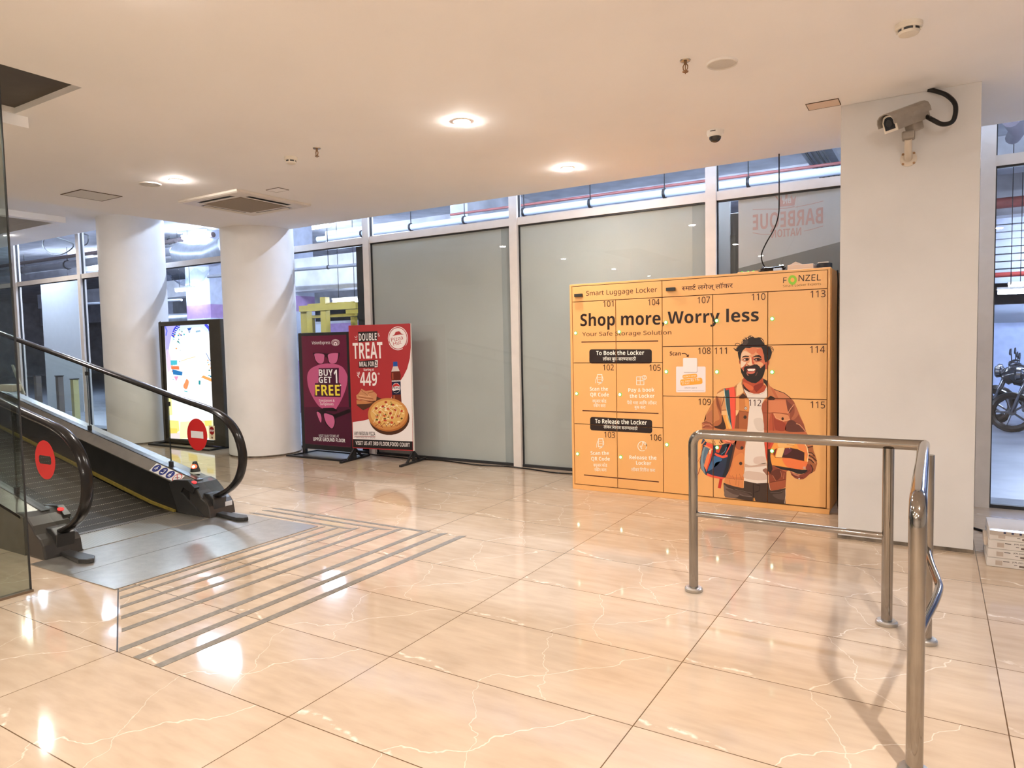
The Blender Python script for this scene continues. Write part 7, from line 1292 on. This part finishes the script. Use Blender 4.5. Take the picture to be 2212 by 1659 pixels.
# ------------------------------------------------------------------ floor cables and cartons
tag(MB().tube(catmull([(-3.1, 5.08, .008), (-2.4, 5.02, .008), (-1.9, 5.08, .008), (-1.3, 5.0, .008), (-.9, 5.06, .008), (-.55, 5.02, .008), (-.2, 4.95, .008), (.1, 5.0, .008), (.33, 4.97, .008)], 6), .008, 8).build('floor_cable', RUBBER), 'black cable along the foot of the frosted glass to the locker', 'cable')
tag(MB().tube(catmull([(3.60, 4.35, .008), (3.72, 4.22, .008), (3.84, 4.12, .008), (3.93, 4.16, .008), (3.88, 4.32, .03), (3.97, 4.42, .008), (4.3, 4.38, .008)], 6), .010, 8).build('floor_cable', RUBBER), 'black cable lying on the floor behind the stacked cartons', 'cable')
CARD = mat('white_carton', (.62, .58, .54), .6, 0, .3, noise=.05); 
for i, lab in enumerate(('white carton at the bottom of the stack right of the pillar', 'second white carton from the floor in the stack right of the pillar', 'third white carton from the floor with a torn flap', 'topmost taped carton of the stack right of the pillar')):
    z0 = .001+i*.0565; dx = (0, .004, .007, .012)[i]; o = thing('carton', lab, 'box', (3.9, 3.5, z0), 'white cartons stacked right of the pillar')
    MB().box(3.659+dx, 3.386, z0, 4.22+dx, 3.76, z0+.055).build('box_body', CARD, o, .002)
    it = [('t', 0, '#2a2622', 'JCPL-2327', (.13, .036), (.185, .036), .008, 3), ('s', 0, '#2a2622', .004, [(.085, .038), (.115, .038)]), ('p', 0, '#6a5c54', 0, [(.165, .010), (.195, .010), (.195, .022), (.165, .022)]), ('p', 0, '#b0a296', 0, [(.045, .012), (.08, .012), (.08, .04), (.045, .04)]), ('s', 0, '#4a423c', .002, [(.21, .008), (.245, .008)]), ('s', 0, '#b8aca0', .001, [(.21, .008), (.21, .042), (.245, .042)]), ('s', 0, '#3a322e', .003, [(.14, .022), (.155, .022)])]
    art_build('printed_label', art_tris(it), lambda u, v, l: (3.659+dx+u, 3.3856-l*.0002, z0+v), o)
    if i == 3: MB().box(3.66+dx, 3.3845, z0+.03, 4.22+dx, 3.3852, z0+.0555).box(3.66+dx, 3.39, z0+.0552, 4.22+dx, 3.44, z0+.0558).build('clear_tape', mat('brown_tape', (.42, .37, .32), .15), o)
    if i == 3:
        m = MB()
        for k in range(3): m.box(3.73+k*.04+dx, 3.3838, z0+.042, 3.742+k*.04+dx, 3.3844, z0+.054).box(3.73+k*.04+dx, 3.40, z0+.0559, 3.742+k*.04+dx, 3.42, z0+.0562)
        m.build('tape_print', mat('navy_print', (.03, .04, .10), .4), o)
    if i == 2: MB().box(3.647, 3.45, z0+.001, 3.667, 3.62, z0+.053).build('torn_flap', mat('kraft_flap', (.52, .44, .36), .7), o)

# ------------------------------------------------------------------ things on the ceiling
def downlight(x, y, z, lab, grp=None, k=1.):
    LENS = emat('warm_lens_%d' % round(k*10), WARM, DOWN*k)
    o = thing('downlight', lab, 'light', (x, y, z), grp)
    MB().lathe([(.045, -.001), (.047, -.006), (.062, -.005), (.066, 0)], (x, y, z), 28).build('trim_ring', WHITEP, o)
    MB().lathe([(.045, -.003), (.0445, -.007), (.040, -.0105), (.028, -.0128), (.012, -.0138), (0, -.014)], (x, y, z), 24).build('lens', LENS, o)
downlight(.438, 2.39, ZC, 'bright ceiling downlight nearest the camera, upper middle'); downlight(.45, 4.05, ZC, 'bright downlight near the ceiling edge above the orange locker'); downlight(-2.77, 2.265, ZC, 'bright downlight above the walkway left of the air conditioner')
for x, y, z in ((.44, -.05, ZC), (.44, -2.1, ZC), (.44, -4.2, ZC), (.44, -6.3, ZC), (-2.77, .06, ZC), (-2.77, -2.4, ZC), (-2.77, -4.6, ZC), (2.3, -3.2, ZC), (2.3, -5.2, ZC), (4.18, -.9, ZC), (4.18, -4.2, ZC), (-6.46, 2.47, ZF), (-6.46, -.5, ZF), (-6.46, -3.5, ZF)): downlight(x, y, z, 'warm round downlight in the ceiling behind the camera' if z == ZC else 'warm downlight in the raised ceiling over the walkway', 'downlights outside the picture', 4.6 if (x, y) == (4.18, -.9) else (.8 if y > -.3 else 1.2))
downlight(-10.58, 4.10, ZF, 'bright downlight seen through the glass screen at the far left')
def speaker(x, y, r, lab):
    o = thing('ceiling_speaker', lab, 'speaker', (x, y, ZC)); MB().lathe([(r*.86, -.004), (r*.9, -.012), (r*.97, -.010), (r, 0)], (x, y, ZC), 32).build('rim', WHITEP, o)
    MB().lathe([(r*.86, -.006), (r*.6, -.011), (0, -.013)], (x, y, ZC), 28).build('grille', mat('speaker_mesh', (.66, .63, .58), .6, bump=.3, bscale=300), o)
speaker(2.287, 2.39, .089, 'round white ceiling speaker beside the sprinkler above the rail'); speaker(-3.10, 2.21, .10, 'round white ceiling speaker left of the far downlight')
def smoke(x, y, r, lab):
    o = thing('smoke_detector', lab, 'smoke detector', (x, y, ZC)); MB().lathe([(r, 0), (r, -.020), (r*.9, -.026), (r*.86, -.028)], (x, y, ZC), 28).build('base', CREAM, o)
    MB().lathe([(r*.78, -.026), (r*.74, -.040)], (x, y, ZC), 24).build('sensing_slot', BLACKP, o)
    m = MB().lathe([(r*.80, -.040), (r*.72, -.052), (r*.4, -.060), (0, -.061)], (x, y, ZC), 28)
    for k in range(6): a = k*1.047; m.cyl((x+r*.79*math.cos(a), y+r*.79*math.sin(a), ZC-.027), (x+r*.79*math.cos(a), y+r*.79*math.sin(a), ZC-.041), .006, 6)
    m.build('dome', CREAM, o)
smoke(3.228, 2.428, .064, 'large smoke detector at the top right of the ceiling'); smoke(-1.29, 2.343, .055, 'small smoke detector on the ceiling above the air conditioner')
BRASS = mat('brass', (.28, .16, .08), .35, .9)
def sprinkler(x, y, lab):
    o = thing('sprinkler', lab, 'sprinkler', (x, y, ZC)); MB().lathe([(.032, 0), (.028, -.006), (.012, -.007)], (x, y, ZC), 18).build('escutcheon', mat('chrome_plate', (.5, .46, .40), .25, .9), o)
    m = MB().cyl((x, y, ZC-.006), (x, y, ZC-.022), .009, 10)
    for s in (-1, 1): m.tube([(x+s*.006, y, ZC-.020), (x+s*.014, y, ZC-.034), (x+s*.012, y, ZC-.05), (x, y, ZC-.062)], .0032, 6)
    m.cyl((x, y, ZC-.022), (x, y, ZC-.056), .003, 6).build('frame', BRASS, o); MB().lathe([(0, -.060), (.018, -.062), (.017, -.066), (.004, -.066), (.003, -.076), (0, -.077)], (x, y, ZC), 14).build('deflector', BRASS, o)
sprinkler(2.12, 2.23, 'brass fire sprinkler beside the round ceiling speaker on the right'); sprinkler(-.91, 2.275, 'small fire sprinkler next to the smoke detector in the middle')
x, y = 1.895, 3.70; o = thing('dome_camera', 'small white dome camera under the ceiling above the locker', 'security camera', (x, y, ZC))
MB().lathe([(.062, 0), (.062, -.018), (.056, -.038), (.046, -.046)], (x, y, ZC), 28).build('base', WHITEP, o); MB().lathe([(.046, -.044), (.043, -.062), (.03, -.078), (.012, -.086), (0, -.087)], (x, y, ZC), 24).build('dome', mat('smoked_dome', (.02, .02, .022), .06, 0, .7), o)
MB().box(x-.02, y-.0645, ZC-.016, x+.02, y-.0615, ZC-.010).build('badge', SEAM, o)
# air conditioner cassette
o = thing('air_conditioner', 'square white ceiling cassette air conditioner with tan filter grille', 'air conditioner', (-3.115, 3.31, ZC))
ax, ay, h = -3.115, 3.31, .485
mb = MB(); ring = lambda r_, z: [(ax-r_, ay-r_, z), (ax+r_, ay-r_, z), (ax+r_, ay+r_, z), (ax-r_, ay+r_, z)]
mb.add(ring(h, ZC-.0005)+ring(h, ZC-.022)+ring(h-.02, ZC-.03)+ring(.30, ZC-.03), [(a*4+k, a*4+(k+1) % 4, a*4+4+(k+1) % 4, a*4+4+k) for a in range(3) for k in range(4)]); mb.build('fascia', mat('cassette_white', (.74, .68, .60), .4, noise=.05), o)
MB().box(ax-.30, ay-.30, ZC-.034, ax+.30, ay+.30, ZC-.026).build('filter_grille', stripe_mat('tan_filter', (.26, .20, .13), (.34, .27, .18), 0, .012, .5, .7, 0), o)
for k in range(4):
    a = k*math.pi/2; c, s_ = math.cos(a), math.sin(a); m = MB()
    f = lambda u, v, z: (ax+u*c-v*s_, ay+u*s_+v*c, z)
    v = [f(u, w_, z) for u in (-.27, .27) for w_ in (.345, .405) for z in (ZC-.0315, ZC-.029)]
    m.add(v, [(0, 1, 3, 2), (4, 6, 7, 5), (0, 4, 5, 1), (2, 3, 7, 6), (0, 2, 6, 4), (1, 5, 7, 3)]); p = m.build('air_slot', SEAM, o)
    m = MB(); v = [f(-.26, .352, ZC-.033), f(.26, .352, ZC-.033), f(.26, .39, ZC-.042), f(-.26, .39, ZC-.042), f(-.26, .352, ZC-.035), f(.26, .352, ZC-.035), f(.26, .39, ZC-.044), f(-.26, .39, ZC-.044)]
    m.add(v, [(0, 1, 2, 3), (4, 5, 6, 7), (0, 1, 5, 4), (1, 2, 6, 5), (2, 3, 7, 6), (3, 0, 4, 7)]); m.build('louvre', CREAM, p)
# access hatches
EDGE = mat('dirty_joint', (.11, .07, .04), .9, noise=.5, nscale=40)
def hatch(x0, y0, x1, y1, lab, m, g):
    o = thing('access_hatch', lab, 'hatch', ((x0+x1)/2, (y0+y1)/2, ZC)); MB().box(x0, y0, ZC-.004, x1, y1, ZC-.0004).build('hatch_panel', m, o)
    mb = MB()
    for a, b, c, d_ in ((x0-g, y0-g, x1+g, y0), (x0-g, y1, x1+g, y1+g), (x0-g, y0, x0, y1), (x1, y0, x1+g, y1)): mb.box(a, b, ZC-.005, c, d_, ZC-.0004)
    mb.build('cracked_edge', EDGE, o)
hatch(-4.22, 1.96, -3.85, 2.355, 'square ceiling access hatch with cracked dirty edges above the walkway', mat('hatch_paint', (.66, .62, .55), .5), .010)
hatch(2.585, 3.445, 2.785, 3.59, 'small rectangular ceiling hatch in front of the pillar', mat('hatch_peach', (.78, .62, .50), .6), .004)
hatch(-2.44, 3.03, -2.26, 3.16, 'faint small square hatch beside the air conditioner', PLASTER, .0025)
# wall camera on the pillar
o = thing('bullet_camera', 'beige bullet security camera on a wall bracket at the pillar top', 'security camera', (3.2, 3.6, 2.63))
BK_ = MB().lathe([(.050, 0), (.050, .008), (.030, .012)], (3.197, 3.63, 2.625), 24, M=Matrix.Rotation(math.pi/2, 3, 'X')); BK_.tube(fillet([(3.197, 3.63, 2.625), (3.197, 3.55, 2.635), (3.200, 3.46, 2.72)], .05, 5), .0225, 14)
p = BK_.build('wall_bracket', mat('bracket_beige', (.60, .52, .42), .4, noise=.05), o)
m = MB()
for sx in (-.032, .032):
    for sz in (-.032, .032): m.cyl((3.197+sx, 3.622, 2.625+sz), (3.197+sx, 3.618, 2.625+sz), .008, 8)
m.build('screw', BRASS, p)
F = Vector((-.60, -.72, -.34)).normalized(); Rr = F.cross(Vector((0, 0, 1))).normalized(); U = Rr.cross(F); Mx = Matrix((F, -Rr, U)).transposed(); B0 = Vector((3.185, 3.42, 2.845))
def loc(a, b, c): return B0+F*a+Rr*b+U*c
MB().rbox(loc(-.05, 0, -.075), (.09, .07, .06), Mx).rbox((3.20, 3.455, 2.735), (.075, .075, .05)).build('swivel_joint', GREYP, o, .01)
sec = [(-.055, -.055), (-.055, .015), (-.048, .038), (-.028, .052), (0, .056), (.028, .052), (.048, .038), (.055, .015), (.055, -.055)]
mb = MB().prism(sec, lambda q, s: loc(-.14+s*.28, q[0], q[1])); mb.build('housing', GREYP, o, .004)
sec2 = [(-.063, -.012), (-.063, .018), (-.055, .044), (-.032, .060), (0, .065), (.032, .060), (.055, .044), (.063, .018), (.063, -.012), (.058, -.012), (.058, .018), (.05, .04), (.03, .055), (0, .060), (-.03, .055), (-.05, .04), (-.058, .018), (-.058, -.012)]
MB().prism(sec2, lambda q, s: loc(-.150+s*.325, q[0], q[1])).build('sun_shield', GREYP, o)
p = MB().prism([(-.05, -.055), (-.05, .012), (-.03, .045), (0, .05), (.03, .045), (.05, .012), (.05, -.055)], lambda q, s: loc(.14+s*.006, q[0], q[1])).build('front_plate', CREAM, o)
MB().prism([(-.038, -.04), (-.038, .012), (-.022, .036), (0, .04), (.022, .036), (.038, .012), (.038, -.04)], lambda q, s: loc(.1455+s*.002, q[0], q[1])).build('window', mat('lens_glass', (.02, .022, .025), .05, 0, .7), p)
MB().lathe([(.024, 0), (.022, .004), (0, .005)], loc(.147, 0, .0), 18, M=Vector((0, 0, 1)).rotation_difference(F).to_matrix()).build('lens', BLACKP, p)
tag(MB().tube(catmull([tuple(loc(-.145, .0, -.02)), (3.33, 3.44, 2.81), (3.39, 3.46, 2.775), (3.445, 3.50, 2.80), (3.455, 3.53, 2.90), (3.41, 3.57, 2.98), (3.345, 3.60, 3.03), (3.305, 3.61, 3.049)], 6), .0145, 12).build('camera_conduit', RUBBER), 'thick black conduit looping from the bullet camera up to the ceiling', 'cable')
